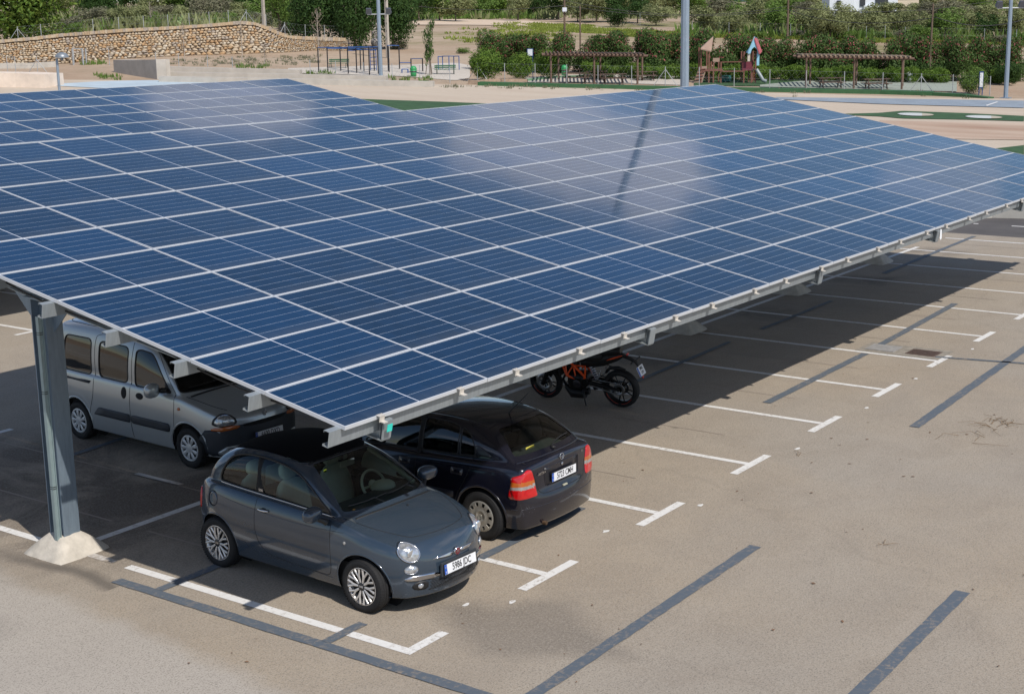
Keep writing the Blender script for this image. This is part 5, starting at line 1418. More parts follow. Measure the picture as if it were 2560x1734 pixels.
class Shell:
    def __init__(s, mesh):
        s.bm = bmesh.new(); s.bm.from_mesh(mesh); s.tree = BVHTree.FromBMesh(s.bm); s.bm.faces.ensure_lookup_table()
        s.mask = s.bm.faces.layers.int.new('zone')
    def cut(s, poly, view, side, zone, nmin=.25):
        """mark faces inside the outline seen from one side"""
        a, b, c = AXI[view]; bm = s.bm
        x0 = min(p[0] for p in poly); x1 = max(p[0] for p in poly); y0 = min(p[1] for p in poly); y1 = max(p[1] for p in poly)
        def ok(f): return f.normal[c]*side > nmin
        n = len(poly)
        for i in range(n):
            p, q = poly[i], poly[(i+1) % n]; dx, dy = q[0]-p[0], q[1]-p[1]
            if dx*dx+dy*dy < 1e-10: continue
            no = [0, 0, 0]; no[a] = -dy; no[b] = dx; co = [0, 0, 0]; co[a], co[b] = p
            ex0, ex1 = min(p[0], q[0])-1e-4, max(p[0], q[0])+1e-4; ey0, ey1 = min(p[1], q[1])-1e-4, max(p[1], q[1])+1e-4
            fs = []
            for f in bm.faces:
                if not ok(f): continue
                vx = [v.co[a] for v in f.verts]; 
                if max(vx) < ex0 or min(vx) > ex1: continue
                vy = [v.co[b] for v in f.verts]
                if max(vy) < ey0 or min(vy) > ey1: continue
                fs.append(f)
            if not fs: continue
            es = set(e for f in fs for e in f.edges); vs = set(v for f in fs for v in f.verts)
            bmesh.ops.bisect_plane(bm, geom=list(vs)+list(es)+fs, dist=1e-5, plane_co=co, plane_no=no)
        bm.normal_update()
        for f in bm.faces:
            if not ok(f): continue
            m = f.calc_center_median()
            if x0 <= m[a] <= x1 and y0 <= m[b] <= y1 and inpoly(m[a], m[b], poly): f[s.mask] = zone
    def extract(s, zone, name, m, parent, recess=0.0, thick=0.0):
        fs = [f for f in s.bm.faces if f[s.mask] == zone]
        if not fs: return None
        vm = {}; vs = []; F = []
        for f in fs:
            idx = []
            for v in f.verts:
                if v.index not in vm or True:
                    if v not in vm: vm[v] = len(vs); vs.append(tuple(v.co-v.normal*recess))
                idx.append(vm[v])
            F.append(tuple(idx))
        b = MB(); b.add(vs, F, 0, True); o = b.build(name, m, parent)
        return o
    def drop(s, zones):
        fs = [f for f in s.bm.faces if f[s.mask] in zones]; bmesh.ops.delete(s.bm, geom=fs, context='FACES')
    def hit(s, u, v, view, side, off=0.0):
        a, b, c = AXI[view]; o = [0, 0, 0]; o[a] = u; o[b] = v; o[c] = side*6.0; d = [0, 0, 0]; d[c] = -side
        l, n, i, ds = s.tree.ray_cast(Vector(o), Vector(d))
        if l is None: return None
        return l+n*off
    def seam(s, path, view, side, r, m, name, parent, off=0.0, closed=False, step=.03, n=5, flat=None):
        pts = []
        pp = list(path)+([path[0]] if closed else [])
        for p, q in zip(pp[:-1], pp[1:]):
            k = max(1, int(math.hypot(q[0]-p[0], q[1]-p[1])/step))
            for i in range(k): pts.append((p[0]+(q[0]-p[0])*i/k, p[1]+(q[1]-p[1])*i/k))
        if not closed: pts.append(pp[-1])
        P = [s.hit(u, v, view, side, off) for u, v in pts]; P = [p for p in P if p is not None]
        b = MB(); b.path(P, r, n, closed=closed); return b.build(name, m, parent)
    def patch(s, poly, view, side, off, m, name, parent, dome=0.0, rings=5, edge=.012, mats=None, zfun=None):
        """a conforming raised piece over the outline"""
        cx = sum(p[0] for p in poly)/len(poly); cy = sum(p[1] for p in poly)/len(poly); n = len(poly); vs = []; ok = True
        for q in range(rings+1):
            f = 1-q/rings
            for p in poly:
                u, v = cx+(p[0]-cx)*f, cy+(p[1]-cy)*f
                h = s.hit(u, v, view, side, (off if q else off)+dome*(1-f*f))
                if h is None: h = Vector(vs[-1]) if vs else Vector((0, 0, 0))
                vs.append(tuple(h))
        # skirt
        sk = []
        for p in poly:
            h = s.hit(p[0], p[1], view, side, -edge); sk.append(tuple(h) if h is not None else vs[0])
        F = []; mi = []
        for q in range(rings):
            for i in range(n):
                j = (i+1) % n; F.append((q*n+i, q*n+j, (q+1)*n+j, (q+1)*n+i))
        base = len(vs); F += [(base+i, base+(i+1) % n, (i+1) % n, i) for i in range(n)]
        b = MB(); b.add(vs+sk, F, 0, True)
        if zfun: b.mi = [zfun(sum(vs[i][1] if i < base else sk[i-base][1] for i in f)/4, sum((vs+sk)[i][2] for i in f)/4) for f in F]
        o = b.build(name, mats or m, parent)
        bm = bmesh.new(); bm.from_mesh(o.data); bmesh.ops.remove_doubles(bm, verts=bm.verts, dist=1e-5); bmesh.ops.recalc_face_normals(bm, faces=bm.faces)
        bm.to_mesh(o.data); bm.free(); return o
    def body(s, name, mats, parent):
        me = bpy.data.meshes.new(name); s.bm.to_mesh(me); 
        for m in mats: me.materials.append(m)
        for p in me.polygons: p.use_smooth = True
        return link(name, me, parent)
def circ(cx, cy, r, n=32, ry=None, a0=0.0): ry = ry or r; return [(cx+r*math.cos(a0+2*math.pi*i/n), cy+ry*math.sin(a0+2*math.pi*i/n)) for i in range(n)]
def tyre_mesh(R_, rr, w):
    b = MB(); h = w/2
    prof = [(rr-.01, -h*.72), (rr+.008, -h*.92), (rr+(R_-rr)*.45, -h*1.02), (R_-.022, -h*.94), (R_-.006, -h*.80), (R_, -h*.55), (R_, -h*.50), (R_-.008, -h*.49), (R_-.008, -h*.42), (R_, -h*.41), (R_+.001, -h*.08), (R_-.008, -h*.07), (R_-.008, h*.07), (R_+.001, h*.08), (R_, h*.41), (R_-.008, h*.42), (R_-.008, h*.49), (R_, h*.50), (R_, h*.55), (R_-.006, h*.80), (R_-.022, h*.94), (rr+(R_-rr)*.45, h*1.02), (rr+.008, h*.92), (rr-.01, h*.72)]
    b.lathe(prof, 48, 0, axis='X'); 
    # sidewall grooves: small tread blocks on the shoulder
    for i in range(60):
        a = 2*math.pi*i/60
        for s in (-1, 1): b.add([(s*h*.96, (R_-.012)*math.cos(a), (R_-.012)*math.sin(a)), (s*h*.62, (R_+.003)*math.cos(a), (R_+.003)*math.sin(a)), (s*h*.62, (R_+.003)*math.cos(a+.055), (R_+.003)*math.sin(a+.055)), (s*h*.96, (R_-.012)*math.cos(a+.055), (R_-.012)*math.sin(a+.055))], [(0, 1, 2, 3)])
    return b.mesh('tyre', RUB)
def text_mesh(txt, size, m, depth=.002, font_scale=1.0, bold=0.0):
    c = bpy.data.curves.new('lettering', 'FONT'); c.body = txt; c.size = size; c.align_x = 'CENTER'; c.align_y = 'CENTER'; c.extrude = depth; c.offset = bold
    c.resolution_u = 3
    o = bpy.data.objects.new('t', c); col.objects.link(o)
    dg = bpy.context.evaluated_depsgraph_get(); me = bpy.data.meshes.new_from_object(o.evaluated_get(dg)); bpy.data.objects.remove(o)
    me.materials.clear(); me.materials.append(m); me.transform(Matrix.Diagonal((font_scale, 1, 1, 1)))
    return me
PLW = mat('plate_white', (.70, .71, .73), .45, 0, .03); PLB = mat('plate_blue', (.01, .08, .42), .45, 0, 0); PLK = mat('plate_black', (.01, .01, .012), .5, 0, 0)
def plate(parent, txt, loc, rot, w=.52, h=.11, two=None, frame=True):
    """number plate: local x along the plate, y up, z outwards"""
    root = MB(); root.box((0, 0, 0), (w, h, .006)); o = root.build('number_plate', PLW, parent, loc, rot)
    b = MB(); b.box((-w/2+.022, 0, .0045), (.04, h-.008, .002)); b.build('country_band', PLB, o)
    link('country_letter', text_mesh('E', .028, PLW, .0008), o, (-w/2+.022, -h*.28, .006))
    for i in range(12):
        pass
    st = MB(); 
    for i in range(12):
        a = i*math.pi/6; st.box((-w/2+.022+.010*math.cos(a), h*.20+.010*math.sin(a), .006), (.0026, .0026, .0008))
    st.build('star_ring', mat('star_yellow', (.7, .55, .05), .5, 0, 0), o)
    if two is None: link('registration', text_mesh(txt, h*.98, PLK, .001, .72, .0010), o, (.022, -.002, .0045))
    else:
        for k, tt in enumerate(two): link('registration', text_mesh(tt, h*.42, PLK, .001, .72, .001), o, (.02, h*(.22-.44*k), .0045))
    if frame:
        b = MB(); t = .008
        for s in (-1, 1): b.box((0, s*(h/2+t/2), .001), (w+2*t, t, .012)); b.box((s*(w/2+t/2), 0, .001), (t, h, .012))
        b.build('plate_frame', BLKP, o)
    return o
def wheel(parent, x, y, R_, rr, w, rim_fn, side, name='wheel'):
    e = link(name, tyre_mesh_cached(R_, rr, w), parent, (x, y, R_-.004))
    e.name = 'wheel'
    r = rim_fn(side); r.parent = e
    return e
_TC = {}
def tyre_mesh_cached(R_, rr, w):
    k = (R_, rr, w)
    if k not in _TC: _TC[k] = tyre_mesh(*k)
    return _TC[k]
def rim_base(b, rr, w, s, m=0, deep=.05):
    h = w/2*s
    b.lathe([(rr+.004, h*.86), (rr-.004, h*.90), (rr-.012, h*.82), (rr-.018, h*.55), (rr-.03, h*.2), (rr-.035, -h*.6)], 40, m, axis='X')

def housings(car, ys_, zc, r_, xo, xi):
    for y in ys_:
        for s in (-1, 1):
            b = MB(); vs = []
            for a in np.linspace(-.05, math.pi+.05, 20):
                for x in (s*xo, s*xi): vs.append((x, y+r_*math.cos(a), zc+r_*math.sin(a)))
            k = len(vs); vs += [(s*xi, y+r_*math.cos(a), zc+r_*math.sin(a)) for a in np.linspace(0, 6.283, 20)[:-1]]
            b.add(vs, [(2*i, 2*i+1, 2*i+3, 2*i+2) for i in range(19)]+[tuple(range(k, k+19))]); b.build('wheel_housing', GAP, car)
# ---------------------------------------------------------------- small grey two-door car with black fabric roof
GREYCAR = m_carpaint('slate_grey_paint', (.032, .049, .072), rough=.18, metal=.2, dust=.03)
SOFT = mat('black_fabric_roof', (.0035, .0035, .005), .95, 0, .2, 60, .2, spec=.1)
IVORY = mat('ivory_leather', (.62, .63, .54), .6, 0, .06, 10)
ALLOY = mat('silver_alloy', (.68, .66, .64), .30, .6, .1, 20)
ALLOYD = mat('brake_dust_alloy', (.12, .085, .07), .6, .4, .2, 20)
GL1 = m_glass('green_tinted_glass', (.66, .78, .73), refl=1.2)
GL2 = m_glass('dark_tinted_glass', (.10, .12, .13), refl=1.3)
def small_car():
    car = thing('parked_car', 'small slate grey two-door hatchback with black fabric roof and ivory seats, facing the camera', 'car', (1.975, 2.03, 0), R(-2.4))
    sp = dict(y=[-1.60, -1.42, -1.18, -.98, -.80, -.24, .28, .74, 1.14, 1.40, 1.56],
              w=[.655, .745, .800, .812, .8135, .8135, .8135, .812, .800, .755, .665],
              belt=[.745, .805, .868, .915, .940, .955, .968, .984, .998, .985, .93],
              top=[.800, .868, .925, .965, .985, 1.02, 1.03, 1.04, 1.06, 1.055, .985],
              yb=[0, -.10, -.12, -.15, -.18, 0, 0, 0, .05, .10, 0], sill=.205,
              front=[-1.80, -1.835, -1.850, -1.835, -1.80, -1.72], rear=[1.66, 1.70, 1.705, 1.69, 1.66, 1.62],
              g=(4, 9), ry=[-.15, .08, .42, .76, 1.02, 1.19], rz=[1.405, 1.455, 1.49, 1.478, 1.435, 1.37], rw=[.545, .575, .590, .585, .565, .53], rd=[.05, .055, .055, .055, .055, .05],
              rb=[-.07, -.02, 0, 0, .03, .05], wsb=.02, rsb=.02, gb=.05)
    sh = Shell(cage(sp))
    # outlines in side view (y, z)
    side_win = smooth2([(-.66, .965), (-.40, 1.15), (-.15, 1.285), (.08, 1.355), (.42, 1.395), (.72, 1.390), (.96, 1.345), (1.06, 1.26), (1.13, 1.12), (1.15, 1.040), (1.10, 1.020), (.30, .995), (-.62, .957)], 2)
    wsh = smooth2([(-.640, 1.012), (-.59, 1.08), (-.470, 1.360), (-.41, 1.382), (0, 1.402), (.41, 1.382), (.470, 1.360), (.59, 1.08), (.640, 1.012), (.56, .995), (0, 1.020), (-.56, .995)], 2)
    rwn = smooth2([(-.56, 1.07), (-.44, 1.35), (0, 1.385), (.44, 1.35), (.56, 1.07), (0, 1.09)], 2)
    for s in (-1, 1):
        sh.cut(side_win, 'side', s, 1 if s < 0 else 5, .3)
        for yc_ in (-1.15, 1.15): sh.cut(circ(yc_, .30, .342, 36), 'side', s, 9, .2)
    sh.cut(wsh, 'front', -1, 2, .12); sh.cut(rwn, 'front', 1, 3, .2)
    sh.cut(smooth2([(-.50, -.115), (0, -.15), (.50, -.115), (.525, .3), (.52, .8), (.46, 1.16), (-.46, 1.16), (-.52, .8), (-.525, .3)], 1), 'top', 1, 4, .45)
    gap_front = [(-.52, .26), (.52, .26), (.545, .38), (-.545, .38)]
    for z, nm, rec in ((1, 'side_window', .008), (5, 'side_window', .008), (2, 'windscreen', .004), (3, 'rear_window', .006)):
        sh.extract(z, nm, GL1, car, rec)
    sh.extract(4, 'fabric_roof', SOFT, car, -.006)
    sh.drop((1, 2, 3, 9, 4, 5))
    sh.body('body', [GREYCAR], car)
    # black surround of the glass
    for s in (-1, 1):
        sh.seam(side_win, 'side', s, .013, BLKP, 'window_rubber', car, off=-.003, closed=True)
        sh.seam([(-.72, .950), (.30, .985), (1.13, 1.012)], 'side', s, .0085, CHROME, 'belt_trim', car, off=.004)
        # door pillar behind the door glass
        pl = [(.40, .995), (.54, 1.0), (.555, 1.395), (.47, 1.398)]
        sh.patch(smooth2(pl, 0), 'side', s, .001, GAP, 'pillar_cover', car, rings=3)
        # door outline, fuel flap, side marker, handle
        sh.seam(smooth2([(.455, .985), (.475, .80), (.46, .55), (.36, .40), (.20, .335), (-.58, .31), (-.72, .33), (-.73, .60), (-.70, .935)], 2, False), 'side', s, .0042, GAP, 'door_gap', car, off=-.0015)
        sh.seam(smooth2([(-.72, .30), (-.1, .325), (.50, .34), (.66, .42)], 2, False), 'side', s, .006, mat('sill_shadow_line', (.02, .024, .03), .6), 'sill_crease', car, off=-.002)
        sh.patch(circ(-.93, .735, .018, 12), 'side', s, .004, WHL, 'side_marker', car, dome=.004, rings=2)
        hp = sh.hit(.335, .845, 'side', s, .0)
        sh.patch(circ(.325, .845, .055, 16, .030), 'side', s, .0006, mat('handle_recess', (.012, .015, .02), .5, 0, 0), 'handle_recess', car, rings=2)
        b = MB(); b.path([(hp.x+s*.010, .245, .853), (hp.x+s*.026, .285, .855), (hp.x+s*.028, .36, .853), (hp.x+s*.012, .405, .846)], [.010, .016, .016, .011], 8); b.build('door_handle', CHROME, car)
        # arch lips
        for yc_ in (-1.15, 1.15):
            arc = [(yc_+.352*math.cos(a), .30+.352*math.sin(a)) for a in np.linspace(-.12, math.pi+.12, 26)]
            sh.seam(arc, 'side', s, .009, GREYCAR, 'arch_lip', car, off=-.004)
        # mirror
        mr = MB(); mr.ellipsoid((0, 0, 0), (.130, .082, .080), 0, 18, 12, e=.8); mo = mr.build('door_mirror', GREYCAR, car, (s*.925, -.60, 1.02), (R(6), 0, s*R(-10)))
        b = MB(); b.path([(s*.775, -.66, .905), (s*.81, -.64, .93), (s*.87, -.615, .96)], [.038, .030, .026], 8); b.build('mirror_arm', BLKP, car)
        b = MB(); b.ellipsoid((0, .045, 0), (.072, .018, .045), 0, 14, 8, e=.8); b.build('mirror_glass', mat('mirror_face', (.5, .55, .6), .05, 1.0, 0), mo)
    sh.patch(circ(1.20, .82, .085, 24), 'side', -1, .0015, GREYCAR, 'fuel_flap', car, rings=3); sh.seam(circ(1.20, .82, .087, 24), 'side', -1, .0032, GAP, 'flap_gap', car, closed=True)
    # crease line along the flank
    for s in (-1, 1): sh.seam(smooth2([(-.90, .835), (-.2, .80), (.6, .83), (1.3, .90)], 2, False), 'side', s, .006, GREYCAR, 'flank_crease', car, off=-.0035)
    # bonnet outline (front view) and centre grille trims
    sh.seam(smooth2([(-.655, -.93), (-.630, -1.12), (-.545, -1.34), (-.455, -1.50), (-.40, -1.56), (-.20, -1.625), (0, -1.645), (.20, -1.625), (.40, -1.56), (.455, -1.50), (.545, -1.34), (.630, -1.12), (.655, -.93)], 2, False), 'top', 1, .0045, GAP, 'bonnet_gap', car, off=-.001)
    for s in (-1, 1):
        # main headlights
        c = circ(s*.545, .700, .092, 32, .094)
        sh.patch(circ(s*.545, .700, .103, 32, .105), 'front', -1, .002, GREYCAR, 'headlight_bezel', car, rings=3)
        h = sh.patch(c, 'front', -1, .006, LENS, 'headlight', car, dome=.016, rings=6)
        sh.seam(c, 'front', -1, .0075, CHROME, 'headlight_ring', car, off=.008, closed=True)
        b = MB(); q = sh.hit(s*.545, .700, 'front', -1, .018); b.ellipsoid(tuple(q), (.048, .014, .048), 0, 16, 8); b.build('lamp_bowl', mat('lamp_reflector', (.85, .87, .9), .08, .9, 0), car)
        # lower lamps
        c = circ(s*.560, .525, .060, 24, .046); sh.patch(c, 'front', -1, .004, LENS, 'driving_light', car, dome=.018, rings=4); sh.seam(c, 'front', -1, .004, CHROME, 'driving_light_ring', car, off=.004, closed=True)
        # fog lamps
        sh.patch(smooth2([(s*.395, .285), (s*.52, .29), (s*.565, .335), (s*.52, .385), (s*.395, .385)], 1), 'front', -1, .004, BLKP, 'fog_recess', car, rings=3)
        sh.patch(circ(s*.475, .336, .027, 16), 'front', -1, .012, LENS, 'fog_lamp', car, dome=.006, rings=2)
        # moustache trims and bumper chrome
        sh.patch(smooth2([(s*.060, .617), (s*.10, .620), (s*.22, .612), (s*.36, .600), (s*.22, .584), (s*.10, .580), (s*.060, .583)], 1), 'front', -1, .011, CHROME, 'nose_trim', car, rings=2)
        sh.patch(smooth2([(s*.275, .458), (s*.50, .460), (s*.605, .452), (s*.63, .425), (s*.58, .402), (s*.275, .402)], 1), 'front', -1, .014, CHROME, 'bumper_trim', car, rings=2)
        # tail lamps
        sh.patch(smooth2([(1.495, .62), (1.60, .62), (1.62, .80), (1.56, .88), (1.49, .84)], 2), 'side', s, .006, REDL, 'tail_light', car, dome=.01, rings=3)
    # lower grille
    gr = [(-.385, .268), (.385, .268), (.40, .392), (-.40, .392)]
    sh.patch(gr, 'front', -1, .001, GAP, 'grille_opening', car, rings=6)
    b = MB()
    for r_ in range(6):
        for i in range(26):
            u = -.375+i*.030+(.015 if r_ % 2 else 0); v = .282+r_*.0195
            p0 = sh.hit(u, v, 'front', -1, .004); p1 = sh.hit(u+.015, v+.0085, 'front', -1, .006); p2 = sh.hit(u+.030, v, 'front', -1, .004); p3 = sh.hit(u+.015, v-.0085, 'front', -1, .006)
            if p0 is None or p2 is None or u > .36: continue
            b.path([p0, p1, p2, p3], .0018, 4, closed=True)
    b.build('grille_mesh', mat('grille_black', (.035, .035, .037), .5, 0, 0), car)
    sh.patch(smooth2([(-.63, .235), (.63, .235), (.60, .262), (-.60, .262)], 0), 'front', -1, .004, mat('chin_shadow', (.05, .06, .075), .5, 0, 0), 'front_lip', car, rings=2)
    # badge
    q = sh.hit(0, .601, 'front', -1, .010); b = MB(); b.lathe([(.0, .010), (.036, .009), (.044, .006), (.047, 0), (.047, -.01)], 28, 0, M=Matrix.Translation(q) @ Matrix.Rotation(R(90), 4, 'X')); b.build('badge_ring', CHROME, car)
    b = MB(); b.lathe([(0, .0125), (.037, .0112)], 28, 0, M=Matrix.Translation(q) @ Matrix.Rotation(R(90), 4, 'X')); bd = b.build('badge_disc', mat('badge_red', (.16, .012, .03), .25, .2, 0, coat=1), car)
    link('badge_lettering', text_mesh('FIAT', .036, CHROME, .001, .62, .0008), car, q+Vector((0, -.0135, 0)), (R(90), 0, 0))
    # plate
    q = sh.hit(0, .470, 'front', -1, .0); b = MB(); b.box((0, q.y-.008, .480), (.575, .02, .145)); b.build('plate_holder', mat('plate_holder_grey', (.035, .042, .052), .5, 0, 0), car)
    plate(car, '5986 JDC', Vector((0, q.y-.026, .474)), (R(84), 0, 0))
    # wipers, washer jet
    def wp(x, z, o_): return sh.hit(x, z, 'front', -1, o_)
    sh.seam(smooth2([(-.60, -.925), (-.30, -.985), (0, -1.0), (.30, -.985), (.60, -.925)], 2, False), 'top', 1, .022, BLKP, 'cowl_panel', car, off=-.012)
    for a, c, pv in (((-.54, 1.035), (-.02, 1.065), (-.16, 1.012)), ((-.02, 1.055), (.52, 1.060), (.40, 1.012))):
        b = MB(); pts = [wp(a[0]+(c[0]-a[0])*t, a[1]+(c[1]-a[1])*t, .014) for t in np.linspace(0, 1, 9)]; b.path(pts, .007, 5)
        b.path([wp(pv[0], pv[1], .022), wp((pv[0]*.4+(a[0]+c[0])*.3), (pv[1]+.04), .03), wp((a[0]+c[0])/2, (a[1]+c[1])/2, .022)], .007, 5); b.build('wiper', mat('wiper_black', (.02, .022, .024), .35, 0, 0), car)
    q = sh.hit(.03, -1.10, 'top', 1, .004); b = MB(); b.ellipsoid(tuple(q), (.013, .018, .008), 0, 8, 6); b.build('washer_jet', BLKP, car)
    # interior
    b = MB(); b.box((0, -.10, .36), (1.42, 2.3, .26)); b.box((0, -.80, .70), (1.35, .5, .36)); b.box((0, 1.05, .62), (1.28, .7, .60)); b.build('light_blocking_floor', INNER, car)  # black boxes as floor and bulkheads, added to block light inside the shell
    dash = MB(); pr = [(-.98, .72), (-.98, .93), (-.72, .985), (-.45, .975), (-.36, .90), (-.38, .72)]
    dash.prism([(y, z) for y, z in pr], -.66, .66, axes='yzx'); dash.ellipsoid((.33, -.46, .985), (.15, .13, .075), 1, 14, 8); dash.build('dashboard', [mat('dash_grey', (.055, .065, .075), .6, 0, .05), IVORY], car)
    for x in (-.34, .34):
        b = MB(); b.ellipsoid((x, .07, .55), (.245, .27, .10), 0, 16, 10, e=.7)
        M = Matrix.Translation((x, .30, .82)) @ Matrix.Rotation(R(-14), 4, 'X'); b.ellipsoid((0, 0, 0), (.235, .075, .30), 0, 16, 12, M, e=.75)
        st = b.build('front_seat', IVORY, car); b = MB(); M = Matrix.Translation((x, .385, 1.195)) @ Matrix.Rotation(R(-8), 4, 'X'); b.ellipsoid((0, 0, 0), (.135, .050, .105), 0, 14, 10, M, e=.85); b.tube((x-.04, .36, 1.02), (x-.04, .375, 1.14), .008, n=6); b.tube((x+.04, .36, 1.02), (x+.04, .375, 1.14), .008, n=6); b.build('headrest', IVORY, car)
    b = MB(); M = Matrix.Translation((0, .88, .86)) @ Matrix.Rotation(R(-18), 4, 'X'); b.ellipsoid((0, 0, 0), (.60, .08, .24), 0, 18, 10, M, e=.6)
    for x in (-.32, .32): b.ellipsoid((x, .97, 1.12), (.12, .05, .09), 0, 12, 8, e=.8)
    b.build('rear_seat', IVORY, car)
    b = MB(); M = Matrix.Translation((.34, -.30, .965)) @ Matrix.Rotation(R(62), 4, 'X'); pts = [(.178*math.cos(a), .178*math.sin(a), 0) for a in np.linspace(0, 6.283, 29)[:-1]]; b.path(pts, .016, 8, M=M, closed=True)
    b.ellipsoid((0, 0, -.01), (.07, .07, .03), 0, 12, 8, M)
    for a in (0, math.pi, -math.pi/2): b.tube((.05*math.cos(a), .05*math.sin(a), 0), (.17*math.cos(a), .17*math.sin(a), 0), .014, n=6, M=M)
    b.build('steering_wheel', IVORY, car)
    q = sh.hit(0, 1.33, 'front', -1, 0); b = MB(); b.box((0, q.y+.13, 1.30), (.215, .02, .065)); b.tube((0, q.y+.12, 1.33), (0, q.y+.02, 1.37), .009, n=6); b.build('interior_mirror', mat('mirror_back_grey', (.48, .50, .46), .5, 0, 0), car)
    for nm, x, z, c, sz in (('toll_sticker', -.40, 1.325, (.45, .55, .03), (.045, .034)),):
        q = sh.hit(x, z, 'front', -1, -.006); b = MB(); b.box(tuple(q), (sz[0], .003, sz[1])); b.build(nm, mat(nm+'_colour', c, .6, 0, 0), car)
    b = MB(); b.ellipsoid((-.50, -.80, 1.0), (.028, .02, .012), 0, 10, 6); b.build('dash_ornament', mat('orange_toy', (.45, .22, .06), .6, 0, .2, 40), car)
    # inside pillars in ivory
    for s in (-1, 1):
        b = MB(); b.path([(s*.60, -.68, 1.0), (s*.53, -.33, 1.22), (s*.475, -.10, 1.34)], [.03, .026, .026], 8); b.build('pillar_lining', IVORY, car)
    b = MB(); 
    bb = MB(); pts = [sh.hit(x, y, 'top', 1, -.03) for x, y in ((-.49, .02), (.49, .02))]
    # windscreen header
    sh.seam(smooth2([(-.47, -.10), (-.25, -.145), (0, -.16), (.25, -.145), (.47, -.10)], 1, False), 'top', 1, .020, GAP, 'windscreen_header', car, off=-.008)
    # antenna stub on the roof cover
    # number script on the pillar
    for s in (-1,): 
        q = sh.hit(.455, 1.035, 'side', s, .004); link('pillar_script', text_mesh('500', .042, CHROME, .001, 1.1, .0008), car, q, (R(90), 0, R(-90)))
    # wheels
    def rim(side):
        b = MB(); rr, w = .205, .185; rim_base(b, rr, w, side)
        h = w/2*side
        b.lathe([(0, h*.50), (.05, h*.50), (rr-.03, h*.30)], 40, 1, axis='X')
        n_ = 10
        for i in range(n_):
            for q_, d in ((-1, .0), (1, .0)):
                a = 2*math.pi*i/n_+q_*.055; a2 = 2*math.pi*i/n_+q_*.175
                p0 = (h*.80, .046*math.cos(a), .046*math.sin(a)); p1 = (h*.84, .12*math.cos(a*1.0), .12*math.sin(a)); p2 = (h*.86, (rr-.012)*math.cos(a2), (rr-.012)*math.sin(a2))
                b.path([p0, p1, p2], [.0095, .0115, .0150], 6)
        b.lathe([(0, h*.90), (.042, h*.90), (.052, h*.82), (.056, h*.60)], 24, 2, axis='X')
        b.lathe([(rr-.010, h*.84), (rr-.006, h*.90), (rr-.002, h*.88)], 40, 3, axis='X')
        o = b.build('rim', [ALLOY, mat('shadowed_hub_area', (.018, .017, .017), .7, .2, 0), mat('hub_cap_black', (.02, .022, .026), .35, 0, 0), ALLOYD]); 
        tq = link('hub_script', text_mesh('500', .030, CHROME, .0006, 1.2, .0004), o, (h*.915, 0, 0), (R(90), 0, R(-90) if side < 0 else R(90))); return o
    for y in (-1.15, 1.15):
        for s in (-1, 1): wheel(car, s*.705, y, .297, .205, .185, rim, s)
    housings(car, (-1.15, 1.15), .30, .345, .70, .44)
    return car
CAR1 = small_car()
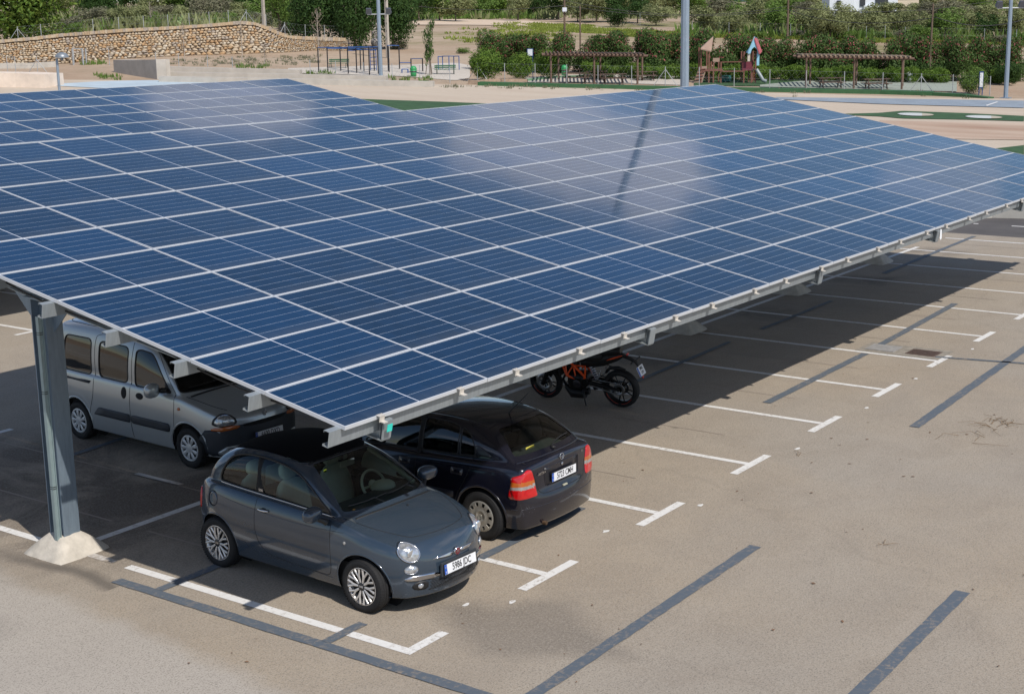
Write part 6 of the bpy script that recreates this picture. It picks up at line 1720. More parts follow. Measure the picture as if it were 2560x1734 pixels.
# ---------------------------------------------------------------- dark blue-black five-door hatchback, seen from behind
NAVY = m_carpaint('very_dark_navy_paint', (.0055, .006, .014), rough=.22, metal=.2, dust=.022)
COVER = mat('silver_grey_wheel_cover', (.36, .345, .31), .42, .5, .1, 10)
def black_hatch():
    car = thing('parked_car', 'glossy blue-black five-door hatchback parked nose-in, its rear towards the camera', 'car', (4.475, 2.50, 0), R(180-.6))
    sp = dict(y=[-1.84, -1.62, -1.30, -1.02, -.84, -.28, .30, .86, 1.36, 1.70, 1.86],
              w=[.70, .79, .835, .85, .855, .8555, .8555, .852, .845, .825, .775],
              belt=[.66, .72, .785, .84, .875, .895, .910, .928, .950, .968, .950],
              top=[.70, .80, .88, .935, .965, .97, .98, .99, 1.0, 1.015, .985],
              yb=[0, -.10, -.12, -.14, -.16, 0, 0, 0, .05, .13, 0], sill=.20,
              front=[-2.03, -2.08, -2.10, -2.07, -2.03, -1.96], rear=[1.955, 2.00, 2.015, 1.930, 1.930, 1.925],
              g=(4, 9), ry=[-.16, .12, .42, .76, 1.06, 1.27], rz=[1.345, 1.395, 1.42, 1.415, 1.39, 1.345], rw=[.54, .565, .58, .58, .57, .545], rd=[.045]*6,
              rb=[-.07, -.02, 0, 0, .02, .05], wsb=.03, rsb=.02, gb=.035, ce=.3, fr=(0, .16, .44, .60, .84, 1))
    sh = Shell(cage(sp))
    w1 = rnd([(-.64, .925), (-.22, 1.235), (-.03, 1.315), (.245, 1.338), (.262, .953)], .05)
    w2 = rnd([(.318, .956), (.305, 1.340), (.70, 1.334), (.862, 1.306), (.885, .982)], .04)
    w3 = rnd([(.912, .984), (.893, 1.298), (1.03, 1.245), (1.13, 1.10), (1.15, 1.0)], .03)
    ws = smooth2([(-.62, 1.0), (-.47, 1.30), (0, 1.345), (.47, 1.30), (.62, 1.0), (0, .985)], 2)
    rw_ = rnd([(-.615, 1.045), (-.46, 1.298), (0, 1.318), (.46, 1.298), (.615, 1.045), (0, 1.06)], .05)
    for s in (-1, 1):
        z0 = 11 if s > 0 else 21
        for i, w_ in enumerate((w1, w2, w3)): sh.cut(w_, 'side', s, z0+i, .3)
        for yc_ in (-1.303, 1.303): sh.cut(circ(yc_, .31, .352, 36), 'side', s, 9, .2)
    sh.cut(ws, 'front', -1, 2, .12); sh.cut(rw_, 'front', 1, 3, .15)
    GLS = m_glass('smoked_side_glass', (.20, .24, .25), refl=1.9)
    for z in (11, 12, 13, 21, 22, 23): sh.extract(z, 'side_window', GLS, car, .006)
    sh.extract(2, 'windscreen', GLS, car, .004); sh.extract(3, 'rear_window', m_glass('rear_glass', (.42, .48, .46), refl=1.5), car, .005)
    sh.drop((2, 3, 9, 11, 12, 13, 21, 22, 23)); sh.body('body', [NAVY], car)
    for s in (-1, 1):
        for w_ in (w1, w2, w3): sh.seam(w_, 'side', s, .009, BLKP, 'window_rubber', car, off=-.003, closed=True)
        sh.seam(smooth2([(-.66, .90), (0, .935), (.9, .972), (1.2, .995)], 2, False), 'side', s, .010, BLKP, 'belt_rubber', car, off=-.002)
        sh.patch(smooth2([(1.16, 1.008), (1.12, 1.13), (1.22, 1.12), (1.34, 1.06), (1.40, 1.015)], 1), 'side', s, .003, mat('quarter_cover_black', (.02, .02, .03), .35, 0, 0, coat=.6), 'quarter_cover', car, rings=3)
        sh.seam(smooth2([(.28, .94), (.285, .60), (.28, .30)], 1, False), 'side', s, .004, GAP, 'door_gap', car, off=-.001)
        sh.seam(smooth2([(1.13, 1.0), (1.13, .85), (1.06, .70), (.93, .48), (.90, .30)], 2, False), 'side', s, .004, GAP, 'door_gap', car, off=-.001)
        sh.seam(smooth2([(-.74, .88), (-.78, .6), (-.76, .30)], 1, False), 'side', s, .004, GAP, 'door_gap', car, off=-.001)
        for y0, y1 in ((-.70, .25), (.31, .90)): sh.patch(rnd([(y0, .475), (y1, .475), (y1, .555), (y0, .555)], .02), 'side', s, .013, mat('side_strip_black', (.012, .013, .022), .4, 0, 0), 'side_strip', car, rings=2)
        for yh in (.12, .95):
            sh.patch(rnd([(yh-.105, .765), (yh+.075, .765), (yh+.075, .845), (yh-.105, .845)], .02), 'side', s, .0015, mat('handle_plate', (.020, .021, .03), .35, 0, 0, coat=.5), 'handle_plate', car, rings=2)
            sh.patch(rnd([(yh-.085, .785), (yh+.055, .785), (yh+.055, .822), (yh-.085, .822)], .01), 'side', s, .008, NAVY, 'door_handle', car, rings=2)
        sh.seam(smooth2([(-1.6, .70), (-.9, .79), (0, .835), (1.0, .87), (1.75, .89)], 2, False), 'side', s, .006, NAVY, 'flank_crease', car, off=-.0035)
        for yc_ in (-1.303, 1.303):
            sh.seam([(yc_+.368*math.cos(a), .31+.368*math.sin(a)) for a in np.linspace(-.1, math.pi+.1, 26)], 'side', s, .017, NAVY, 'arch_lip', car, off=-.006)
        mr = MB(); mr.ellipsoid((0, 0, 0), (.10, .065, .068), 0, 18, 12, e=.75); mr.build('door_mirror', NAVY, car, (s*.94, -.60, .985), (0, 0, s*R(-10)))
        b = MB(); b.path([(s*.80, -.63, .93), (s*.87, -.61, .955)], .03, 8); b.build('mirror_arm', BLKP, car)
        # tail lamps: three sided clusters wrapping the corner
        zm = lambda y, z: (1 if .742 < z <= .792 else (2 if .700 < z <= .742 else 0))
        tl = rnd([(s*.520, .590), (s*.80, .580), (s*.80, .70), (s*.775, .85), (s*.655, .925), (s*.585, .915), (s*.545, .78)], .03)
        dense = []
        for p, q in zip(tl, tl[1:]+tl[:1]): dense += [(p[0]+(q[0]-p[0])*t/3, p[1]+(q[1]-p[1])*t/3) for t in range(3)]
        sh.patch(dense, 'front', 1, .010, None, 'tail_light', car, dome=.004, rings=14, mats=[REDL, AMBER, WHL], zfun=zm)
        sh.patch(smooth2([(1.70, .585), (1.86, .590), (1.86, .84), (1.78, .83), (1.725, .72)], 1), 'side', s, .007, REDL, 'tail_light_side', car, rings=4)
    # roof ditches and antenna
    for s in (-1, 1): sh.seam([(s*.50, -.05), (s*.525, .5), (s*.515, 1.20)], 'top', 1, .006, NAVY, 'roof_moulding', car, off=-.001)
    sh.seam(smooth2([(-.52, 1.22), (0, 1.30), (.52, 1.22)], 2, False), 'top', 1, .005, GAP, 'tailgate_gap', car, off=-.001)
    q = sh.hit(0, 1.14, 'top', 1, .0); b = MB(); b.path([q, q+Vector((0, .02, .03)), q+Vector((0, .30, .30))], [.014, .008, .003], 6); b.build('antenna', BLKP, car)
    # boot lid edges, plate recess, plate
    sh.seam(smooth2([(-.60, 1.00), (-.55, .86), (-.50, .72), (-.47, .60), (-.30, .585), (.30, .585), (.47, .60), (.50, .72), (.55, .86), (.60, 1.00)], 2, False), 'front', 1, .0042, GAP, 'boot_gap', car, off=-.001)
    sh.seam(smooth2([(-.66, .985), (-.3, 1.005), (0, 1.01), (.3, 1.005), (.66, .985)], 2, False), 'front', 1, .012, NAVY, 'spoiler_lip', car, off=-.002)
    sh.seam(rnd([(-.345, .66), (.345, .66), (.365, .89), (-.365, .89)], .03), 'front', 1, .007, NAVY, 'plate_recess_edge', car, off=.0, closed=True)
    sh.patch(rnd([(-.34, .665), (.34, .665), (.358, .884), (-.358, .884)], .03), 'front', 1, .0012, mat('recess_black', (.008, .008, .012), .35, 0, 0, coat=.4), 'plate_recess', car, rings=3)
    q = sh.hit(0, .745, 'front', 1, .018); plate(car, '5723 CMH', Vector((0, q.y+.008, .745)), (R(90), 0, R(180)))
    tx = text_mesh('TALLERES Y RECAMBIOS', .010, PLW, .0004)
    q = sh.hit(0, .855, 'front', 1, .006); b = MB(); b.ellipsoid(tuple(q), (.022, .008, .022), 0, 12, 8); b.build('lock_button', CHROME, car)
    q = sh.hit(0, .945, 'front', 1, .010); b = MB(); b.path([q+Vector((.038*math.cos(a), 0, .038*math.sin(a))) for a in np.linspace(0, 6.283, 25)[:-1]], .006, 6, closed=True); b.path([q+Vector((-.055, .003, -.008)), q+Vector((-.012, .004, .006)), q+Vector((.012, .004, -.006)), q+Vector((.055, .003, .008))], .005, 5); b.build('badge', CHROME, car)
    q = sh.hit(.405, .835, 'front', 1, .006); link('model_lettering', text_mesh('ASTRA', .042, CHROME, .0016, 1.25, .0012), car, q, (R(90), 0, R(180)))
    q = sh.hit(-.46, .90, 'front', 1, .006); link('trim_lettering', text_mesh('16', .04, CHROME, .0016, 1.1, .001), car, q, (R(90), 0, R(180)))
    # rear wiper
    b = MB(); pts = [sh.hit(x, z, 'front', 1, .016) for x, z in ((.02, 1.045), (-.10, 1.075), (-.30, 1.085), (-.48, 1.078))]; b.path([p for p in pts if p is not None], .009, 5)
    q = sh.hit(0, 1.035, 'front', 1, .012); b.ellipsoid(tuple(q), (.035, .03, .02), 0, 10, 6); b.build('rear_wiper', BLKP, car)
    q = sh.hit(.30, 1.10, 'front', 1, -.01); b = MB(); b.box(tuple(q), (.17, .004, .03)); b.build('dealer_sticker', mat('yellow_sticker', (.55, .48, .08), .6, 0, .5, 90), car)
    # bumper: groove, shelf wear, boot catch, exhaust
    bl = [(-.80, .455), (-.5, .46), (0, .465), (.5, .46), (.80, .455)]
    sh.seam(smooth2(bl, 2, False), 'front', 1, .005, mat('bumper_groove', (.018, .018, .026), .4, 0, 0), 'bumper_groove', car, off=-.001)
    q = sh.hit(0, .55, 'front', 1, 0); b = MB(); b.box((0, q.y-.03, .600), (.085, .05, .018)); b.build('boot_catch', mat('catch_cream', (.42, .42, .32), .5, 0, .1), car)
    SC = mat('bare_scratch', (.22, .22, .24), .6, 0, .4, 90); rr = random.Random(8); b = MB()
    for i in range(26):
        u = rr.choice([rr.uniform(-.62, -.05), rr.uniform(.58, .78)]); v = (.50+rr.uniform(-.035, .02)) if u < .4 else rr.uniform(.40, .50); p = sh.hit(u, v, 'front', 1, .0012)
        if p is None: continue
        l = rr.uniform(.002, .011); h_ = rr.uniform(.001, .0025); b.add([(p.x-l, p.y, p.z), (p.x, p.y+.0005, p.z-h_), (p.x+l, p.y, p.z+h_*.4), (p.x, p.y+.0005, p.z+h_)], [(0, 1, 2, 3)])
    o = b.build('paint_chips', SC, car); o['kind'] = 'stuff'
    b = MB(); b.tube((.42, 1.75, .235), (.42, 1.985, .225), .024, n=12); b.lathe([(.0, 0), (.019, 0)], 12, 0, M=Matrix.Translation((.42, 1.987, .225)) @ Matrix.Rotation(R(-90), 4, 'X')); b.build('exhaust', mat('rusty_exhaust', (.12, .075, .045), .6, .6, .3, 20), car)
    # lamps at the nose
    for s in (-1, 1): sh.patch(smooth2([(s*.40, .62), (s*.68, .62), (s*.72, .72), (s*.44, .71)], 1), 'front', -1, .006, LENS, 'headlight', car, dome=.01, rings=3)
    # cabin
    DS = mat('dark_seat_cloth', (.045, .045, .05), .9, 0, .15, 20); b = MB(); b.box((0, .1, .40), (1.46, 2.9, .30)); b.box((0, -.9, .70), (1.4, .5, .36)); b.build('light_blocking_floor', INNER, car)  # solid black floor boxes added to keep light from passing through the car
    b = MB(); b.box((0, 1.46, .93), (1.18, .50, .03)); b.build('parcel_shelf', mat('grey_shelf', (.10, .105, .10), .9, 0, .1), car)
    for x in (-.36, .36):
        for y0 in (.08, .95):
            b = MB(); b.ellipsoid((0, 0, 0), (.25, .08, .34), 0, 14, 10, Matrix.Translation((x, y0+.20, .84)) @ Matrix.Rotation(R(-12), 4, 'X'), e=.7); b.ellipsoid((0, 0, 0), (.13, .05, .09), 0, 12, 8, Matrix.Translation((x, y0+.27, 1.17)), e=.8); b.ellipsoid((x, y0, .57), (.25, .27, .09), 0, 12, 8, e=.7); b.build('seat', DS, car)
    for s in (-1, 1):
        b = MB(); b.path([(s*.735, .285, .90), (s*.60, .275, 1.34)], .035, 6); b.build('centre_pillar', GAP, car)
    # wheels with slotted covers
    def rim(side):
        b = MB(); rr, w = .192, .195; h = w/2*side; rim_base(b, rr, w, side)
        b.lathe([(0, h*.62), (rr-.03, h*.42)], 40, 1, axis='X')
        n_ = 10; prof = []
        # dished disc with raised lands between the slots
        b.lathe([(0, h*.88), (.055, h*.90), (.060, h*.97), (.075, h*.98), (.085, h*.90), (.128, h*.98)], 40, 0, axis='X')
        for i in range(n_):
            a0 = 2*math.pi*(i+.24)/n_; a1 = 2*math.pi*(i+.76+.0)/n_
            pts = []
            for r_, x_ in ((.128, h*.98), (.150, h*1.0), (.176, h*.95), (rr-.004, h*.90)):
                pts += [(x_, r_*math.cos(a0), r_*math.sin(a0)), (x_, r_*math.cos((a0+a1)/2), r_*math.sin((a0+a1)/2)), (x_, r_*math.cos(a1), r_*math.sin(a1))]
            b.add(pts, [(3*j+q_, 3*j+q_+1, 3*j+q_+4, 3*j+q_+3) for j in range(3) for q_ in range(2)], 0, True)
            for aa in (a0, a1): b.path([(h*.96, .128*math.cos(aa), .128*math.sin(aa)), (h*.93, .176*math.cos(aa), .176*math.sin(aa))], .004, 5)
        b.lathe([(.172, h*.95), (rr-.006, h*.94), (rr, h*.86)], 48, 0, axis='X')
        b.path([(h*1.0, .026*math.cos(a), .026*math.sin(a)) for a in np.linspace(0, 6.283, 17)[:-1]], .0035, 5, closed=True)
        return b.build('wheel_cover', [COVER, GAP])
    for y in (-1.303, 1.303):
        for s in (-1, 1): wheel(car, s*.745, y, .305, .192, .195, rim, s)
    housings(car, (-1.303, 1.303), .31, .352, .76, .46)
    return car
CAR2 = black_hatch()
# ---------------------------------------------------------------- silver high-roof van with windows
SILVER = m_carpaint('silver_van_paint', (.40, .43, .445), rough=.30, coat=.9, metal=.5, dust=.03)
def silver_van():
    car = thing('parked_car', 'silver high-roof family van with dark grey bumpers and side strips, behind the steel column', 'car', (4.60, 7.72, 0), R(-2.6))
    sp = dict(y=[-1.86, -1.66, -1.40, -1.25, -1.13, -.42, .14, .80, 1.36, 1.72, 1.86],
              w=[.72, .79, .825, .832, .835, .8365, .8365, .8365, .832, .815, .775],
              belt=[.80, .865, .935, .965, .99, 1.03, 1.04, 1.05, 1.055, 1.055, 1.05],
              top=[.835, .915, 1.00, 1.035, 1.06, 1.10, 1.1, 1.1, 1.1, 1.1, 1.07],
              yb=[0, -.07, -.10, -.13, -.16, 0, 0, 0, 0, 0, .07], sill=.215,
              front=[-2.02, -2.07, -2.08, -2.05, -2.03, -1.98], rear=[1.90, 1.95, 1.96, 1.94, 1.935, 1.93],
              g=(4, 10), ry=[-.50, -.22, .16, .80, 1.34, 1.66, 1.80], rz=[1.665, 1.755, 1.80, 1.825, 1.825, 1.815, 1.79], rw=[.60, .635, .66, .675, .68, .68, .665], rd=[.05]*7,
              rb=[-.09, -.03, 0, 0, 0, 0, .06], wsb=.03, rsb=.0, gb=.045, ce=.2, cols=(0, .40, .76, .955, 1.0), wm=(.94, .985, 1.0, 1.0, .985, .955))
    sh = Shell(cage(sp))
    w1 = rnd([(-.93, 1.03), (-.86, 1.10), (-.56, 1.435), (-.44, 1.535), (-.20, 1.565), (-.115, 1.54), (-.11, 1.06), (-.16, 1.035)], .07)
    w2 = rnd([(.06, 1.045), (.05, 1.575), (.725, 1.595), (.745, 1.055)], .10)
    w3 = rnd([(.93, 1.055), (.92, 1.60), (1.58, 1.60), (1.66, 1.06)], .10)
    ws = rnd([(-.735, 1.055), (-.600, 1.625), (0, 1.655), (.600, 1.625), (.735, 1.055), (0, 1.075)], .05)
    rw_ = rnd([(-.60, 1.15), (-.56, 1.62), (.56, 1.62), (.60, 1.15)], .08)
    for s in (-1, 1):
        z0 = 11 if s > 0 else 21
        for i, w_ in enumerate((w1, w2, w3)): sh.cut(w_, 'side', s, z0+i, .3)
        for yc_ in (-1.30, 1.30): sh.cut(circ(yc_, .31, .350, 36), 'side', s, 9, .2)
    sh.cut(ws, 'front', -1, 2, .12); sh.cut(rw_, 'front', 1, 3, .3)
    GLS = m_glass('van_side_glass', (.10, .12, .11), refl=2.0); GW = m_glass('van_windscreen_glass', (.14, .17, .18), refl=1.0)
    for z in (11, 12, 13, 21, 22, 23): sh.extract(z, 'side_window', GLS, car, .005)
    sh.extract(2, 'windscreen', GW, car, .004); sh.extract(3, 'rear_window', GLS, car, .005)
    sh.drop((2, 3, 9, 11, 12, 13, 21, 22, 23)); sh.body('body', [SILVER], car)
    sh.seam(ws, 'front', -1, .012, BLKP, 'windscreen_rubber', car, off=-.004, closed=True)
    # dark grey front bumper wrapping to the arches
    bp = smooth2([(-.80, .60), (-.74, .625), (-.40, .665), (0, .675), (.40, .665), (.74, .625), (.80, .60), (.80, .24), (.5, .222), (0, .222), (-.5, .222), (-.80, .24)], 1)
    sh.patch(bp, 'front', -1, .012, GREYPL, 'front_bumper', car, rings=8)
    for s in (-1, 1):
        sh.patch(smooth2([(-1.635, .24), (-1.655, .44), (-1.62, .585), (-1.74, .615), (-1.96, .60), (-2.0, .40), (-1.93, .24)], 1), 'side', s, .010, GREYPL, 'bumper_corner', car, rings=4)
        for w_ in (w1, w2, w3): sh.seam(w_, 'side', s, .012, BLKP, 'window_rubber', car, off=-.003, closed=True)
        # headlamp and indicator
        sh.patch(smooth2([(s*.455, .670), (s*.485, .785), (s*.575, .835), (s*.69, .822), (s*.74, .765), (s*.752, .655)], 2), 'front', -1, .008, mat('lamp_black_rim', (.02, .022, .026), .4, 0, 0), 'headlight_surround', car, rings=3)
        sh.patch(smooth2([(s*.485, .680), (s*.508, .775), (s*.58, .818), (s*.685, .808), (s*.725, .758), (s*.735, .672)], 2), 'front', -1, .014, LENS, 'headlight', car, dome=.014, rings=5)
        sh.patch(smooth2([(s*.42, .640), (s*.50, .672), (s*.755, .655), (s*.755, .598), (s*.50, .612)], 1), 'front', -1, .018, AMBER, 'indicator', car, dome=.004, rings=3)
        sh.patch(smooth2([(-1.90, .600), (-1.76, .612), (-1.765, .655), (-1.90, .655)], 1), 'side', s, .008, AMBER, 'indicator_side', car, rings=2)
        # lower trim round the fog lamp
        tr = rnd([(s*.40, .385), (s*.64, .380), (s*.715, .310), (s*.700, .262), (s*.40, .270)], .03)
        sh.patch(tr, 'front', -1, .020, SILVER, 'fog_lamp_trim', car, rings=3)
        sh.patch(circ(s*.575, .315, .047, 20), 'front', -1, .032, GAP, 'fog_lamp_hole', car, rings=2); sh.patch(circ(s*.575, .315, .038, 20), 'front', -1, .037, LENS, 'fog_lamp', car, dome=.008, rings=3)
        sh.patch(rnd([(s*.42, .355), (s*.515, .36), (s*.515, .292), (s*.42, .290)], .01), 'front', -1, .0235, GAP, 'bumper_slot', car, rings=2)
        # doors
        sh.seam(smooth2([(-.045, 1.70), (-.03, 1.3), (-.035, .5), (-.04, .25)], 1, False), 'side', s, .0048, GAP, 'door_gap', car, off=-.001)
        sh.seam(smooth2([(-1.02, 1.03), (-1.04, .80), (-1.00, .30), (-.97, .25)], 1, False), 'side', s, .0048, GAP, 'door_gap', car, off=-.001)
        sh.seam(smooth2([(-.045, 1.70), (-.30, 1.66), (-.50, 1.59), (-.66, 1.45), (-1.02, 1.03)], 2, False), 'side', s, .0045, GAP, 'door_gap', car, off=-.001)
        sh.seam(smooth2([(-.02, 1.70), (.4, 1.70), (.77, 1.69), (.84, 1.6), (.835, .9), (.86, .72), (.96, .50), (.99, .25)], 2, False), 'side', s, .0048, GAP, 'door_gap', car, off=-.001)
        sh.seam([(-.40, 1.73), (.2, 1.765), (1.7, 1.78)], 'side', s, .007, GAP, 'roof_gutter', car, off=-.002)
        for y0, y1 in ((-.93, -.06), (-.02, .80)): sh.patch(rnd([(y0, .475), (y1+(.05 if y1 > 0 else 0), .475), (y1-(.08 if y1 > 0 else 0), .60), (y0, .60)], .05 if y0 < -.5 else .03), 'side', s, .014, GREYPL, 'side_strip', car, rings=2)
        sh.patch(rnd([(.94, .93), (1.64, .93), (1.64, .975), (.90, .975)], .01), 'side', s, .003, GREYPL, 'door_rail', car, rings=2)
        sh.patch(circ(-.26, .905, .085, 20, .048), 'side', s, .002, GAP, 'door_handle', car, rings=2); sh.patch(circ(.105, .905, .062, 20, .088), 'side', s, .002, GAP, 'door_handle', car, rings=2)
        sh.patch(circ(-1.14, .845, .030, 12, .022), 'side', s, .008, AMBER, 'side_repeater', car, dome=.004, rings=2)
        mr = MB(); mr.ellipsoid((0, 0, 0), (.125, .080, .105), 0, 18, 12, e=.75); mr.build('door_mirror', SILVER, car, (s*.96, -.74, 1.085), (0, 0, s*R(-8)))
        b = MB(); b.path([(s*.79, -.84, 1.07), (s*.86, -.80, 1.075)], .04, 8); b.build('mirror_arm', BLKP, car)
        sh.patch(smooth2([(-.94, 1.035), (-.80, 1.035), (-.78, 1.17), (-.82, 1.15)], 1), 'side', s, .006, BLKP, 'mirror_base', car, rings=2)
        for yc_ in (-1.30, 1.30):
            for rr_, r2 in ((.365, .014), (.44, .006)):
                sh.seam([(yc_+rr_*math.cos(a), .31+rr_*math.sin(a)) for a in np.linspace(.0 if yc_ > 0 or rr_ > .4 else .0, math.pi+.02, 26)], 'side', s, r2, SILVER, 'arch_lip', car, off=-.004)
        b = MB()
        sh.patch(smooth2([(s*.64, .62), (s*.74, .62), (s*.74, 1.15), (s*.66, 1.15)], 1), 'front', 1, .008, REDL, 'tail_light', car, rings=3)
        sh.seam(smooth2([(s*.70, -1.18), (s*.665, -1.36), (s*.60, -1.62), (s*.50, -1.80)], 2, False), 'top', 1, .005, GAP, 'bonnet_gap', car, off=-.001)
    # grille slot, plate, badge
    sh.patch(smooth2([(-.40, .665), (0, .672), (.40, .665), (.37, .622), (0, .618), (-.37, .622)], 1), 'front', -1, .016, GAP, 'grille_slot', car, rings=3)
    q = sh.hit(0, .48, 'front', -1, .016); plate(car, '6600 DXD', Vector((0, q.y-.016, .470)), (R(86), 0, 0))
    q = sh.hit(0, .745, 'front', -1, .006); b = MB()
    d = [(0, .055), (.038, 0), (0, -.055), (-.038, 0)]; b.path([q+Vector((x, -.004, z)) for x, z in d], .0065, 4, closed=True); b.path([q+Vector((x*.5, -.004, z*.5)) for x, z in d], .005, 4, closed=True); b.build('badge', CHROME, car)
    # wipers and aerial
    def wp(x, z, o_): return sh.hit(x, z, 'front', -1, o_)
    for a, c in (((-.60, 1.10), (.0, 1.15)), ((.02, 1.11), (.58, 1.14))):
        b = MB(); b.path([wp(a[0]+(c[0]-a[0])*t, a[1]+(c[1]-a[1])*t, .016) for t in np.linspace(0, 1, 8)], .009, 5); b.build('wiper', BLKP, car)
    sh.seam(smooth2([(-.66, -1.23), (-.3, -1.29), (0, -1.305), (.3, -1.29), (.66, -1.23)], 2, False), 'top', 1, .028, BLKP, 'cowl_panel', car, off=-.014)
    # cabin
    DS = mat('dark_seat_cloth', (.045, .045, .05), .9); b = MB(); b.box((0, .1, .42), (1.44, 2.9, .34)); b.box((0, -1.0, .78), (1.4, .5, .42)); b.box((0, 1.45, .75), (1.4, .5, .5)); b.build('light_blocking_floor', INNER, car)  # black boxes fill the lower van as its floor, added to block light
    for x in (-.37, .37):
        for y0 in (-.12, .75):
            b = MB(); b.ellipsoid((0, 0, 0), (.25, .08, .36), 0, 14, 10, Matrix.Translation((x, y0+.20, .98)) @ Matrix.Rotation(R(-10), 4, 'X'), e=.7); b.ellipsoid((0, 0, 0), (.13, .05, .09), 0, 12, 8, Matrix.Translation((x, y0+.25, 1.36)), e=.8); b.build('seat', DS, car)
    CV = mat('white_grey_wheel_cover', (.50, .51, .52), .4, .3, .08, 12)
    def rim(side):
        b = MB(); rr, w = .188, .175; h = w/2*side; rim_base(b, rr, w, side, 0)
        b.lathe([(0, h*.55), (rr-.02, h*.45)], 40, 1, axis='X')
        b.lathe([(0, h*.98), (.042, h*.98), (.052, h*.93), (.075, h*.92)], 30, 0, axis='X')
        n_ = 9
        for i in range(n_):
            a = 2*math.pi*i/n_; pts = []
            for r_, x_, wd in ((.070, h*.92, .020), (.105, h*.97, .026), (.140, h*.97, .031), (.166, h*.93, .027)):
                c_, s_ = math.cos(a), math.sin(a)
                for q_ in (-1, -.5, .5, 1): pts.append((x_ - (abs(q_) > .9)*h*.10, r_*c_-q_*wd*s_, r_*s_+q_*wd*c_))
            b.add(pts, [(4*j+k, 4*j+k+1, 4*j+k+5, 4*j+k+4) for j in range(3) for k in range(3)], 0, True)
        b.lathe([(.162, h*.80), (.170, h*.92), (rr-.002, h*.90), (rr+.002, h*.80)], 48, 0, axis='X')
        return b.build('wheel_cover', [CV, GAP])
    for y in (-1.30, 1.30):
        for s in (-1, 1): wheel(car, s*.730, y, .297, .188, .175, rim, s)
    housings(car, (-1.30, 1.30), .31, .350, .74, .46)
    return car
CAR3 = silver_van()
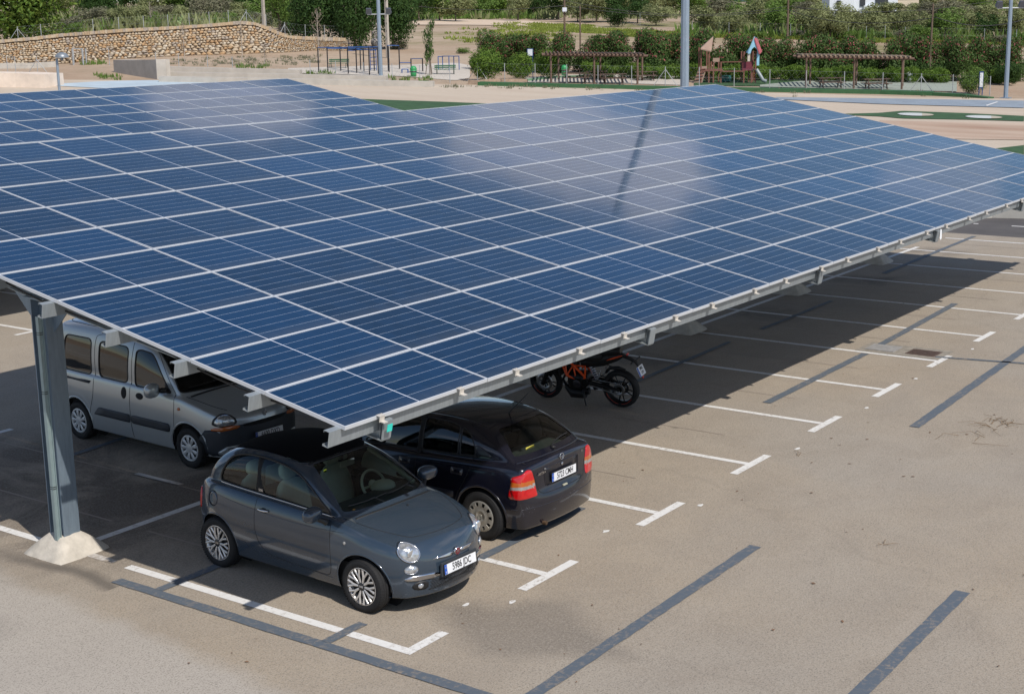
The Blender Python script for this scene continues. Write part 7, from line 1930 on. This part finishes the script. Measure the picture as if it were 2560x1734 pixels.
# ---------------------------------------------------------------- orange and black motorcycle on its side stand
ORG = mat('orange_frame_paint', (.80, .085, .010), .35, .1, .06, 8, coat=.4)
MBK = mat('matt_black_bodywork', (.010, .010, .011), .42, 0, .1, 10)
SAT = mat('satin_black_metal', (.02, .02, .021), .35, .6, .1, 10)
STL = mat('machined_metal', (.38, .38, .39), .28, .9, .1, 30)
def motorcycle():
    root = thing('motorcycle', 'black naked motorcycle with orange trellis frame leaning on its side stand', 'motorcycle', (9.86, 3.74, 0), R(180+6))
    # local frame: front at -y, leaning to its left (local +x)
    lean = R(8)
    root.rotation_euler = Euler((0, lean, R(180+6)), 'XYZ')
    def mw(y, r_, w, name):
        b = MB(); prof = [(r_-.075, -w*.42), (r_-.05, -w*.5), (r_-.02, -w*.46), (r_-.004, -w*.26), (r_, 0), (r_-.004, w*.26), (r_-.02, w*.46), (r_-.05, w*.5), (r_-.075, w*.42)]
        b.lathe(prof, 44, 0, axis='X'); t = b.build('wheel', RUB, root, (0, y, r_))
        b = MB(); b.lathe([(r_-.073, -w*.42), (r_-.080, -w*.34), (r_-.096, -w*.25), (r_-.100, 0), (r_-.096, w*.25), (r_-.080, w*.34), (r_-.073, w*.42)], 44, 0, axis='X')
        for i in range(10):
            a = 2*math.pi*i/10+.06*(1 if i % 2 else -1)*2; b.path([(0, .04*math.cos(a), .04*math.sin(a)), (0, (r_-.09)*math.cos(a), (r_-.09)*math.sin(a))], [.014, .010], 5)
        b.tube((-.06, 0, 0), (.06, 0, 0), .042, n=14)
        rm = b.build('rim', SAT, t)
        b = MB(); 
        for sx in (-1, 1):
            b.path([(sx*w*.46, (r_-.068)*math.cos(a), (r_-.068)*math.sin(a)) for a in np.linspace(R(200), R(262), 12)], .0035, 4); b.path([(sx*w*.46, (r_-.068)*math.cos(a), (r_-.068)*math.sin(a)) for a in np.linspace(R(275), R(325), 10)], .0035, 4)
        b.build('rim_stripe', mat('orange_stripe', (.55, .05, .02), .4, 0, 0), t)
        b = MB(); rd = .15 if y < 0 else .115; b.lathe([(rd*.62, -.002), (rd, -.002), (rd, .002), (rd*.62, .002)], 32, 0, M=Matrix.Translation((.062 if y < 0 else -.062, 0, 0)), axis='X', closed=True)
        for i in range(6): a = i*math.pi/3; b.tube((.062 if y < 0 else -.062, .04*math.cos(a), .04*math.sin(a)), (.062 if y < 0 else -.062, rd*.65*math.cos(a), rd*.65*math.sin(a)), .005, n=4)
        b.build('brake_disc', STL, t)
        if y > 0:
            b = MB(); b.lathe([(.05, -.003), (.10, -.003), (.105, 0), (.10, .003), (.05, .003)], 36, 0, M=Matrix.Translation((.085, 0, 0)), axis='X', closed=True); b.build('sprocket', STL, t)
        return t
    mw(-.70, .300, .115, 'front'); mw(.68, .318, .155, 'rear')
    # fork
    b = MB()
    for s in (-1, 1): b.tube((s*.095, -.70, .30), (s*.095, -.42, .92), .030, .028, 10); b.tube((s*.095, -.72, .27), (s*.095, -.60, .53), .038, n=10)
    b.box((0, -.47, .82), (.25, .09, .05), 0); b.box((0, -.41, .95), (.24, .09, .04), 0); b.build('fork', SAT, root)
    b = MB(); b.path([(0, -.95, .48), (0, -.84, .60), (0, -.70, .635), (0, -.56, .60), (0, -.47, .50)], [.02, .06, .068, .06, .03], 8); b.build('front_mudguard', MBK, root)
    # handlebar, mirrors, headlamp
    b = MB(); b.path([(-.39, -.30, 1.06), (-.25, -.38, 1.05), (-.10, -.42, .99), (.10, -.42, .99), (.25, -.38, 1.05), (.39, -.30, 1.06)], .012, 6); b.build('handlebar', SAT, root)
    for s in (-1, 1):
        b = MB(); b.tube((s*.28, -.36, 1.055), (s*.40, -.295, 1.06), .018, n=8); b.build('grip', BLKP, root)
        b = MB(); b.tube((s*.27, -.38, 1.06), (s*.34, -.40, 1.20), .006, n=5); b.ellipsoid((s*.37, -.40, 1.22), (.07, .015, .035), 0, 12, 6); b.build('mirror', BLKP, root)
    b = MB(); b.ellipsoid((0, -.60, .88), (.11, .09, .14), 0, 14, 10, e=.7); b.build('headlight', MBK, root)
    # tank, shrouds, seat, tail
    b = MB(); b.ellipsoid((0, -.13, .86), (.17, .29, .15), 0, 20, 12, e=.8); b.build('fuel_tank', MBK, root)
    for s in (-1, 1):
        b = MB(); pts = [(-.50, .86), (-.20, .90), (-.05, .80), (-.22, .72), (-.44, .60), (-.50, .66)]; b.prism(pts, s*.150, s*.175, axes='yzx'); b.build('tank_shroud', MBK, root)
    b = MB(); b.path([(0, .04, .84), (0, .18, .815), (0, .36, .83), (0, .42, .86)], [.10, .125, .12, .10], 12); b.build('rider_seat', MBK, root)
    b = MB(); b.path([(0, .40, .895), (0, .55, .945), (0, .72, .965)], [.075, .095, .055], 12); b.build('pillion_seat', MBK, root)
    b = MB(); b.path([(0, .02, .70), (0, .20, .74), (0, .40, .79), (0, .62, .86), (0, .78, .905)], [.09, .11, .11, .085, .03], 10); b.build('tail_unit', MBK, root)
    for s in (-1, 1):
        b = MB(); b.path([(s*.085, .46, .80), (s*.09, .62, .86), (s*.055, .76, .905)], [.008, .014, .006], 5); b.build('tail_accent', ORG, root)
        b = MB(); b.path([(s*.07, .02, .70), (s*.10, .30, .745), (s*.09, .56, .86)], .012, 6); b.build('subframe', SAT, root)
    # trellis frame
    b = MB()
    for s in (-1, 1):
        A = [(s*.06, -.40, .86), (s*.13, -.10, .68), (s*.13, .10, .50)]; Bm = [(s*.06, -.37, .72), (s*.15, -.22, .50), (s*.14, .06, .40)]
        b.path(A, .022, 6); b.path(Bm, .022, 6); b.path([A[2], Bm[2]], .02, 6)
        b.path([(s*.10, -.27, .78), Bm[1]], .013, 6); b.path([Bm[1], A[1]], .013, 6); b.path([A[1], (s*.145, -.06, .43)], .013, 6); b.path([A[2], (s*.13, .12, .68)], .015, 6); b.path([A[1], (s*.13, .12, .68)], .013, 6); b.path([A[0], Bm[0]], .016, 6)
    b.build('trellis_frame', ORG, root)
    # engine and exhaust
    b = MB(); b.ellipsoid((0, -.06, .40), (.17, .19, .15), 0, 14, 10, e=.6); b.box((0, -.19, .56), (.19, .16, .22)); 
    for i in range(5): b.box((0, -.19, .50+i*.032), (.215, .185, .010))
    b.tube((.13, -.03, .38), (.19, -.03, .38), .085, n=18); b.tube((.13, .10, .42), (.165, .10, .42), .05, n=12); b.build('engine', SAT, root)
    b = MB(); b.lathe([(0, .004), (.07, .002), (.082, -.012)], 22, 0, M=Matrix.Translation((.19, -.03, .38)), axis='X'); b.build('engine_cover', mat('dark_bronze_cover', (.05, .045, .05), .35, .6, .2, 20), root)
    b = MB(); b.path([(.02, -.28, .52), (0, -.38, .36), (0, -.30, .22), (-.02, -.10, .17), (-.04, .08, .19)], [.022, .024, .03, .07, .06], 8); b.path([(-.12, .12, .22), (-.15, .30, .28)], [.045, .05], 8); b.build('exhaust', mat('exhaust_dark', (.04, .04, .042), .4, .7, .2, 12), root)
    b = MB(); b.path([(0, -.33, .25), (0, -.20, .15), (0, .02, .15)], [.04, .10, .09], 8); b.build('belly_pan', MBK, root)
    # radiator
    b = MB(); b.box((0, -.36, .60), (.28, .04, .26)); b.build('radiator', BLKP, root)
    # swing arm, shock, chain
    b = MB()
    for s in (-1, 1): b.path([(s*.10, .12, .40), (s*.115, .40, .375), (s*.115, .70, .318)], [.036, .032, .024], 6); b.path([(s*.10, .16, .46), (s*.115, .42, .43), (s*.115, .62, .345)], .012, 5)
    b.build('swingarm', SAT, root)
    b = MB(); b.tube((.03, .16, .70), (.05, .30, .42), .020, n=8)
    pts = []
    for i in range(90):
        t = i/89; a = t*2*math.pi*7; c = Vector((.03, .16, .68)).lerp(Vector((.05, .29, .45)), t); pts.append(c+Vector((.038*math.cos(a), .034*math.sin(a), .012*math.sin(a))))
    b.build('shock_absorber', SAT, root); b = MB(); b.path(pts, .0075, 5); b.build('shock_spring', mat('pale_spring', (.60, .62, .70), .35, .2, 0), root)
    b = MB(); b.path([(.085, .70, .42), (.085, .10, .46)], .010, 4); b.path([(.085, .68, .22), (.085, .10, .36)], .010, 4); b.build('chain', STL, root)
    b = MB(); b.path([(.02, .44, .60), (.02, .50, .655), (.02, .60, .67), (.02, .46, .71)], [.012, .02, .012, .008], 5); b.path([(.0, .42, .56), (.0, .50, .650), (0, .66, .665), (0, .78, .64)], [.02, .03, .035, .02], 8); b.build('rear_hugger', MBK, root)
    # tail bracket, plate, indicators
    b = MB(); b.path([(0, .70, .90), (0, .84, .86), (0, .97, .80), (0, 1.0, .75)], [.035, .032, .028, .02], 6); b.path([(0, .98, .79), (0, 1.02, .70), (0, 1.07, .56)], [.02, .012, .010], 5); b.build('plate_bracket', BLKP, root)
    for s in (-1, 1):
        b = MB(); b.tube((0, .94, .81), (s*.13, .96, .825), .010, n=5); b.ellipsoid((s*.15, .965, .83), (.03, .014, .018), 0, 10, 6); b.build('indicator', BLKP, root)
    b = MB(); b.ellipsoid((0, .83, .92), (.05, .02, .022), 0, 10, 6); b.build('tail_light', REDL, root)
    q = plate(root, '', Vector((0, 1.055, .665)), (R(68), 0, R(180)), .22, .16, two=('0982', 'LVP'), frame=False)
    b = MB(); b.ellipsoid((0, 1.085, .56), (.03, .012, .03), 0, 10, 6); b.build('reflector', REDL, root)
    # side stand, footpegs, levers
    b = MB(); b.path([(.11, .04, .30), (.20, .10, .16), (.255, .15, .045)], [.016, .013, .013], 6); b.box((.26, .155, .033), (.05, .06, .012)); b.build('side_stand', SAT, root)
    for s in (-1, 1):
        b = MB(); b.tube((s*.13, .16, .36), (s*.24, .18, .365), .013, n=6); b.path([(s*.10, .38, .62), (s*.13, .36, .52), (s*.12, .30, .46)], .010, 5); b.tube((s*.12, .37, .54), (s*.21, .38, .55), .011, n=6); b.build('footpeg', STL, root)
    return root
BIKE = motorcycle()
# ---------------------------------------------------------------- small litter on the asphalt
TW = mat('dry_twig_brown', (.20, .13, .07), .9, 0, .3, 20); LFB = mat('dry_leaf', (.16, .09, .05), .9, 0, .3, 20)
def twigs(label, x, y, n, spread, ln):
    r_ = random.Random(int(x*100)); root = thing('dry_twigs', label, 'twigs', (x, y, .005))
    for i in range(n):
        b = MB(); a = r_.uniform(0, 6.28); q = Vector((r_.uniform(-1, 1)*spread, r_.uniform(-.5, .5)*spread, .005)); l = ln*r_.uniform(.5, 1.3); c = q+Vector((math.cos(a)*l*.5, math.sin(a)*l*.5, .02+r_.random()*.02)); e = q+Vector((math.cos(a+.4)*l, math.sin(a+.4)*l, .004)); b.path([q, c, e], [.0038, .003, .0015], 4); b.build('twig', TW, root)
twigs('little heap of dry brown pine twigs on the asphalt near the right edge', 12.0, -2.35, 22, .32, .34)
twigs('sparse trail of thin dry twigs beside the heap at the right', 11.3, -2.2, 5, .5, .40)
twigs('single dark bent twig near the third white bar', 8.9, -.52, 2, .05, .18)
twigs('tiny branched twig lying alone on the open asphalt', 6.1, -2.9, 3, .05, .16)
r_ = random.Random(77); b = MB()
for i in range(150):
    x = r_.uniform(-1, 24); y = r_.uniform(-5.5, 1.6); s_ = r_.uniform(.006, .022); a = r_.uniform(0, 6.28)
    p = [(x+s_*math.cos(a+k*1.57)*(1.5 if k % 2 else .8), y+s_*math.sin(a+k*1.57)*(1.5 if k % 2 else .8), .010+r_.random()*.010) for k in range(4)]; b.add(p, [(0, 1, 2, 3)])
o = b.build('dry_leaf_litter', LFB); tag(o, 'tiny dry leaf crumbs scattered over the asphalt', kind='stuff')
